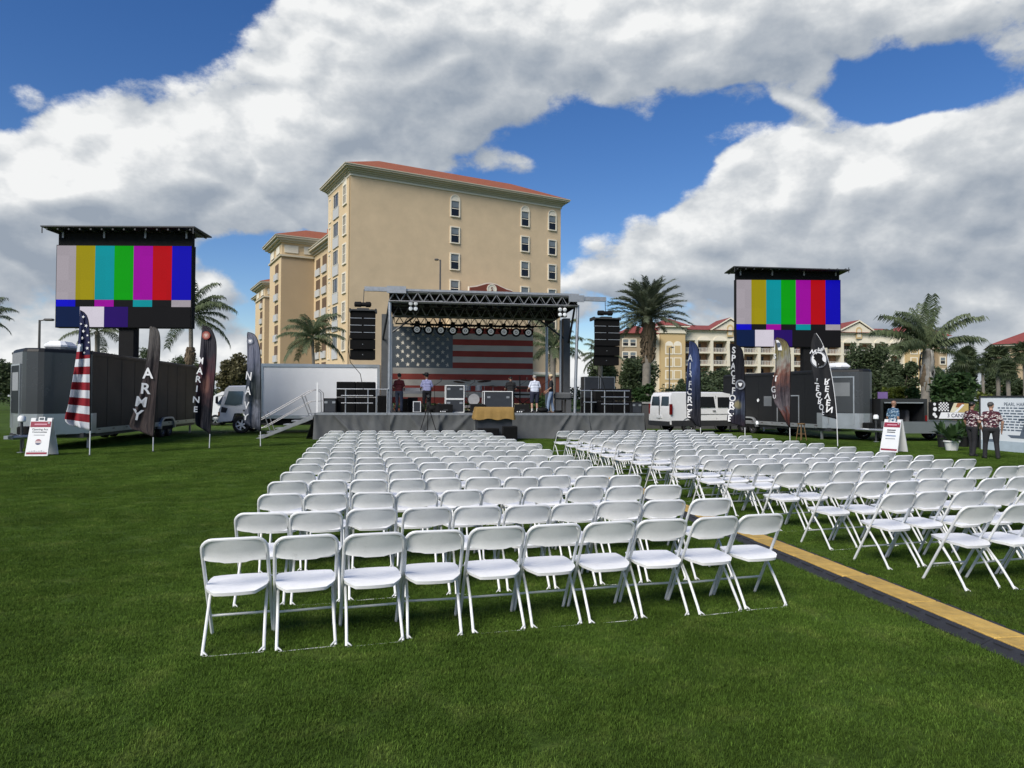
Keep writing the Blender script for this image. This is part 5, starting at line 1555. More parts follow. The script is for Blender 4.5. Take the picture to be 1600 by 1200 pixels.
# ------------------------------------------------------------------ feather flags
def ip(poly, t):
    """point at fraction t along a polyline"""
    L_ = [0]
    for a, b in zip(poly[:-1], poly[1:]): L_.append(L_[-1] + math.hypot(b[0] - a[0], b[1] - a[1]))
    s = t * L_[-1]
    for i in range(len(poly) - 1):
        if s <= L_[i + 1] + 1e-9:
            k = (s - L_[i]) / max(1e-9, L_[i + 1] - L_[i])
            return (poly[i][0] + (poly[i + 1][0] - poly[i][0]) * k, poly[i][1] + (poly[i + 1][1] - poly[i][1]) * k)
    return poly[-1]
def smooth(poly, n=24):
    """Catmull-Rom through the points"""
    P = [poly[0]] + list(poly) + [poly[-1]]; out = []
    for i in range(1, len(P) - 2):
        for k in range(6):
            t = k / 6
            out.append(tuple(.5 * ((2 * P[i][c]) + (-P[i - 1][c] + P[i + 1][c]) * t + (2 * P[i - 1][c] - 5 * P[i][c] + 4 * P[i + 1][c] - P[i + 2][c]) * t * t + (-P[i - 1][c] + 3 * P[i][c] - 3 * P[i + 1][c] + P[i + 2][c]) * t ** 3) for c in range(2)))
    return out + [poly[-1]]
DEPTH = {}
M_POLE = mat('pole_white', (.7, .71, .72), .35, var=.04)
def feather_flag(label, D, base_px, left, right, fabric, pole_mat, letters=(), ripple=.05, freq=1.3, sleeve=M_BLACK, letter_mat=None):
    b = at(base_px[0], base_px[1], D); base = Vector((b.x, b.y, 0))
    t = thing('feather_flag', label, 'flag', base, 0)
    left, right = smooth(left), smooth(right)
    nu, nv = 14, 44
    seed = base_px[0] * .37
    def dep(u, v):                            # cloth billows away from and towards the viewer
        return (1 - u) * (.25 + .75 * v) * (ripple * 2.2 * math.sin(2 * math.pi * (u * freq + v * .7) + seed) + ripple * math.sin(2 * math.pi * (u * 2.6 - v * 1.1) + seed * 2)) - .1 * (1 - u) * v
    def pt(u, v):
        a, c = ip(left, v), ip(right, v)
        x, y = a[0] + (c[0] - a[0]) * u, a[1] + (c[1] - a[1]) * u
        return at(x, y, D + dep(u, v)) - base
    vs = [pt(i / nu, j / nv) for j in range(nv + 1) for i in range(nu + 1)]
    fs = [(j * (nu + 1) + i, (j + 1) * (nu + 1) + i, (j + 1) * (nu + 1) + i + 1, j * (nu + 1) + i + 1) for j in range(nv) for i in range(nu)]
    o = MB().add(vs, fs).build('fabric', fabric, t, True)
    uvl = o.data.uv_layers.new(name='UVMap')
    for lp in o.data.loops:
        k = lp.vertex_index; uvl.data[lp.index].uv = ((k % (nu + 1)) / nu, (k // (nu + 1)) / nv)
    so = o.modifiers.new('thickness', 'SOLIDIFY'); so.thickness = .004
    # pole: bare below, sleeved along the fabric
    pr = [at(x, y, D + .01) - base for x, y in [ip(right, k / 30) for k in range(31)]]
    MB().tube(pr, [.012 + .008 * k / 30 for k in range(31)], 7).build('sleeve_pole', sleeve, t, True)
    MB().tube([pr[-1], Vector((0, 0, -.0))], .016, 7).build('pole', pole_mat, t, True)
    MB().lathe([(.05, 0), (.05, .015), (.02, .03)], n=10).build('ground_spike', M_STEEL, t)
    def depth_at(x, y):
        v = min(((abs(ip(left, k / 40)[1] * .5 + ip(right, k / 40)[1] * .5 - y)), k / 40) for k in range(41))[1]
        a, c = ip(left, v), ip(right, v)
        return D + dep(min(1, max(0, (x - a[0]) / max(1, c[0] - a[0]))), v)
    DEPTH[t.name] = depth_at
    for (txt, x, y, size, rot, flip) in letters:
        # find cloth coordinates of this bearing
        best = min(((abs(ip(left, v / 40)[1] * .5 + ip(right, v / 40)[1] * .5 - y)), v / 40) for v in range(41))[1]
        a, c = ip(left, best), ip(right, best)
        u = min(1, max(0, (x - a[0]) / max(1, c[0] - a[0])))
        me = text_mesh(txt, size * D / FOC * 1.36, .022, mats=letter_mat or M_LETTER, flip=flip)
        p = at(x, y, D + dep(u, best) - .028) - base
        # lean with the cloth
        lo = link('letter', me, o, p, (0, R(rot), 0))
        du = .12; slope = math.atan2(dep(min(1, u + du), best) - dep(max(0, u - du), best), max(.05, (c[0] - a[0]) / FOC * D * 2 * du))
        lo.rotation_euler = (0, R(rot), max(-.5, min(.5, slope)))
    return t, o
M_LETTER = mat('letter_white', (.78, .78, .80), .8, var=.03)

def print_mat(name, stops, noise=3.0, spots=(), mixn=.35, vert=True):
    """a printed fabric: colour bands down the flag broken up by noise, with soft blotches"""
    m = bpy.data.materials.new(name); m.use_nodes = True
    N, L = m.node_tree.nodes, m.node_tree.links
    b = N['Principled BSDF']; b.inputs['Roughness'].default_value = .75; b.inputs['Specular IOR Level'].default_value = .25
    uv = N.new('ShaderNodeUVMap')
    nz = N.new('ShaderNodeTexNoise'); nz.inputs['Scale'].default_value = noise; nz.inputs['Detail'].default_value = 6
    mp = N.new('ShaderNodeMapping'); mp.inputs['Scale'].default_value = (1, 3.2, 1); L.new(uv.outputs[0], mp.inputs[0]); L.new(mp.outputs[0], nz.inputs['Vector'])
    sp = N.new('ShaderNodeSeparateXYZ'); L.new(uv.outputs[0], sp.inputs[0])
    ma = nset(N.new('ShaderNodeMath'), operation='MULTIPLY_ADD'); ma.inputs[1].default_value = mixn; L.new(nz.outputs['Fac'], ma.inputs[0])
    sb = nset(N.new('ShaderNodeMath'), operation='SUBTRACT'); sb.inputs[1].default_value = mixn * .5; L.new(sp.outputs[1], sb.inputs[0]); L.new(sb.outputs[0], ma.inputs[2])
    cr = N.new('ShaderNodeValToRGB'); e = cr.color_ramp.elements
    e[0].position, e[0].color = stops[0][0], s2l(stops[0][1]) + (1,)
    e[1].position, e[1].color = stops[-1][0], s2l(stops[-1][1]) + (1,)
    for p, c in stops[1:-1]: e.new(p).color = s2l(c) + (1,)
    L.new(ma.outputs[0], cr.inputs['Fac'])
    last = cr.outputs['Color']
    for (cx, cy, rx, ry, c, k) in spots:
        mp = N.new('ShaderNodeMapping'); mp.vector_type = 'TEXTURE'
        mp.inputs['Location'].default_value = (cx, cy, 0); mp.inputs['Scale'].default_value = (rx, ry, 1)
        wv = N.new('ShaderNodeVectorMath'); wv.operation = 'MULTIPLY_ADD'; wv.inputs[1].default_value = (.25, .08, 0); 
        L.new(nz.outputs['Color'], wv.inputs[0]); L.new(uv.outputs[0], wv.inputs[2]); L.new(wv.outputs[0], mp.inputs[0])
        ln = nset(N.new('ShaderNodeVectorMath'), operation='LENGTH'); L.new(mp.outputs[0], ln.inputs[0])
        mr = N.new('ShaderNodeMapRange'); mr.interpolation_type = 'SMOOTHSTEP'; mr.inputs['From Min'].default_value = 1.0; mr.inputs['From Max'].default_value = .35; mr.inputs['To Min'].default_value = 0; mr.inputs['To Max'].default_value = k
        L.new(ln.outputs['Value'], mr.inputs['Value'])
        mx = N.new('ShaderNodeMix'); mx.data_type = 'RGBA'; mx.inputs[7].default_value = s2l(c) + (1,)
        L.new(last, mx.inputs[6]); L.new(mr.outputs[0], mx.inputs[0]); last = mx.outputs[2]
    L.new(last, b.inputs['Base Color'])
    wr = N.new('ShaderNodeTexNoise'); wr.inputs['Scale'].default_value = 5; wr.inputs['Detail'].default_value = 3
    wm = N.new('ShaderNodeMapping'); wm.inputs['Scale'].default_value = (2.2, .9, 1); wm.inputs['Rotation'].default_value = (0, 0, .35); L.new(uv.outputs[0], wm.inputs[0]); L.new(wm.outputs[0], wr.inputs['Vector'])
    bp = N.new('ShaderNodeBump'); bp.inputs['Strength'].default_value = .8; bp.inputs['Distance'].default_value = .12; L.new(wr.outputs['Fac'], bp.inputs['Height']); L.new(bp.outputs[0], b.inputs['Normal'])
    tl = N.new('ShaderNodeBsdfTranslucent'); L.new(last, tl.inputs['Color'])
    ms = N.new('ShaderNodeMixShader'); ms.inputs[0].default_value = .3; L.new(b.outputs[0], ms.inputs[1]); L.new(tl.outputs[0], ms.inputs[2]); L.new(ms.outputs[0], N['Material Output'].inputs['Surface'])
    return m
def us_mat():
    m = bpy.data.materials.new('flag_stripes'); m.use_nodes = True
    N, L = m.node_tree.nodes, m.node_tree.links
    b = N['Principled BSDF']; b.inputs['Roughness'].default_value = .75
    uv = N.new('ShaderNodeUVMap'); sp = N.new('ShaderNodeSeparateXYZ'); L.new(uv.outputs[0], sp.inputs[0])
    def ma(op, a, c=None, d=None):
        q = nset(N.new('ShaderNodeMath'), operation=op)
        for i, s in enumerate((a, c, d)):
            if s is None: continue
            if isinstance(s, (int, float)): q.inputs[i].default_value = s
            else: L.new(s, q.inputs[i])
        return q.outputs[0]
    v, u = sp.outputs[1], sp.outputs[0]
    # canton: the top, reaching lower next to the pole
    can = ma('LESS_THAN', v, ma('ADD', .285, ma('MULTIPLY', ma('GREATER_THAN', u, .42), .10)))
    s = ma('MODULO', ma('FLOOR', ma('MULTIPLY', ma('SUBTRACT', v, .285), 11.0 / .715)), 2)
    mx = N.new('ShaderNodeMix'); mx.data_type = 'RGBA'; mx.inputs[6].default_value = s2l((226, 228, 234)) + (1,); mx.inputs[7].default_value = s2l((150, 24, 40)) + (1,)
    L.new(s, mx.inputs[0])
    m2 = N.new('ShaderNodeMix'); m2.data_type = 'RGBA'; m2.inputs[7].default_value = s2l((28, 34, 78)) + (1,); L.new(mx.outputs[2], m2.inputs[6]); L.new(can, m2.inputs[0])
    L.new(m2.outputs[2], b.inputs['Base Color'])
    tl = N.new('ShaderNodeBsdfTranslucent'); L.new(m2.outputs[2], tl.inputs['Color'])
    ms = N.new('ShaderNodeMixShader'); ms.inputs[0].default_value = .3; L.new(b.outputs[0], ms.inputs[1]); L.new(tl.outputs[0], ms.inputs[2]); L.new(ms.outputs[0], N['Material Output'].inputs['Surface'])
    return m
star10 = [((1 if k % 2 == 0 else .4) * math.cos(math.pi / 2 + k * math.pi / 5), (1 if k % 2 == 0 else .4) * math.sin(math.pi / 2 + k * math.pi / 5)) for k in range(10)]
t, o = feather_flag('stars and stripes feather flag standing in front of the left screen trailer', onz(140, 712).y, (140, 712),
    [(125, 486), (123, 520), (120, 548), (114, 590), (107, 630), (101, 655), (108, 664)], [(125.5, 485), (133, 490), (138, 502), (141, 540), (141, 600), (141, 640), (141, 673)], us_mat(), M_POLE, ripple=.07)
Du = onz(140, 712).y
for (x, y, s, r) in ((130, 495, 2.6, 10), (134.5, 509, 3.0, 20), (126.5, 506, 2.0, 0), (130, 517.5, 3.0, 12), (136.5, 524, 2.2, 5), (128, 528, 2.8, 25), (136.3, 544, 3.0, -10), (131.5, 551, 2.2, 8), (138.5, 535, 1.8, 0), (125.5, 540, 2, 10)):
    p = at(x, y, DEPTH[t.name](x, y) - .02) - t.location
    k = s * Du / FOC
    MB().add([(0, 0, 0)] + [(a * k, 0, c * k) for a, c in star10], [(0, 1 + q, 1 + (q + 1) % 10) for q in range(10)]).build('star', M_LETTER, o, loc=p, rot=(0, R(r), 0))
D2 = onz(239, 706).y
feather_flag('charcoal feather flag lettered ARMY leaning before the left trailer', D2, (239, 706),
    [(234, 511), (231, 545), (226, 580), (219, 610), (212, 635), (202, 665), (214, 672)], [(235, 509.5), (244, 512), (249, 522), (250, 545), (247, 590), (243, 640), (239.5, 683)],
    print_mat('army_print', [(0, (118, 114, 112)), (.2, (96, 92, 92)), (.35, (62, 58, 60)), (.55, (84, 74, 74)), (.75, (74, 66, 66)), (1, (94, 84, 82))], 4), M_POLE,
    [('A', 231, 584, 17, 0, False), ('R', 227, 608, 17, 4, False), ('M', 220.5, 628.5, 16, 8, False), ('Y', 214.5, 649, 17, 10, False)], ripple=.035)
D3 = onz(327, 701).y
t, o = feather_flag('dark plum feather flag lettered MARINE with round emblem', D3, (327, 701),
    [(316, 510), (314, 530), (312, 555), (309, 590), (306, 625), (304.5, 655), (306, 664)], [(317, 509), (327, 511.5), (334, 522), (338, 540), (336.5, 580), (332, 630), (328, 678)],
    print_mat('marine_print', [(0, (70, 68, 74)), (.3, (62, 60, 68)), (.5, (96, 62, 70)), (.65, (88, 66, 70)), (.8, (46, 46, 54)), (1, (52, 52, 60))], 4, [(.62, .62, .35, .12, (150, 110, 100), .7)]), M_POLE,
    [('M', 314, 564, 10.5, 8, False), ('A', 312, 580, 11, 6, False), ('R', 309.5, 593, 10, 6, False), ('I', 307.5, 608, 10, 4, False), ('N', 306.5, 625, 10, 4, False), ('E', 305.5, 640, 9, 2, False)], ripple=.06)
def emblem(t, o, D, x, y, r, ring, core, inner=None):
    p = at(x, y, DEPTH[t.name](x, y) - .022) - t.location; k = r * D / FOC
    a = MB().lathe([(0, 0), (k, 0), (k, -.004), (k * .72, -.004)], n=20, axis='Y', close=False).build('emblem', ring, o, loc=p)
    MB().lathe([(0, -.006), (k * .7, -.006), (k * .7, 0)], n=20, axis='Y', close=False).build('emblem_core', core, a)
    if inner: MB().add([(x_ * k * .42, -.009, z_ * k * .42) for x_, z_ in ((-1, .8), (1, .8), (.7, -.3), (0, -1), (-.7, -.3))], [(0, 1, 2, 3, 4)][::1]).build('emblem_shield', inner, a)
emblem(t, o, D3, 322, 524, 6.5, mat('emblem_red', s2l((140, 66, 60)), .8), mat('emblem_rust', s2l((170, 120, 110)), .8), mat('emblem_pale', s2l((196, 170, 164)), .8))
D4 = onz(407, 698).y
t, o = feather_flag('blue grey feather flag lettered NAVY with shield emblem', D4, (407, 698),
    [(386, 520), (386, 560), (385.5, 590), (383.5, 620), (382, 645), (380.5, 655), (383, 663)], [(387, 519), (398, 523), (404, 537), (407, 560), (407.5, 600), (407.5, 640), (407, 674)],
    print_mat('navy_print', [(0, (146, 148, 164)), (.3, (128, 132, 152)), (.5, (92, 98, 108)), (.68, (74, 80, 84)), (.82, (140, 144, 158)), (1, (62, 66, 76))], 4, [(.6, .62, .3, .2, (70, 78, 76), .7)]), M_POLE,
    [('N', 388.5, 588, 13, 8, False), ('A', 387.5, 611, 13, 4, False), ('V', 385, 634, 12, 6, False), ('Y', 383.5, 652, 10, 4, False)], ripple=.04)
emblem(t, o, D4, 391, 533, 5.5, mat('emblem_navy', s2l((84, 92, 108)), .8), mat('emblem_grey', s2l((150, 152, 164)), .8), M_LETTER)
D5 = 28.4
t, o = feather_flag('deep blue feather flag lettered AIR FORCE before the white van', D5, (1095, 689),
    [(1077, 534), (1076, 555), (1073, 590), (1072, 620), (1073, 645), (1073.5, 652), (1086, 664)], [(1079, 533), (1087, 537), (1092, 550), (1094, 575), (1094.5, 610), (1094.5, 640), (1094.5, 668)],
    print_mat('air_print', [(0, (66, 78, 118)), (.3, (70, 84, 130)), (.5, (52, 62, 92)), (.7, (44, 50, 66)), (.85, (58, 58, 66)), (1, (54, 54, 60))], 4, [(.6, .3, .3, .25, (86, 106, 160), .6)]), M_POLE,
    [(c, 1078.5 - .15 * i + (0 if i < 6 else -1.2), y, 10.5, 3, False) for i, (c, y) in enumerate((('A', 560), ('I', 572.5), ('R', 584.5), ('F', 601), ('O', 612.5), ('R', 625), ('C', 637), ('E', 648)))], ripple=.05)
D6 = 29.2
t, o = feather_flag('black feather flag lettered SPACE FORCE with round grey emblem', D6, (1164, 688),
    [(1140, 538), (1141, 560), (1142, 590), (1141, 615), (1138, 640), (1136, 655), (1138, 660)], [(1142, 537), (1155, 541), (1161, 552), (1163, 580), (1164, 610), (1164.5, 640), (1164, 668)],
    print_mat('space_print', [(0, (34, 34, 40)), (.55, (36, 37, 46)), (.68, (58, 66, 92)), (.8, (84, 92, 110)), (.9, (52, 52, 66)), (1, (58, 50, 60))], 3, [(.65, .8, .32, .07, (170, 160, 120), .8)]), M_POLE,
    [(c, x, y, 10.5, 3, False) for (c, x, y) in (('S', 1146.5, 547.5), ('P', 1146, 560), ('A', 1145.5, 572.5), ('C', 1145.5, 584), ('E', 1146, 595.5), ('F', 1146, 611), ('O', 1144.5, 622.5), ('R', 1143.5, 633.5), ('C', 1141.5, 643.5), ('E', 1140.5, 654))], ripple=.04)
emblem(t, o, D6, 1156.5, 601, 7.8, mat('emblem_silver', s2l((128, 132, 142)), .8), mat('emblem_black', s2l((40, 42, 50)), .8), M_LETTER)
D7 = 27.8
t, o = feather_flag('rust and grey feather flag of the coast guard with white emblem square', D7, (1234.5, 692),
    [(1211, 530), (1211, 560), (1211, 580), (1206, 605), (1210, 628), (1222, 650), (1230, 664)], [(1214, 527), (1226, 531), (1232.5, 540), (1235, 560), (1235, 600), (1234.5, 640), (1234, 668)],
    print_mat('coast_print', [(0, (92, 74, 72)), (.15, (150, 140, 96)), (.28, (170, 168, 160)), (.42, (134, 92, 82)), (.6, (86, 76, 82)), (.78, (124, 116, 122)), (.86, (128, 80, 72)), (1, (84, 66, 70))], 5), M_POLE,
    [('S', 1210.5, 557, 8, 0, False), ('T', 1212, 592, 9.5, 2, False), ('G', 1208.5, 609, 10, -4, False), ('U', 1210, 620, 6, 0, False)], ripple=.07)
p = at(1216, 539, DEPTH[t.name](1216, 539) - .03) - t.location; k = D7 / FOC
sq = MB().add([(-6.5 * k, 0, -8 * k), (6 * k, 0, -8.5 * k), (7 * k, 0, 7 * k), (-5.5 * k, 0, 8 * k)], [(0, 1, 2, 3)]).build('emblem_square', M_LETTER, o, loc=p)
MB().lathe([(0, -.004), (4 * k, -.004), (4 * k, 0)], n=16, axis='Y', close=False).build('emblem_seal', mat('emblem_navy', s2l((70, 84, 110)), .8), sq)
D8 = onz(1308, 698).y
t, o = feather_flag('black feather flag with white edge lettered NEVER FORGET upside down', D8, (1309, 699),
    [(1272, 521), (1268, 534), (1267, 550), (1269, 580), (1274, 610), (1281, 640), (1286, 650)], [(1275, 520.5), (1283, 533), (1291, 553), (1298, 580), (1303, 610), (1306, 635), (1307.5, 655)],
    mat('pow_black', s2l((24, 24, 28)), .8, var=.2, vscale=2), M_POLE,
    [(c, x, y, 9.8, 6, True) for (c, x, y) in (('R', 1292, 596), ('E', 1292, 607), ('V', 1293, 618), ('E', 1294, 628.5), ('N', 1296, 639.5))] +
    [(c, x, y, 9.2, 8, True) for (c, x, y) in (('T', 1276.5, 595), ('E', 1277.5, 606), ('G', 1279, 616.5), ('R', 1281, 626.5), ('O', 1283.5, 635.5), ('F', 1286, 643.5))] +
    [(c, x, y, 7, 8, True) for (c, x, y) in (('W', 1271, 549), ('-', 1276, 547.5), ('M', 1281, 546.5), ('I', 1286, 544))], ripple=.05, sleeve=M_LETTER)
k = D8 / FOC
p = at(1279.5, 561.5, DEPTH[t.name](1279.5, 561.5) - .03) - t.location
em = MB().lathe([(0, 0), (11.5 * k, 0), (11.5 * k, .004)], n=28, axis='Y', close=False).build('emblem', M_LETTER, o, loc=p)
hp = [(-9, 6), (-6, 9), (-1, 10), (4, 8.5), (6, 5), (5, 1), (6, -2), (10, -5), (7, -9), (2, -11), (-2, -11.2), (0, -7), (-3, -5), (-5, -3), (-6, -1), (-8.5, 1), (-7, 3)]
MB().add([(x * k, -.006, z * k) for x, z in hp], [tuple(range(len(hp)))[::-1]]).build('head_silhouette', M_BLACK, em)
MB().lathe([(13.2 * k, -.003), (12.4 * k, -.003)], n=28, axis='Y', close=False).build('emblem_ring', mat('emblem_silver', (.2, .2, .2)), em)

# ------------------------------------------------------------------ sandwich boards
M_BOARD = mat('board_white', (.72, .73, .74), .5, var=.04, vscale=4)
M_MAROON = mat('board_maroon', s2l((136, 34, 58)), .6, var=.05)
M_INK = mat('ink_dark', (.03, .035, .05), .7, var=.0)
M_INKG = mat('ink_grey', (.35, .36, .38), .7, var=.0)
def sandwich(label, p, rz, seal):
    t = thing('sandwich_board', label, 'sign', p, rz, 'sandwich boards')
    W, H, sp = .62, 1.15, .30
    tilt = math.atan2(sp, H)
    for s in (1, -1):
        b = MB()
        poly = [(-W / 2, 0), (W / 2, 0), (W / 2 - .02, H), (W / 2 - .15, H), (W / 2 - .15, H - .09), (-W / 2 + .15, H - .09), (-W / 2 + .15, H), (-W / 2 + .02, H)]
        b.prism(poly, 0, .035, fn=lambda x, y, z: (x, -z, y))
        o = b.build('panel', M_BOARD, t, loc=(0, -sp * s, 0), rot=(-tilt, 0, 0) if s > 0 else (-tilt, 0, math.pi))
        if s > 0:
            def strip(z0, z1, m, nm, w=W - .06, xo=0): return MB().b2(xo - w / 2, xo + w / 2, -.041, -.036, z0, z1).build(nm, m, o)
            band = strip(H - .28, H - .11, M_MAROON, 'header_band'); strip(.05, .11, M_MAROON, 'footer_band')
            MB().lathe([(0, -.044), (.03, -.044), (.03, -.042)], (W / 2 - .09, 0, H - .15), 12, 'Y', close=False).build('logo', M_INKG, band)
            MB().b2(-.17, .17, -.0425, -.0415, H - .215, H - .175).build('header_script', mat('script_pink', s2l((196, 140, 156)), .7), band)
            if seal:
                link('lettering', text_mesh('Opening Act', .085, .012, mats=M_INK), o, (0, -.038, H - .35))
                link('lettering', text_mesh('Communities', .075, .012, mats=M_INK), o, (0, -.038, H - .43))
                strip(H - .53, H - .51, M_INKG, 'fine_print', .3)
                sl = MB().lathe([(0, -.039), (.085, -.039), (.085, -.036)], (0, 0, .42), 22, 'Y', close=False).build('seal', M_BOARD, o)
                def cap(z0, z1, m):
                    n = 9; q = []
                    zz = [z0 + (z1 - z0) * k / n for k in range(n + 1)]
                    q = [(math.sqrt(max(0, .085 ** 2 - z * z)), z) for z in zz] + [(-math.sqrt(max(0, .085 ** 2 - z * z)), z) for z in zz[::-1]]
                    MB().add([(x, -.0405, .42 + z) for x, z in q], [tuple(range(len(q)))]).build('seal_band', m, sl)
                cap(.035, .084, M_MAROON); cap(-.084, -.035, mat('seal_blue', s2l((40, 50, 96)), .7)); cap(-.012, .012, M_MAROON)
                for k in range(7): strip(.13, .145 + .012 * (k % 3), M_INKG, 'skyline', .03, -.2 + k * .065)
            else:
                strip(H - .40, H - .365, M_INK, 'fine_print', .30); strip(H - .47, H - .44, M_INK, 'fine_print', .28)
                strip(H - .60, H - .565, mat('ink_blue', s2l((96, 120, 160)), .7), 'fine_print', .36); strip(H - .70, H - .665, M_INKG, 'fine_print', .34)
            hd = MB().b2(-.085, .085, -.03, -.004, H - .09, H - .07); hd.b2(-.085, -.06, -.03, -.004, H - .07, H + .01); hd.b2(.06, .085, -.03, -.004, H - .07, H + .01); hd.b2(-.085, .085, -.03, -.004, H + .01, H + .03)
            hd.build('handle', M_BOARD, o)
p = onz(62, 712); sandwich('white sandwich board with maroon bands and round flag seal by left trailer', Vector((p.x, p.y + .1, 0)), R(8), True)
p = onz(1404, 707); sandwich('white sandwich board with maroon bands under the blue shirted man', Vector((p.x, p.y + .3, 0)), R(-58), False)

# ------------------------------------------------------------------ vehicles
M_VWHITE = mat('van_white', (.80, .80, .80), .25, var=.04, vscale=1.5, coat=.6)
M_VGLASS = mat('vehicle_glass', (.012, .014, .016), .06, var=.1, spec=.9)
M_PLAST = mat('bumper_plastic', (.03, .03, .033), .6, var=.15)
M_RED = mat('tail_red', s2l((110, 14, 16)), .2, var=.1, vscale=10)
def prof_body(prof, W, z_tum=1.2, tum=.16, mb=None, ztop=None):
    """side profile (x,z) extruded across the width, the upper part leaning inwards"""
    mb = mb or MB()
    zt_ = ztop or max(z for x, z in prof)
    f = lambda z: 1 - tum * max(0, (z - z_tum) / (zt_ - z_tum)) ** 1.4
    n = len(prof)
    sec = [-1, -.94, -.5, 0, .5, .94, 1]
    zdrop = lambda s, z: z - (.05 if abs(s) == 1 and z > zt_ - .05 else 0) 
    vs = [(x, s * W / 2 * f(z), zdrop(s, z)) for s in sec for x, z in prof]
    fs = []
    for k in range(len(sec) - 1):
        fs += [(k * n + i, k * n + (i + 1) % n, (k + 1) * n + (i + 1) % n, (k + 1) * n + i) for i in range(n)]
    fs += [tuple(range(n - 1, -1, -1)), tuple(range(len(vs) - n, len(vs)))]
    return mb.add(vs, fs), f
def make_van():
    pr = at(1030, 620, 37.5)
    yaw = R(21)
    t = thing('white_van', 'white cargo van with dark windows parked right of the stage', 'van', (pr.x, pr.y, 0), yaw)
    # x forward from the rear; y left
    prof = [(0.02, .45), (0.0, .7), (.03, 1.3), (.10, 1.95), (.22, 2.12), (.6, 2.17), (3.4, 2.17), (3.9, 2.08), (4.7, 1.35), (5.4, 1.18), (5.55, .95), (5.55, .45)]
    W = 2.02
    b, f = prof_body(prof, W, 1.15, .15)
    b.build('body', M_VWHITE, t, True)
    ys = lambda z: W / 2 * f(z)
    MB().b2(-.06, .12, -W / 2 + .03, W / 2 - .03, .38, .62).build('rear_bumper', M_PLAST, t)
    MB().b2(.1, 5.4, -W / 2 - .012, W / 2 + .012, .36, .66).build('sill_cladding', M_PLAST, t)
    for s in (-1, 1):
        y0 = s * W / 2
        # rear side window and door window, following the lean of the flank
        for (xa, xb, za, zb_) in ((3.0, 3.9, 1.35, 1.9), (1.75, 2.85, 1.35, 1.92)):
            q = [(xa, za), (xb, za), (xb - .05, zb_), (xa + .04, zb_)]
            MB().add([(x, s * (ys(z) + .012), z) for x, z in q], [(0, 1, 2, 3)]).build('side_window', M_VGLASS, t)
        ln = MB()
        for x in (1.62, 2.92): ln.add([(x, s * (ys(.7) + .006), .7), (x + .02, s * (ys(.7) + .006), .7), (x + .02, s * (ys(1.98) + .006), 1.98), (x, s * (ys(1.98) + .006), 1.98)], [(0, 1, 2, 3)])
        ln.b2(1.64, 3.6, s * (W / 2) - .008, s * (W / 2) + .008, .98, 1.0)
        ln.build('panel_seam', M_PLAST, t)
        MB().box((2.75, s * (ys(1.15) + .02), 1.17), (.18, .03, .04)).build('door_handle', M_PLAST, t)
        MB().box((.07, s * (W / 2 - .02), 1.25), (.12, .12, .55)).build('tail_light', M_RED, t)
        for x in (1.15, 4.75):
            MB().lathe([(.44, -.02), (.44, .03), (.40, .03)], (x, s * (W / 2 + .005), .37), 22, 'Y', close=False).build('wheel_arch', M_PLAST, t)
            wheel(t, x, s * (W / 2 - .10), .35, .22, s, 8)
    for s in (-1, 1):
        MB().add([(.045 - .004, s * .10, 1.42), (.045 - .004, s * .84, 1.42), (.088, s * .78, 1.92), (.088, s * .12, 1.92)][::1], [(0, 1, 2, 3)]).build('rear_window', M_VGLASS, t)
    MB().b2(-.012, .01, -.02, .02, .7, 1.95).build('door_gap', M_PLAST, t)
    MB().b2(-.03, .02, -.25, .25, .78, .92).build('number_plate', M_BOARD, t)
make_van()

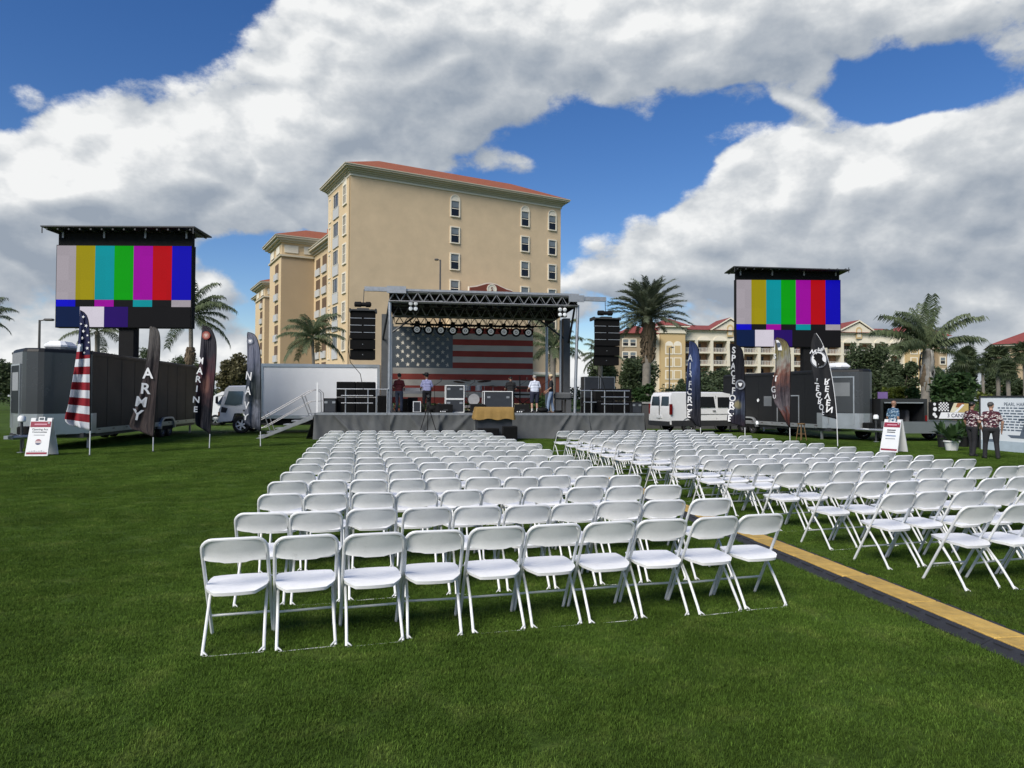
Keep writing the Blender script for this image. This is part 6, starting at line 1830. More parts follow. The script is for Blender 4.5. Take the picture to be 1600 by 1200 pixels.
def make_box_truck():
    # cab at left, box running right behind the stairs
    Fb = Frame((at(408, 600, 34.4).x, 34.4), R(6))
    xb = Fb.hit(408, 600)[0]; xe = Fb.hit(592, 600)[0]
    t = thing('box_truck', 'white box truck with snub cab parked left of the stage', 'truck', Fb.o, Fb.yaw)
    zb_, zt_ = Fb.hit(450, 656)[1], Fb.hit(420, 569)[1]
    zb_ = max(.75, zb_)
    Lb = xe - xb
    M_BOX = mat('box_white', (.76, .77, .79), .5, var=.05, vscale=1.2, bump=.05, bscale=14)
    MB().b2(0, Lb, 0, 2.4, zb_, zt_).build('cargo_box', M_BOX, t)
    tr = MB()
    tr.b2(-.03, Lb + .03, -.035, 2.43, zt_ - .12, zt_ + .03); tr.b2(-.03, Lb + .03, -.03, 2.43, zb_ - .02, zb_ + .14)
    tr.b2(-.04, .09, -.032, 2.43, zb_ + .14, zt_ - .12); tr.b2(Lb - .09, Lb + .04, -.032, 2.43, zb_ + .14, zt_ - .12)
    tr.build('box_trim', M_SHEET, t)
    MB().b2(-1.9, Lb - .1, .5, 1.9, .48, zb_ - .03).build('chassis', M_STEEL, t)
    # snub cab, front facing left (-x)
    xf = Fb.hit(341, 640)[0]; xk = -.12
    prof = [(xf, .55), (xf - .02, 1.15), (xf + .03, 1.25), (xf + .24, 2.16), (xf + .42, 2.32), (xk, 2.36), (xk, .75), (xf + 1.55, .75), (xf + 1.45, .98), (xf + .72, .98), (xf + .6, .6)]
    c, f = prof_body(prof, 2.0, 1.2, .10)
    c.v = [(x, y + 1.15, z) for x, y, z in c.v]
    cab = c.build('cab', M_VWHITE, t, True)
    yy = lambda z: 1.15 - 1.0 * f(z) - .012
    MB().add([(x, yy(z), z) for x, z in ((xf + .24, 1.40), (xf + .75, 1.36), (xf + 1.05, 1.44), (xf + 1.12, 2.06), (xf + .42, 2.06))], [(0, 1, 2, 3, 4)]).build('side_window', M_VGLASSL, cab)
    MB().add([(xf + .015, 1.15 - .86, 1.28), (xf + .015, 1.15 + .86, 1.28), (xf + .21, 1.15 + .8, 2.12), (xf + .21, 1.15 - .8, 2.12)], [(0, 1, 2, 3)]).build('windscreen', M_VGLASSL, cab)
    q = MB().add([(xf + .08, yy(1.0), 1.02), (xf + .32, yy(1.0), 1.0), (xf + .40, yy(1.3), 1.22), (xf + .12, yy(1.3), 1.30)], [(0, 1, 2, 3)]); q.build('corner_panel', M_PLAST, cab)
    MB().box((xf + 1.22, yy(1.1) - .01, 1.12), (.18, .03, .06)).build('door_handle', M_PLAST, cab)
    m_ = MB(); m_.tube([(xf + .2, .16, 1.85), (xf - .05, -.1, 1.8), (xf - .05, -.12, 1.5)], .015, 6); m_.cbox((xf - .03, -.14, 1.62), (.1, .16, .34), .03); m_.build('mirror', M_PLAST, cab)
    MB().b2(xf - .08, xf + .05, .2, 2.1, .52, .78).build('bumper', M_VWHITE, cab)
    MB().box((xf - .01, .22, .95), (.08, .16, .2)).build('headlight', mat('amber', s2l((170, 110, 50)), .3), cab)
    for y in (.12, 2.2):
        wheel(t, xf + 1.08, y, .42, .24, -1 if y < 1 else 1, 6, M_WHITE)
        wheel(t, Lb - 1.6, y, .42, .26, -1 if y < 1 else 1, 6, M_WHITE)
    MB().b2(.3, Lb - 2.4, .12, .2, .42, .75).build('side_guard', M_BLACK, t)
M_VGLASSL = mat('cab_glass', (.10, .14, .15), .08, var=.2, vscale=1.5, spec=.9)
make_box_truck()

def make_back_van():
    p = at(318, 600, 44)
    t = thing('parked_van', 'white van partly hidden behind the dark plum feather flag', 'van', (p.x, p.y, 0), R(10))
    prof = [(0, .45), (0, .95), (.25, 1.2), (.9, 1.9), (1.3, 2.1), (4.8, 2.15), (4.9, 1.9), (4.95, .45)]
    b, f = prof_body(prof, 1.95, 1.15, .14); b.build('body', M_VWHITE, t, True)
    for s in (-1, 1):
        for (xa, xb) in ((1.0, 1.9), (2.1, 3.2), (3.4, 4.6)):
            MB().add([(x, s * (.975 * f(z) + .012), z) for x, z in ((xa, 1.3), (xb, 1.3), (xb, 1.85), (xa + (.35 if xa < 1.5 else 0), 1.85))], [(0, 1, 2, 3)]).build('side_window', M_VGLASS, t)
        for x in (.95, 3.9): wheel(t, x, s * .88, .34, .22, s)
    MB().b2(-.06, .1, -.9, .9, .4, .65).build('bumper', M_PLAST, t)
make_back_van()

# dark open-sided van with silver lower body, right background
def make_open_van():
    p = at(1376, 600, 30.5)
    F = Frame((p.x, p.y), R(4))
    t = thing('display_van', 'dark van with open side and silver lower body behind the sandwich board', 'van', F.o, F.yaw)
    X = lambda px: F.hit(px, 650)[0]
    Z = lambda py: F.hit(1420, py)[1]
    M_SIL = mat('silver_paint', (.22, .24, .25), .3, .5, var=.06, vscale=2)
    xa, xb, xc = X(1376), X(1449), X(1512)
    zr, zs_, zm, zb_ = Z(623), Z(658), Z(671), Z(684)
    zb_ = max(.35, zb_)
    # lower tub
    MB().b2(xa, xc, 0, 1.9, zb_, zm).build('lower_body', M_SIL, t)
    MB().b2(xa + .02, xb, .0, .08, zm, zs_ - .02).build('sill_panel', M_SIL, t)
    MB().b2(xb, xc, .02, 1.88, zm, zs_).build('bed_side', M_SIL, t)
    # cabin shell with an open side
    sh = MB()
    sh.b2(xa, xb, 0, 1.9, zr - .16, zr); sh.b2(xa, xa + .12, 0, 1.9, zm, zr - .16); sh.b2(xb - .14, xb, 0, 1.9, zs_, zr - .16); sh.b2(xa + .12, xb - .14, 1.8, 1.9, zm, zr - .16)
    sh.build('cabin_shell', mat('van_dark', (.02, .021, .023), .3, var=.1, coat=.5), t)
    MB().b2(xa + .15, xb - .2, -.03, -.005, zr - .2, zr - .15).build('awning_rail', M_SHEET, t)
    for k in range(2):
        x = xa + .85 + k * .75
        s = MB().cbox((x, 1.0, zm + .1), (.55, .6, .3), .08); s.cbox((x + .12, 1.0, zm + .5), (.18, .6, .7), .07)
        s.build('seat', mat('seat_grey', (.14, .14, .14), .9), t)
    MB().b2(xb - .10, xb - .02, -.03, .0, Z(658), Z(649)).build('tail_light', M_RED, t)
    MB().b2(xa + .9, xb - .3, .12, .6, zm + .002, zm + .12).build('cargo_box', mat('lilac_box', s2l((150, 140, 176)), .7), t)
    for x in (X(1385), X(1494)): 
        for y in (.12, 1.78): wheel(t, x, y, .36, .24, -1 if y < 1 else 1)
    # banner on the bed
    bw, bh = xc - xb, Z(628) - Z(655.5)
    tb = thing('van_banner', 'black printed banner with checkered flag and lettering beside the dark van', 'banner', F.world(xb + .03, -.06, 0), F.yaw)
    z0 = Z(655.5)
    bd = MB().b2(0, bw, 0, .03, z0, z0 + bh).build('banner_sheet', M_BLACK, tb)
    fx = lambda a: a * bw; fz = lambda b: z0 + b * bh
    def patch(pts, m, nm, d=-.004): return MB().add([(fx(a), d, fz(b)) for a, b in pts], [tuple(range(len(pts)))]).build(nm, m, bd)
    patch([(.24, .06), (.99, .06), (.99, .40), (.30, .42)], M_LETTER, 'print_panel')
    patch([(.52, .42), (.62, .95), (.72, .95), (.70, .42)], mat('print_cream', s2l((214, 206, 176)), .8), 'print_figure')
    patch([(.70, .42), (.72, .95), (.98, .92), (.98, .42)], mat('print_gold', s2l((186, 164, 104)), .8), 'print_figure')
    patch([(.66, .70), (.70, .94), (.88, .94), (.80, .74)], mat('print_orange', s2l((160, 100, 66)), .8), 'print_figure', -.007)
    patch([(.62, .42), (.70, .42), (.88, .85), (.82, .88)], M_LETTER, 'print_figure', -.009)
    ck = MB(); c_ = .036
    for i in range(7):
        for j in range(6):
            if (i + j) % 2 == 0:
                a, b = .24 + i * c_, .48 + j * .085
                ck.add([(fx(a), -.004, fz(b)), (fx(a + c_), -.004, fz(b)), (fx(a + c_), -.004, fz(b + .085)), (fx(a), -.004, fz(b + .085))], [(0, 1, 2, 3)])
    ck.build('print_check', M_LETTER, bd)
    for (a, b, r) in ((.14, .88, .05), (.15, .60, .07), (.13, .30, .06), (.17, .18, .05)):
        MB().lathe([(0, -.004), (r * bw * .7, -.004)], (fx(a), 0, fz(b)), 12, 'Y', close=False).build('print_figure', M_LETTER, bd)
    link('lettering', text_mesh('3 CANS', bh * .30, .015, mats=mat('print_navy', s2l((40, 36, 70)), .8)), bd, (fx(.66), -.008, fz(.23)))
    # red kiosk banner seen past the trailer nose
    F2 = Frame((at(1376, 600, 34).x, 34), 0)
    tk = thing('kiosk_banner', 'red and striped banner stand behind the right trailer nose', 'banner', F2.o, 0)
    x0, x1 = F2.hit(1372, 640)[0], F2.hit(1392, 640)[0]
    za, zc = F2.hit(1380, 648)[1], F2.hit(1380, 627)[1]
    MB().b2(x0, x0 + (x1 - x0) * .65, 0, .05, za, zc).build('red_panel', mat('banner_red', s2l((176, 34, 44)), .7), tk)
    for k in range(5):
        MB().b2(x0 + (x1 - x0) * .68, x1, 0, .05, zc - (k + .5) * (zc - za) / 5, zc - k * (zc - za) / 5).build('stripe', M_LETTER, tk)
    MB().b2(x0 + .05, x0 + .1, .06, .1, 0, zc).build('pole', M_STEEL, tk); MB().b2(x1 - .1, x1 - .05, .06, .1, 0, zc).build('pole', M_STEEL, tk)
    MB().b2(x0, x1 - .15, .0, .05, zc + .1, zc + .45).build('top_panel', mat('banner_violet', s2l((110, 88, 140)), .7), tk)
make_open_van()

# wooden stool by the trailer
def make_stool():
    p = onz(1252, 688)
    t = thing('wooden_stool', 'small wooden bar stool beside the right screen trailer', 'stool', (p.x, p.y, 0), .3)
    M_W = mat('stool_wood', s2l((128, 100, 66)), .6, var=.15, vscale=8)
    MB().lathe([(.16, .70), (.17, .72), (.165, .75), (.0, .755)], n=18).build('seat', M_W, t)
    for a in (45, 135, 225, 315):
        MB().tube([(.11 * math.cos(R(a)), .11 * math.sin(R(a)), .71), (.21 * math.cos(R(a)), .21 * math.sin(R(a)), 0)], .018, 6).build('leg', M_W, t)
    for k in range(4):
        a, b = R(45 + 90 * k), R(135 + 90 * k)
        MB().tube([(.17 * math.cos(a), .17 * math.sin(a), .28), (.17 * math.cos(b), .17 * math.sin(b), .28)], .012, 6).build('rung', M_W, t)
make_stool()

# white display wall at the right edge
def make_wall():
    p = onz(1535, 700)
    a, b = onz(1533, 702), onz(1612, 709)
    yaw = math.atan2(b.y - a.y, b.x - a.x)
    F = Frame((a.x, a.y), yaw)
    t = thing('memorial_panel', 'large white memorial panel with lettering and a ship drawing, right edge', 'sign', F.o, yaw)
    W = 4.2; H = F.hit(1540, 621)[1]
    MB().b2(0, W, 0, .08, .0, H).build('panel', mat('panel_white', s2l((224, 229, 232)), .5, var=.06, vscale=.8), t)
    fr = MB(); fr.b2(-.06, 0, -.02, .1, 0, H + .06); fr.b2(W, W + .06, -.02, .1, 0, H + .06); fr.b2(0, W, -.02, .1, H, H + .06); fr.build('frame', M_STEEL, t)
    x0 = F.hit(1563, 640)[0]
    link('lettering', text_mesh('PEARL HARBOR', .17, .012, mats=M_INKB), t, (x0 + .75, -.006, F.hit(1575, 632)[1]))
    rl = random.Random(4)
    for k in range(9):
        z = F.hit(1575, 637.5 + k * 4.3)[1]
        mb = MB(); x = x0 + rl.uniform(-.15, .05)
        while x < x0 + 1.75:
            w = rl.uniform(.08, .26); mb.b2(x, x + w, -.006, -.001, z - .022, z + .022); x += w + .05
        mb.build('small_print', M_INKB, t)
    # ship outline
    s = MB(); zs_ = F.hit(1590, 685)[1]; xs_ = F.hit(1580, 680)[0]
    for q in ([(0, 0), (2.2, 0), (2.3, .12), (-.15, .1)], [(.35, .1), (.7, .1), (.7, .75), (.62, .75)], [(.3, .6), (1.3, .66), (1.3, .72), (.3, .68)], [(.9, .1), (1.8, .1), (1.7, .42), (.95, .40)], [(-1.0, -.18), (-.5, -.18), (-.52, -.08), (-.95, -.08)]):
        s.add([(xs_ + x, -.006, zs_ + z) for x, z in q], [tuple(range(len(q)))])
    s.build('ship_drawing', M_INKB, t)
    MB().b2(0, W, -.004, -.001, .0, F.hit(1580, 690)[1]).build('sea_print', mat('sea_print', s2l((176, 190, 200)), .5, var=.12, vscale=3), t)
M_INKB = mat('ink_slate', s2l((92, 104, 118)), .7, var=.1)
make_wall()
# low wall behind the right wing of the stage
F = Frame((at(985, 600, 42).x, 42), R(5))
tw = thing('low_wall', 'low dark grey garden wall behind the right wing of the stage', 'wall', F.o, F.yaw)
MB().b2(-2, 9, 0, .3, 0, 1.5).build('wall_body', mat('wall_grey', (.07, .07, .072), .9, bump=.4, bscale=15), tw)
MB().b2(-2.05, 9.05, -.06, .36, 1.5, 1.6).build('coping', mat('coping_grey', (.3, .3, .29), .9), tw)
# ------------------------------------------------------------------ vegetation
def leaf_mat(name, c, trans=.42, var=.35):
    m = bpy.data.materials.new(name); m.use_nodes = True
    N, L = m.node_tree.nodes, m.node_tree.links
    b = N['Principled BSDF']; b.inputs['Roughness'].default_value = .55; b.inputs['Specular IOR Level'].default_value = .35
    g = N.new('ShaderNodeNewGeometry')
    mr = N.new('ShaderNodeMapRange'); mr.inputs['To Min'].default_value = 1 - var; mr.inputs['To Max'].default_value = 1 + var * 1.3
    L.new(g.outputs['Random Per Island'], mr.inputs['Value'])
    sc = nset(N.new('ShaderNodeVectorMath'), operation='SCALE'); sc.inputs[0].default_value = c; L.new(mr.outputs[0], sc.inputs['Scale'])
    L.new(sc.outputs[0], b.inputs['Base Color'])
    t = N.new('ShaderNodeBsdfTranslucent'); L.new(sc.outputs[0], t.inputs['Color'])
    ms = N.new('ShaderNodeMixShader'); ms.inputs[0].default_value = trans
    L.new(b.outputs[0], ms.inputs[1]); L.new(t.outputs[0], ms.inputs[2]); L.new(ms.outputs[0], N['Material Output'].inputs['Surface'])
    return m
M_QUEEN = leaf_mat('queen_palm_leaf', (.138, .174, .090))
M_DATE = leaf_mat('date_palm_leaf', (.160, .185, .120))
M_OAK = leaf_mat('oak_leaf', (.078, .108, .052))
M_OLIVE = leaf_mat('olive_leaf', (.135, .125, .062))
M_LIME = leaf_mat('lime_leaf', (.13, .16, .03))
M_JUNG = leaf_mat('jungle_leaf', (.042, .082, .026))
M_SABAL = leaf_mat('fan_palm_leaf', (.080, .105, .050))
M_DEAD = leaf_mat('dry_leaf', (.14, .10, .055))
M_PTRUNK = mat('palm_trunk', (.20, .18, .155), .9, var=.3, vscale=3, bump=.8, bscale=10)
M_BOOT = mat('palm_boots', (.13, .095, .06), .95, var=.35, vscale=5, bump=1, bscale=9)
M_BARK = mat('tree_bark', (.10, .08, .062), .9, var=.3, vscale=4, bump=.8, bscale=12)
M_SHAFT = mat('palm_crownshaft', (.26, .25, .23), .8, var=.25, vscale=4, bump=.5)

def frond_mesh(name, ln, e0, droop, leaf, n, hang, stiff, m, seed, width=.035, jit=.25):
    r = random.Random(seed); mb = MB()
    pts = []; p = Vector((0, 0, 0)); a = e0; ns = 18
    for i in range(ns + 1):
        pts.append(p.copy()); p = p + Vector((math.cos(a), 0, math.sin(a))) * (ln / ns); a -= droop / ns * (0.5 + i / ns)
    mb.tube(pts, [.028 * (1 - .85 * i / ns) * ln / 3 for i in range(ns + 1)], 4, False)
    for s in (-1, 1):
        for k in range(n):
            f = .12 + .88 * (k + r.random() * .6) / n
            i = min(ns - 1, int(f * ns)); q = pts[i].lerp(pts[i + 1], f * ns - i)
            tg = (pts[i + 1] - pts[i]).normalized()
            L_ = leaf * (.55 + .55 * math.sin(min(1, f * 1.15) * math.pi * .85)) * r.uniform(.8, 1.15)
            side = Vector((0, s, 0))
            d = (side * (1 - stiff * .3) + tg * (.5 + stiff * .45) + Vector((0, 0, .25 * stiff + r.uniform(-jit, jit)))).normalized()
            q1 = q + d * L_ * .5
            d2 = (d + Vector((0, 0, -hang * r.uniform(.6, 1.3)))).normalized()
            q2 = q1 + d2 * L_ * .55
            wv = tg * width * ln / 3
            mb.add([q - wv * .5, q + wv * .5, q1 + wv, q1 - wv, q2 + wv * .15, q2 - wv * .15], [(0, 1, 2, 3), (3, 2, 4, 5)])
    return mb.mesh(name, m)
FR = {}
def fronds(kind):
    if kind in FR: return FR[kind]
    out = []
    if kind == 'queen':
        for i, e in enumerate((82, 64, 46, 28, 10, -15)):
            out.append((e, frond_mesh('frond', 3.3, R(e), R(80 if e > 30 else 62), .66, 74, 1.9, .2, M_QUEEN, i, .026)))
    if kind == 'date':
        for i, e in enumerate((87, 76, 64, 50, 36, 20, 2)):
            out.append((e, frond_mesh('frond', 3.3, R(e), R(66 if e > 40 else 46), .42, 96, .22, .8, M_DATE, 20 + i, .030, .35)))
    if kind == 'wind':
        for i, e in enumerate((86, 70, 55, 42, 30, 18)):
            out.append((e, frond_mesh('frond', 3.3, R(e), R(30 if e > 80 else 62), .72, 66, 1.7, .3, M_QUEEN, 40 + i, .03)))
    if kind == 'dead':
        out.append((-70, frond_mesh('frond', 1.5, R(-60), R(20), .3, 24, 1.2, .3, M_DEAD, 60)))
    FR[kind] = out
    return out
def palm(label, px, base_D, crown_y, R_px, kind, trunk_r, n, D=None, boots=None, shaft=None, flaps=None, spread=None, lean=0.0, group='palm trees', bias=None, base_px=None, bipolar=False):
    D = base_D
    c = at(px, crown_y, D); b = at(base_px or px, 620, D)
    t = thing('palm_tree', label, 'palm tree', (b.x, b.y, 0), 0, group)
    cx, cz = c.x - b.x, c.z
    k = R_px * D / FOC / 3.0                  # frond scale
    tr = MB()
    seg = 14
    pts = [(cx * (i / seg) ** 1.5, 0, cz * i / seg) for i in range(seg + 1)]
    rs = [trunk_r * (1.25 if i == 0 else 1.0) * (1 + .05 * (i % 2)) for i in range(seg + 1)]
    tr.tube(pts, rs, 12); tr.build('trunk', M_PTRUNK, t, True)
    if boots:
        z0, z1, rr = boots
        bt = MB(); rb = random.Random(px)
        for i in range(90):
            f = rb.random(); a = rb.random() * 6.283; z = z0 + (z1 - z0) * f
            rad = rr * (.75 + .35 * math.sin(f * 3.14))
            x, y = cx + math.cos(a) * rad * .8, math.sin(a) * rad * .8
            bt.box((x, y, z), (.16 * rr / .4, .10, .34 * rr / .4), (0, .5 * math.cos(a) * 1.0, a))
        bt.lathe([(rr * .55, z0 - .1), (rr * .85, z0 + (z1 - z0) * .3), (rr * .9, z0 + (z1 - z0) * .7), (rr * .6, z1 + .1)], (cx, 0, 0), 12)
        bt.build('leaf_bases', M_BOOT, t)
    if shaft:
        z0, z1, rr = shaft
        MB().lathe([(trunk_r, z0), (rr, z0 + (z1 - z0) * .35), (rr * .95, z0 + (z1 - z0) * .6), (trunk_r * .8, z1)], (cx, 0, 0), 14).build('crownshaft', M_SHAFT, t, True)
    if flaps:
        z0, z1, rr = flaps; fb = random.Random(5)
        for i in range(16):
            a = i * 2.4; zb_ = z0 + (z1 - z0) * fb.random() * .45; L_ = (z1 - z0) * fb.uniform(.4, .6); w_ = rr * fb.uniform(.35, .55)
            d = Vector((math.cos(a), math.sin(a), 0)); n_ = Vector((-d.y, d.x, 0))
            pr_ = [(0, .75), (.25, 1.05), (.55, 1.15), (.8, 1.0), (1.0, .8)]
            ws = [w_, w_ * 1.1, w_ * .8, w_ * .45, w_ * .15]
            vs = []
            for (f, k_), ww in zip(pr_, ws):
                c_ = Vector((cx, 0, zb_ + L_ * f)) + d * rr * k_ * .8
                vs += [c_ - n_ * ww - d * .04, c_ + d * .03, c_ + n_ * ww - d * .04]
            MB().add(vs, [(3 * j + q, 3 * j + q + 1, 3 * j + 4 + q, 3 * j + 3 + q) for j in range(4) for q in range(2)]).build('leaf_base', M_SHAFT if i % 3 else M_BOOT, t, True)
    rr_ = random.Random(int(px * 3 + n)); fl = fronds(kind)
    for i in range(n):
        j = int((i + rr_.random()) / n * len(fl)) % len(fl)
        az = i * 2.39996 + rr_.uniform(-.3, .3)
        sc = k * rr_.uniform(.78, 1.12)
        if bipolar and j >= 2: az = (math.pi if i % 2 else 0) + rr_.uniform(-.65, .65)
        if bias is not None and j >= 1:
            az += bias[1] * math.sin(bias[0] - az)
        o = link('frond', fl[j][1], t, (cx, 0, cz), (rr_.uniform(-.12, .12), rr_.uniform(-.12, .12), az)); o.scale = (sc,) * 3
    return t
G = 'palm trees'
palm('queen palm with swollen trunk rising right of the left screen', 298, 46, 494, 64, 'queen', .13, 19, boots=(at(298, 568, 46).z, at(298, 545, 46).z, .30), bias=(.2, .5), base_px=299)
palm('slender palm glimpsed under the left screen beside its mast', 152, 52, 518, 50, 'queen', .16, 16)
palm('palm with hanging fronds at the far left edge', -22, 48, 500, 46, 'queen', .2, 18)
palm('slim queen palm in front of the hotel side towers', 488, 62, 528, 52, 'queen', .13, 24, bias=(math.pi / 2, .25), base_px=492)
palm('stout date palm with broad crown right of the stage', 1013, 60, 497, 62, 'date', .34, 84, boots=(at(1010, 565, 60).z, at(1010, 500, 60).z, .60), base_px=1009)
palm('windswept queen palm with grey bulging trunk behind the display van', 1448, 44, 548, 78, 'wind', .24, 22, bipolar=True, shaft=(at(1447, 600, 44).z, at(1447, 545, 44).z, .30), flaps=(at(1447, 612, 44).z, at(1447, 548, 44).z, .46), base_px=1445)
palm('palm glimpsed through the right side of the stage', 864, 52, 545, 52, 'queen', .2, 20)
palm('grey palm behind the right loudspeaker array', 938, 55, 555, 34, 'queen', .18, 18)

def fan_leaf():
    mb = MB()
    for k in range(18):
        a = R(-115 + 230 * k / 17)
        d = Vector((math.cos(a), math.sin(a), 0)); n = Vector((-d.y, d.x, 0))
        L_ = .75 * (1 - .15 * abs(k - 8.5) / 8.5)
        q0 = Vector((.55, 0, .1)); q1 = q0 + d * L_ * .6; q2 = q0 + d * L_ + Vector((0, 0, -.22))
        mb.add([q0, q1 + n * .05, q2, q1 - n * .05], [(0, 1, 2, 3)])
    mb.tube([(0, 0, 0), (.55, 0, .1)], .012, 4)
    return mb.mesh('fan_leaf', M_SABAL)
FAN = fan_leaf()
def sabal(label, px, D, top_y, r_px, base_y=625):
    c = at(px, top_y, D); t = thing('cabbage_palm', label, 'palm tree', (c.x, c.y, 0), 0, G)
    k = r_px * D / FOC
    MB().tube([(0, 0, 0), (.1, 0, c.z * .5), (0, 0, c.z)], .17, 9).build('trunk', M_PTRUNK, t, True)
    r_ = random.Random(int(px))
    for i in range(46):
        az = i * 2.4; el = R(80 - 150 * (i + r_.random()) / 46)
        o = link('fan_leaf', FAN, t, (0, 0, c.z), (0, -el, az)); s = k * r_.uniform(.7, 1.05) / 1.25; o.scale = (s, s, s)
for (lb, px, D, y, r) in (('cabbage palm with round head right of the windswept palm', 1510, 78, 562, 26), ('cabbage palm with broad head above the two men', 1558, 66, 563, 30),
                          ('cabbage palm before the brown house at the right edge', 1600, 70, 552, 24), ('small cabbage palm between the other fan palms', 1535, 90, 572, 18), ('thin trunked cabbage palm above the memorial panel', 1574, 62, 577, 22)):
    sabal(lb, px, D, y, r)

def leaf_cloud(mb, clumps, n, size, r_):
    for _ in range(n):
        c, rad = clumps[r_.randrange(len(clumps))]
        while True:
            v = Vector((r_.gauss(0, 1), r_.gauss(0, 1), r_.gauss(0, 1)))
            if v.length > .1: break
        v.normalize(); q = r_.random() ** .45
        p = Vector(c) + Vector((v.x * rad[0], v.y * rad[1], v.z * rad[2])) * q
        s = size * r_.uniform(.6, 1.4)
        a = Vector((r_.gauss(0, 1), r_.gauss(0, 1), r_.gauss(0, .6))).normalized(); b = a.cross(Vector((r_.gauss(0, 1), r_.gauss(0, 1), r_.gauss(0, 1)))).normalized()
        mb.add([p - a * s, p + b * s * .5, p + a * s, p - b * s * .5], [(0, 1, 2, 3)])
def tree(label, name, box, D, m, n=4200, size=.2, clumps=16, trunk=True, group=None, seed=0, cat='tree'):
    x0, y0, x1, y1 = box
    a, b = at(x0, y0, D), at(x1, y1, D)
    cx = (a.x + b.x) / 2; W = (b.x - a.x) / 2; z1, z0 = a.z, max(.15, b.z); H = (z1 - z0) / 2
    t = thing(name, label, cat, (cx, a.y, 0), 0, group)
    r_ = random.Random(seed + int(x0))
    cl = []
    for i in range(clumps):
        an = r_.random() * 6.283; ra = r_.random() ** .5 * .74; h = r_.uniform(-.72, .74)
        w = math.sqrt(max(.1, 1 - h * h * .8))
        cr = r_.uniform(.24, .42)
        cl.append(((math.cos(an) * ra * W * w, math.sin(an) * ra * W * .8 * w, (z0 + z1) / 2 + h * H * .85), (W * cr, W * cr, H * cr * 1.0)))
    mb = MB(); leaf_cloud(mb, cl, n, size, r_)
    mb.build('crown', m, t)
    if trunk:
        tr = MB(); tr.tube([(0, 0, 0), (.05 * W, 0, z0 + H * .3), (0, 0, z0 + H * 1.1)], [.06 * W + .08, .05 * W + .05, .03], 8)
        for c, rad in cl[:9]:
            tr.tube([(0.03 * W, 0, z0 + H * .15), (c[0] * .55, c[1] * .55, (z0 + H * .4 + c[2]) / 2), c], [.05 + .02 * W, .04, .015], 5)
        tr.build('trunk', M_BARK, t, True)
    return t
TG = 'trees behind the event'
for (lb, box, D, m, n, s, c) in (
    ('olive brown tree between the plum and blue grey flags', (332, 545, 394, 618), 62, M_OLIVE, 4200, .22, 16),
    ('dark oak behind the right loudspeaker array', (908, 552, 968, 640), 58, M_OAK, 4500, .2, 16),
    ('dark oak at the foot of the date palm', (965, 548, 1034, 636), 70, M_OAK, 5200, .22, 18),
    ('dark round tree behind the deep blue flag', (1068, 572, 1182, 640), 72, M_OAK, 6000, .22, 20),
    ('small dark tree left of the deep blue flag', (1052, 584, 1082, 630), 76, M_OAK, 1800, .2, 9),
    ('tall dark tree above the nose of the right trailer', (1318, 532, 1398, 636), 66, M_OAK, 6200, .2, 22),
    ('dark tree left of the windswept palm trunk', (1376, 558, 1438, 636), 62, M_OAK, 4600, .2, 16),
    ('green tree behind the windswept palm trunk', (1440, 570, 1492, 634), 60, M_OAK, 3400, .2, 12),
    ('grey green tree right of the windswept palm', (1478, 548, 1530, 622), 92, M_OAK, 3400, .26, 14),
    ('dark tree behind the fan palms', (1524, 568, 1592, 632), 96, M_OAK, 3600, .26, 14),
    ('dark tree at the right edge above the memorial panel', (1575, 585, 1640, 632), 88, M_OAK, 2600, .26, 12),
    ('dark tree at the left edge behind the trailer', (-40, 556, 32, 622), 74, M_OAK, 3600, .24, 14),
    ('distant tree above the left trailer roof near the lamp', (20, 552, 92, 612), 110, M_OAK, 2600, .3, 12),
    ('distant tree seen under the left screen', (120, 545, 196, 612), 115, M_OAK, 2800, .3, 12),
    ('distant tree right of the left screen mast', (205, 541, 268, 612), 118, M_OAK, 2600, .3, 12),
    ('distant tree behind the left queen palm', (258, 553, 322, 616), 108, M_OAK, 2400, .3, 12),
    ('low dark tree behind the box truck cab', (376, 560, 424, 624), 66, M_OLIVE, 2200, .22, 10)):
    tree(lb, 'leafy_tree', box, D, m, int(n * 1.7), s * .68, c + 6, group=TG)
SG = 'shrubs behind the vehicles'
for i, (lb, box, D, m, n, s) in enumerate((
    ('yellow green shrub beside the right trailer nose', (1374, 596, 1396, 632), 50, M_LIME, 900, .16), ('yellow green shrub left of the grey palm trunk', (1392, 602, 1420, 632), 48, M_LIME, 1100, .16),
    ('low green shrub beside the grey palm trunk', (1414, 604, 1440, 634), 47, M_JUNG, 900, .16), ('yellow green shrub behind the two men', (1520, 606, 1556, 634), 52, M_LIME, 1200, .16),
    ('low hedge shrub behind the low grey wall', (985, 600, 1030, 640), 50, M_JUNG, 1600, .16), ('low shrub behind the white van', (1030, 606, 1062, 632), 66, M_OAK, 900, .2),
    ('low shrub right of the white van', (1100, 604, 1136, 636), 60, M_OAK, 1100, .2))):
    tree(lb, 'garden_shrub', box, D, m, n, s, 9, False, SG, i, 'shrub')
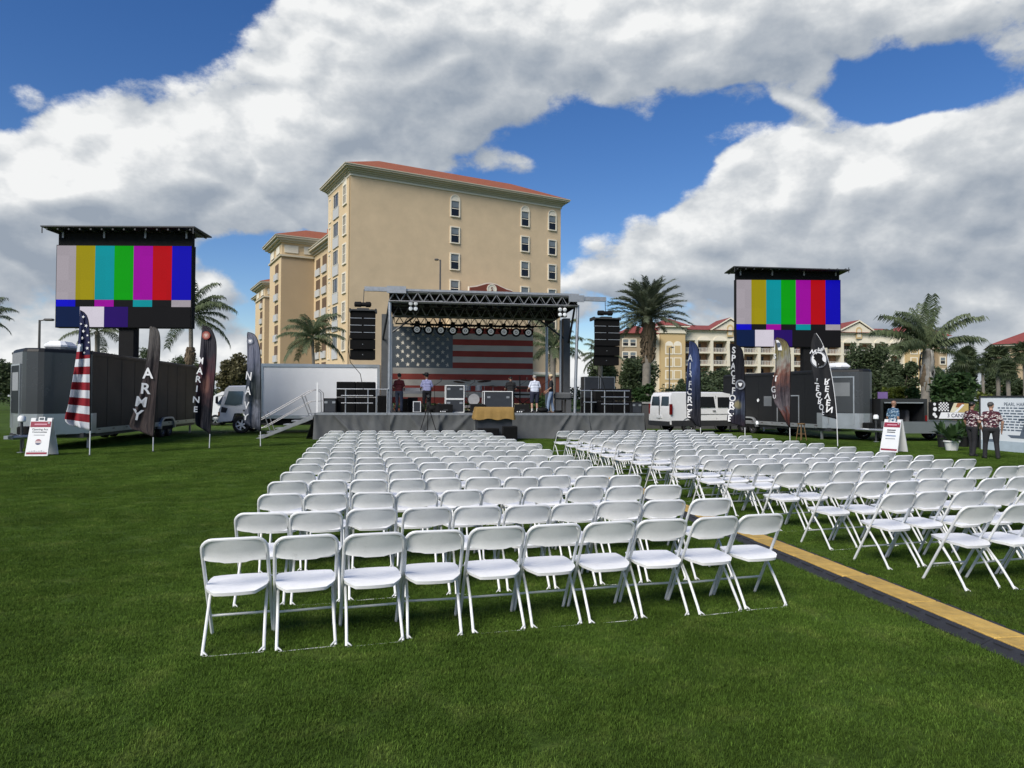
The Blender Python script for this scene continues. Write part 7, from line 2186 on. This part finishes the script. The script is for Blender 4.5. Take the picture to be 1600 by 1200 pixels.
# far hedge line closing the lawn
def hedge(label, xa, xb, D, h, m, seed):
    a, b = at(xa, 620, D), at(xb, 620, D)
    t = thing('garden_hedge', label, 'hedge', (a.x, a.y, 0), 0, 'far hedges')
    W = b.x - a.x; r_ = random.Random(seed)
    cl = [((W * r_.random(), r_.uniform(-.6, .6), h * r_.uniform(.3, .8)), (1.6, 1.0, h * r_.uniform(.2, .4))) for _ in range(int(W / 1.1))]
    mb = MB(); leaf_cloud(mb, cl, int(W * 130), .19, r_); mb.build('foliage', m, t)
    st_ = MB()
    for i in range(int(W / 2)): st_.tube([(2 * i + .5, 0, 0), (2 * i + .6, 0, h * .6)], .05, 5)
    st_.build('stems', M_BARK, t)
hedge('long dark hedge far behind the left trailer', -60, 430, 84, 3.2, M_OAK, 1)
hedge('long dark hedge in front of the cream apartment block', 880, 1660, 98, 3.6, M_OAK, 2)
hedge('dark hedge behind the stage at the hotel foot', 420, 900, 66, 2.4, M_JUNG, 3)

# broad leaved plants by the two men
def blade_mesh(ln, w, e0, droop, name, m):
    mb = MB(); p = Vector((0, 0, 0)); a = e0; n = 7; vs = []
    for i in range(n + 1):
        f = i / n; ww = w * math.sin(min(1, f * 1.1 + .06) * math.pi) ** .7 if i < n else 0.002
        vs += [p + Vector((0, -ww, .12 * ww)), p, p + Vector((0, ww, .12 * ww))]
        p = p + Vector((math.cos(a), 0, math.sin(a))) * ln / n; a -= droop / n
    fs = [(3 * i + k, 3 * i + k + 1, 3 * i + 4 + k, 3 * i + 3 + k) for i in range(n) for k in range(2)]
    return mb.add(vs, fs).mesh(name, m, True)
BL = [blade_mesh(.9, .085, R(e), R(d), 'leaf', M_JUNG) for e, d in ((85, 40), (68, 60), (50, 75), (32, 80))]
def potted(label, px, py, D, r, h, potm, nl, sc, group='potted plants'):
    p = onz(px, py)
    t = thing('potted_plant', label, 'potted plant', (p.x, p.y, 0), 0, group)
    pot = MB().lathe([(r * .72, 0), (r * .95, h - .05), (r * 1.08, h - .05), (r * 1.08, h), (r * .95, h), (r * .9, h - .06)], n=22, close=False).build('pot', potm, t, True)
    MB().lathe([(0, h - .06), (r * .92, h - .06)], n=18, close=False).build('soil', mat('soil', (.03, .022, .016), .95), pot)
    r_ = random.Random(int(px))
    for i in range(nl):
        o = link('leaf', BL[i % 4], t, (r_.uniform(-.1, .1), r_.uniform(-.1, .1), h - .06), (0, r_.uniform(-.15, .15), i * 2.4)); s = sc * r_.uniform(.75, 1.15); o.scale = (s,) * 3
M_POTB = mat('pot_black', (.012, .012, .013), .5); M_POTW = mat('pot_white', (.68, .68, .66), .5)
potted('leafy plant in a white tub left of the two men', 1487, 704, 0, .25, .36, M_POTW, 30, .95)
potted('leafy plant in a tall black pot behind the white tub', 1473, 699, 0, .2, .5, M_POTB, 26, .8)
potted('leafy plant in a black pot behind the bearded man', 1505, 698, 0, .24, .42, M_POTB, 28, 1.0)
potted('leafy plant between the two men', 1530, 699, 0, .24, .4, M_POTB, 28, 1.0)
tree('big glossy leaved shrub behind the printed banner', 'glossy_shrub', (1450, 580, 1532, 640), 38, M_JUNG, 4600, .15, 26, True, SG, 9, 'shrub')

# ------------------------------------------------------------------ lamp posts
def lamp(label, px, D, top_y, arm, group='street lamps'):
    c = at(px, top_y, D); t = thing('street_lamp', label, 'street lamp', (c.x, c.y, 0), 0, group)
    MB().tube([(0, 0, 0), (0, 0, c.z)], [.11, .07], 8).build('pole', M_LAMPP, t, True)
    MB().tube([(0, 0, c.z - .05), (arm * .5, 0, c.z + .02)], .04, 6).build('arm', M_LAMPP, t)
    MB().cbox((arm * .75, 0, c.z + .02), (abs(arm) * .75, .3, .16), .05).build('lamp_head', M_LAMPP, t)
M_LAMPP = mat('lamp_bronze', (.10, .095, .09), .5, .3)
lamp('grey street lamp behind the left trailer', 62, 48, 500, .85)
lamp('dark street lamp standing before the hotel wall', 688, 62, 406, -.45)
lamp('thin street lamp in front of the yellow stair tower', 1046, 90, 543, .5)

# ------------------------------------------------------------------ people
def capsule(mb, a, b, ra, rb, n=12, ex=1.0):
    """tapered limb with rounded ends; ex flattens it front to back"""
    a, b = Vector(a), Vector(b); d = b - a; L_ = d.length or 1e-4; d.normalize()
    up = Vector((0, 1, 0)) if abs(d.y) < .8 else Vector((1, 0, 0))
    x = up.cross(d).normalized(); y = d.cross(x).normalized()
    rings = []
    for k in range(4): an = math.pi / 2 * (1 - k / 4) if False else math.pi / 2 * k / 4; rings.append((-ra * math.cos(an), ra * math.sin(an)))
    rings.append((0, ra)); rings.append((L_, rb))
    for k in range(1, 5): an = math.pi / 2 * k / 4; rings.append((L_ + rb * math.sin(an), rb * math.cos(an)))
    vs = [a + d * (-ra)]; fs = []
    rr = [q for q in rings if q[1] > 1e-4]
    for (s, r) in rr:
        for k in range(n):
            an = 2 * math.pi * k / n
            vs.append(a + d * s + x * math.cos(an) * r + y * math.sin(an) * r * ex)
    vs.append(b + d * rb)
    for k in range(n): fs.append((0, 1 + (k + 1) % n, 1 + k))
    for i in range(len(rr) - 1):
        for k in range(n): fs.append((1 + i * n + k, 1 + i * n + (k + 1) % n, 1 + (i + 1) * n + (k + 1) % n, 1 + (i + 1) * n + k))
    o = 1 + (len(rr) - 1) * n
    for k in range(n): fs.append((o + k, o + (k + 1) % n, len(vs) - 1))
    mb.add(vs, fs)

def person(label, loc, heading, pose, cols, height=1.75, hat=None, hair=None, vox=.009):
    """one continuous body facing local +y; cols: material for shirt, pants, skin, shoe"""
    mats = [cols['skin'], cols['shirt'], cols['pants'], cols['shoe'], cols.get('sock', cols['skin'])]
    SK, SH, PA, FO, SO = range(5)
    caps = []                                 # (a, b, ra, rb, tag, flatten)
    wd = pose.get('stout', 1.0)
    lean = pose.get('lean', 0.0)              # forward shift of the upper body
    tw = pose.get('twist', 0.0)
    def U(x, y, z):                           # upper body lean about the hips
        k = max(0, z - .92)
        return Vector((x, y + lean * k, z - .12 * abs(lean) * k))
    hipz = .93
    # legs
    for s, leg in ((-1, pose.get('legL', {})), (1, pose.get('legR', {}))):
        fx, fy = leg.get('foot', (s * .11, 0.0)); turn = leg.get('turn', s * .15)
        hip = Vector((s * .095 * wd, 0, hipz - .03)); ank = Vector((fx, fy, .085))
        mid = (hip + ank) / 2 + Vector((0, leg.get('bend', .02) + .015, 0)); knee = Vector((mid.x, mid.y, .49))
        short = cols.get('shorts')
        if short:
            caps += [(hip, knee + Vector((0, 0, .02)), .105 * wd, .09, PA, 1), (knee, ank + Vector((0, 0, .14)), .056, .05, SK, 1), (ank + Vector((0, 0, .13)), ank, .044, .042, SO, 1)]
        else:
            caps += [(hip, knee, .098 * wd, .072, PA, 1), (knee, ank + Vector((0, 0, .0)), .072, .062, PA, 1)]
        dv = Vector((math.sin(turn), math.cos(turn), 0))
        heel = Vector((ank.x, ank.y, .045)) - dv * .05
        caps += [(heel, heel + dv * .19 + Vector((0, 0, -.008)), .043, .034, FO, 1), (ank, heel + dv * .05, .045, .045, FO if not short else SO, 1)]
    # trunk
    caps += [(Vector((-.07 * wd, 0, hipz)), Vector((.07 * wd, 0, hipz)), .115 * wd, .115 * wd, PA, .95)]
    caps += [(U(-.06 * wd, .005, 1.06), U(.06 * wd, .005, 1.06), .115 * wd, .115 * wd, SH, .95), (U(-.07 * wd, .015 * wd, 1.17), U(.07 * wd, .015 * wd, 1.17), .12 * wd, .12 * wd, SH, .92),
             (U(-.09, .0, 1.31), U(.09, .0, 1.31), .115, .115, SH, .9), (U(-.12, -.01, 1.40), U(.12, -.01, 1.40), .075, .075, SH, 1), (U(-.07, 0, .99), U(.07, 0, .99), .11 * wd, .11 * wd, SH, .95)]
    caps += [(U(0, -.01, 1.42), U(0, .005, 1.54), .058, .052, SK, 1), (U(0, -.015, 1.42), U(0, -.012, 1.46), .075, .066, SH, 1)]
    # head
    nod = pose.get('nod', 0.0); ht = pose.get('turn', 0.0)
    hc = U(0, .02 + nod * .08, 1.64 - nod * .02)
    fw = Vector((math.sin(ht), math.cos(ht), -nod * .6)).normalized(); rt = Vector((fw.y, -fw.x, 0)).normalized(); up = rt.cross(fw).normalized()
    if up.z < 0: up = -up
    Hh = lambda x, y, z: hc + rt * x + fw * y + up * z
    caps += [(Hh(0, -.012, .035), Hh(0, .012, .035), .083, .081, SK, 1), (Hh(0, .022, -.045), Hh(0, .035, -.07), .060, .045, SK, 1), (Hh(0, .0, -.02), Hh(0, .02, .0), .074, .074, SK, 1),
             (Hh(0, .092, .012), Hh(0, .106, -.018), .010, .015, SK, 1), (Hh(-.03, .078, -.058), Hh(.03, .078, -.058), .010, .010, SK, 1)]
    for s in (-1, 1): caps += [(Hh(s * .079, -.01, .02), Hh(s * .083, -.014, -.02), .016, .012, SK, .7), (Hh(s * .03, .084, .03), Hh(s * .045, .078, .032), .010, .009, SK, 1)]
    # arms
    hands = []
    for s, key in ((-1, 'armL'), (1, 'armR')):
        el, wr = pose.get(key, ((s * .25, -.02, 1.13), (s * .27, .08, .88)))
        sh = U(s * .175, -.01, 1.405); el = U(*el); wr = U(*wr)
        m_ = sh.lerp(el, .72)
        caps += [(sh, m_, .062, .060, SH, 1), (m_, el, .044, .041, SK, 1), (el, wr, .042, .028, SK, 1)]
        d = (wr - el).normalized()
        inn = Vector((-s, 0, 0)); sd = d.cross(inn)
        if sd.length < .1: sd = Vector((0, 1, 0))
        sd.normalize(); nrm = d.cross(sd).normalized()
        pal = wr + d * .075
        caps += [(wr, pal + sd * .018, .026, .022, SK, .7), (wr, pal - sd * .018, .026, .022, SK, .7)]
        for i, (o_, L_) in enumerate(((.032, .065), (.011, .078), (-.011, .072), (-.032, .055))):
            b0 = pal + sd * o_; b1 = b0 + d * L_ * .55; b2 = b1 + (d + nrm * (.5 * s)).normalized() * L_ * .5
            caps += [(b0, b1, .0098, .0092, SK, 1), (b1, b2, .0092, .008, SK, 1)]
        th0 = wr + d * .02 + sd * .03; caps += [(th0, th0 + (d * .5 + sd * .8).normalized() * .035, .0125, .0105, SK, 1), (th0 + (d * .5 + sd * .8).normalized() * .035, th0 + (d * .8 + sd * .9).normalized() * .062, .0105, .009, SK, 1)]
    mb = MB()
    for (a, b, ra, rb, tg, ex) in caps: capsule(mb, a, b, ra, rb, 12, ex)
    me = mb.mesh('tmp', mats[0])
    ob = bpy.data.objects.new('tmp', me); PCOL.objects.link(ob)
    md = ob.modifiers.new('r', 'REMESH'); md.mode = 'VOXEL'; md.voxel_size = vox
    sm = ob.modifiers.new('s', 'SMOOTH'); sm.factor = .5; sm.iterations = 4
    PENDING.append((ob, caps, mats, label, loc, heading, height / 1.75, hat, hair, Hh, hc, rt, fw, up))
PENDING = []
PCOL = bpy.data.collections.new('tmp'); COL.children.link(PCOL)
def finish_people():
    bpy.context.view_layer.update()
    dg = bpy.context.evaluated_depsgraph_get()
    for (ob, caps, mats, label, loc, heading, sc, hat, hair, Hh, hc, rt, fw, up) in PENDING:
        me = bpy.data.meshes.new_from_object(ob.evaluated_get(dg)); me.name = 'body'
        me.materials.clear()
        for m in mats: me.materials.append(m)
        n = len(me.polygons); c = np.empty(n * 3); me.polygons.foreach_get('center', c); c = c.reshape(-1, 3)
        best = np.full(n, 1e9); idx = np.zeros(n, int)
        for (a, b, ra, rb, tg, ex) in caps:
            a_, b_ = np.array(a), np.array(b); d = b_ - a_; l2 = max(1e-9, d @ d)
            t_ = np.clip(((c - a_) @ d) / l2, 0, 1); q = np.linalg.norm(c - (a_ + t_[:, None] * d), axis=1) - (ra + (rb - ra) * t_)
            mk = q < best; best[mk] = q[mk]; idx[mk] = tg
        me.polygons.foreach_set('material_index', idx); me.polygons.foreach_set('use_smooth', [True] * n); me.update()
        t = thing('person', label, 'person', loc, heading); t.scale = (sc,) * 3
        body = link('body', me, t)
        if hair:
            hb = MB(); hb.ball((0, 0, 0), (1, 1, 1), 16, 10)
            vs = []
            for v in hb.v:
                x, y, z = v
                p = Hh(x * .088, -.012 + y * (.098 if y < 0 else .092), .040 + z * .085)
                if z < -.15 and y > -.2: p = Hh(x * .070, y * .06, .03 + z * .05)
                if y > .55 and z < .45: p = Hh(x * .07, y * .06, .04 + z * .05)
                vs.append(p)
            hb.v = [tuple(p) for p in vs]; hb.build('hair', hair, t, True)
            e = MB()
            for s in (-1, 1): e.ball(Hh(s * .034, .083, .018), .009, 8, 6)
            e.build('eyes', M_INK, t)
        if hat:
            kind, m = hat
            if kind == 'cowboy':
                hb = MB(); nn = 24; vs = []
                prof = [(.075, .075, .19, 0), (.092, .105, .17, 0), (.098, .115, .075, 0), (.15, .16, .07, .5), (.195, .19, .075, 1)]
                for (rx, ry, z, f) in prof:
                    for k in range(nn):
                        a = 2 * math.pi * k / nn
                        vs.append(Hh(math.cos(a) * rx, math.sin(a) * ry, z + f * .085 * abs(math.cos(a)) ** 2 - f * .02 - (.03 * abs(math.sin(a)) * 0 + (.025 if f == 0 and z > .18 and abs(math.cos(a)) < .5 else 0))))
                fs = [(j * nn + k, j * nn + (k + 1) % nn, (j + 1) * nn + (k + 1) % nn, (j + 1) * nn + k) for j in range(4) for k in range(nn)] + [tuple(range(nn))]
                h_ = hb.add(vs, fs).build('hat', m, t, True)
                so = h_.modifiers.new('thickness', 'SOLIDIFY'); so.thickness = .006
            else:
                hb = MB(); nn = 20; vs = []
                prof = [(.03, .03, .145), (.07, .08, .125), (.092, .105, .06), (.094, .106, .045)]
                for (rx, ry, z) in prof:
                    for k in range(nn):
                        a = 2 * math.pi * k / nn; vs.append(Hh(math.cos(a) * rx, math.sin(a) * ry - .008, z))
                fs = [(j * nn + k, j * nn + (k + 1) % nn, (j + 1) * nn + (k + 1) % nn, (j + 1) * nn + k) for j in range(3) for k in range(nn)] + [tuple(range(nn))]
                hb.add(vs, fs)
                vv = [Hh(x, y, .048) for x, y in ((-.075, .075), (-.06, .14), (-.02, .17), (.02, .17), (.06, .14), (.075, .075))]
                hb.add(vv + [p + up * -.006 for p in vv], [(0, 1, 2, 3, 4, 5), (11, 10, 9, 8, 7, 6)])
                hb.build('cap', m, t, True)
        bpy.data.objects.remove(ob)
    bpy.data.collections.remove(PCOL)
def skin(n, c): return mat('skin_' + n, c, .55, var=.06, vscale=14)
SK1, SK2, SK3 = skin('fair', (.42, .25, .18)), skin('tan', (.30, .165, .11)), skin('brown', (.16, .085, .058))
def cloth(n, c, v=.15): return mat('cloth_' + n, c, .85, var=v, vscale=9, bump=.15, bscale=30)
SHOE = cloth('shoe_black', (.014, .014, .015)); HAIRB = mat('hair_black', (.012, .010, .009), .5, var=.3, vscale=60); HAIRG = mat('hair_grey', (.30, .29, .28), .6, var=.2, vscale=60)
def camo(name, cols, scale):
    m = bpy.data.materials.new(name); m.use_nodes = True
    N, L = m.node_tree.nodes, m.node_tree.links; b = N['Principled BSDF']; b.inputs['Roughness'].default_value = .85
    tc = N.new('ShaderNodeTexCoord'); mp = N.new('ShaderNodeMapping'); mp.inputs['Scale'].default_value = (1, 1, 2.1); L.new(tc.outputs['Object'], mp.inputs[0])
    n = N.new('ShaderNodeTexNoise'); n.inputs['Scale'].default_value = scale; n.inputs['Detail'].default_value = 1.5; L.new(mp.outputs[0], n.inputs['Vector'])
    cr = N.new('ShaderNodeValToRGB'); cr.color_ramp.interpolation = 'CONSTANT'; e = cr.color_ramp.elements
    e[0].position = 0; e[0].color = cols[0][1] + (1,); e[1].position = cols[-1][0]; e[1].color = cols[-1][1] + (1,)
    for p, c in cols[1:-1]: e.new(p).color = c + (1,)
    L.new(n.outputs['Fac'], cr.inputs['Fac']); L.new(cr.outputs[0], b.inputs['Base Color'])
    return m
CAMO = camo('shirt_red_white_pattern', [(0, s2l((70, 22, 34))), (.44, s2l((34, 28, 44))), (.5, s2l((96, 34, 44))), (.55, s2l((206, 200, 198))), (.63, s2l((88, 30, 42)))], 9)
HAWA = camo('shirt_blue_pattern', [(0, s2l((52, 82, 110))), (.5, s2l((96, 132, 158))), (.56, s2l((180, 196, 204))), (.62, s2l((60, 92, 122)))], 10)
def onstage(px, v): return SF.world(su(px, v), v, DECK)
BK = SF.yaw
person('person in dark red shirt and jeans standing at the left stage post', onstage(623.5, 1.3), BK + R(-20), dict(armL=((-.25, .0, 1.13), (-.2, .2, .98)), armR=((.25, .0, 1.13), (.16, .22, 1.02)), turn=-.3), dict(skin=SK1, shirt=cloth('maroon', s2l((78, 18, 24))), pants=cloth('denim', s2l((48, 56, 74))), shoe=SHOE), 1.74, ('cap', cloth('shoe_black', (0, 0, 0))), HAIRB)
person('person in pale lavender shirt and cowboy hat busy with the gear on stage', onstage(667, 2.0), BK + R(8), dict(lean=.12, armL=((-.27, .05, 1.12), (-.24, .28, 1.03)), armR=((.27, .05, 1.12), (.22, .28, 1.0)), nod=.2, stout=1.12, legL=dict(foot=(-.15, .0)), legR=dict(foot=(.15, .03))), dict(skin=SK2, shirt=cloth('lavender', s2l((168, 170, 208))), pants=cloth('black_trousers', (.016, .016, .019)), shoe=SHOE), 1.78, ('cowboy', mat('hat_black', (.014, .013, .013), .7)), HAIRB)
person('person in black shirt and trousers bowed over the keys before the flag', onstage(798, 2.3), BK + R(-5), dict(lean=.14, nod=.7, armL=((-.27, .05, 1.13), (-.22, .26, 1.0)), armR=((.27, .05, 1.13), (.2, .26, 1.0))), dict(skin=SK2, shirt=cloth('black_shirt', (.013, .013, .015)), pants=cloth('black_trousers', (.016, .016, .019)), shoe=SHOE), 1.72, None, HAIRB)
person('person in white polo shirt, navy shorts and white socks with back turned', onstage(835.5, 1.0), BK + R(10), dict(stout=1.2, armL=((-.28, .03, 1.13), (-.26, .24, 1.05)), armR=((.28, .0, 1.13), (.29, .12, .92)), nod=.3, legL=dict(foot=(-.13, 0)), legR=dict(foot=(.13, .02))), dict(skin=SK1, shirt=cloth('white_polo', s2l((206, 212, 228)), .05), pants=cloth('navy_shorts', s2l((38, 42, 62))), shoe=SHOE, sock=cloth('sock_white', (.6, .6, .6), .05), shorts=True), 1.74, None, HAIRG)
person('person in black shirt, jeans and pale cap at the right stage post', onstage(861, 1.0), BK + R(70), dict(armL=((-.25, -.02, 1.13), (-.18, .2, 1.0)), armR=((.25, .0, 1.12), (.2, .2, .96)), turn=.2, legL=dict(foot=(-.1, .14)), legR=dict(foot=(.1, -.1))), dict(skin=SK2, shirt=cloth('black_shirt', (.013, .013, .015)), pants=cloth('light_denim', s2l((122, 140, 166))), shoe=cloth('shoe_tan', s2l((140, 110, 80)))), 1.76, ('cap', cloth('cap_beige', s2l((196, 178, 146)), .05)), HAIRB)
p = onz(1405, 702)
person('bald person in blue patterned shirt leaning on the right sandwich board', (p.x + .15, p.y + .65, 0), R(-70), dict(stout=1.15, armL=((-.27, .0, 1.13), (-.25, .12, .9)), armR=((.27, -.08, 1.13), (.27, -.05, .88)), turn=.05), dict(skin=SK2, shirt=HAWA, pants=cloth('grey_trousers', (.04, .04, .042)), shoe=SHOE), 1.76, None, None)
p = onz(1519, 713)
person('bearded person in red patterned shirt and black trousers seen from the side', (p.x, p.y, 0), R(-75), dict(turn=-.1, armL=((-.24, -.02, 1.13), (-.22, .10, .88)), armR=((.25, .0, 1.13), (.26, .12, .88)), legL=dict(foot=(-.09, .08)), legR=dict(foot=(.09, -.06))), dict(skin=SK2, shirt=CAMO, pants=cloth('black_trousers', (.016, .016, .019)), shoe=SHOE), 1.74, None, HAIRB)
p = onz(1549, 717)
person('broad person in red patterned shirt and black trousers seen from behind', (p.x, p.y, 0), R(-22), dict(stout=1.22, turn=.7, armL=((-.30, -.02, 1.13), (-.27, .18, 1.0)), armR=((.30, .0, 1.13), (.30, .10, .88)), legL=dict(foot=(-.15, .1)), legR=dict(foot=(.16, -.06))), dict(skin=SK1, shirt=CAMO, pants=cloth('black_trousers', (.016, .016, .019)), shoe=SHOE), 1.74, None, mat('hair_dark_grey', (.06, .058, .055), .6, var=.2, vscale=60))
finish_people()
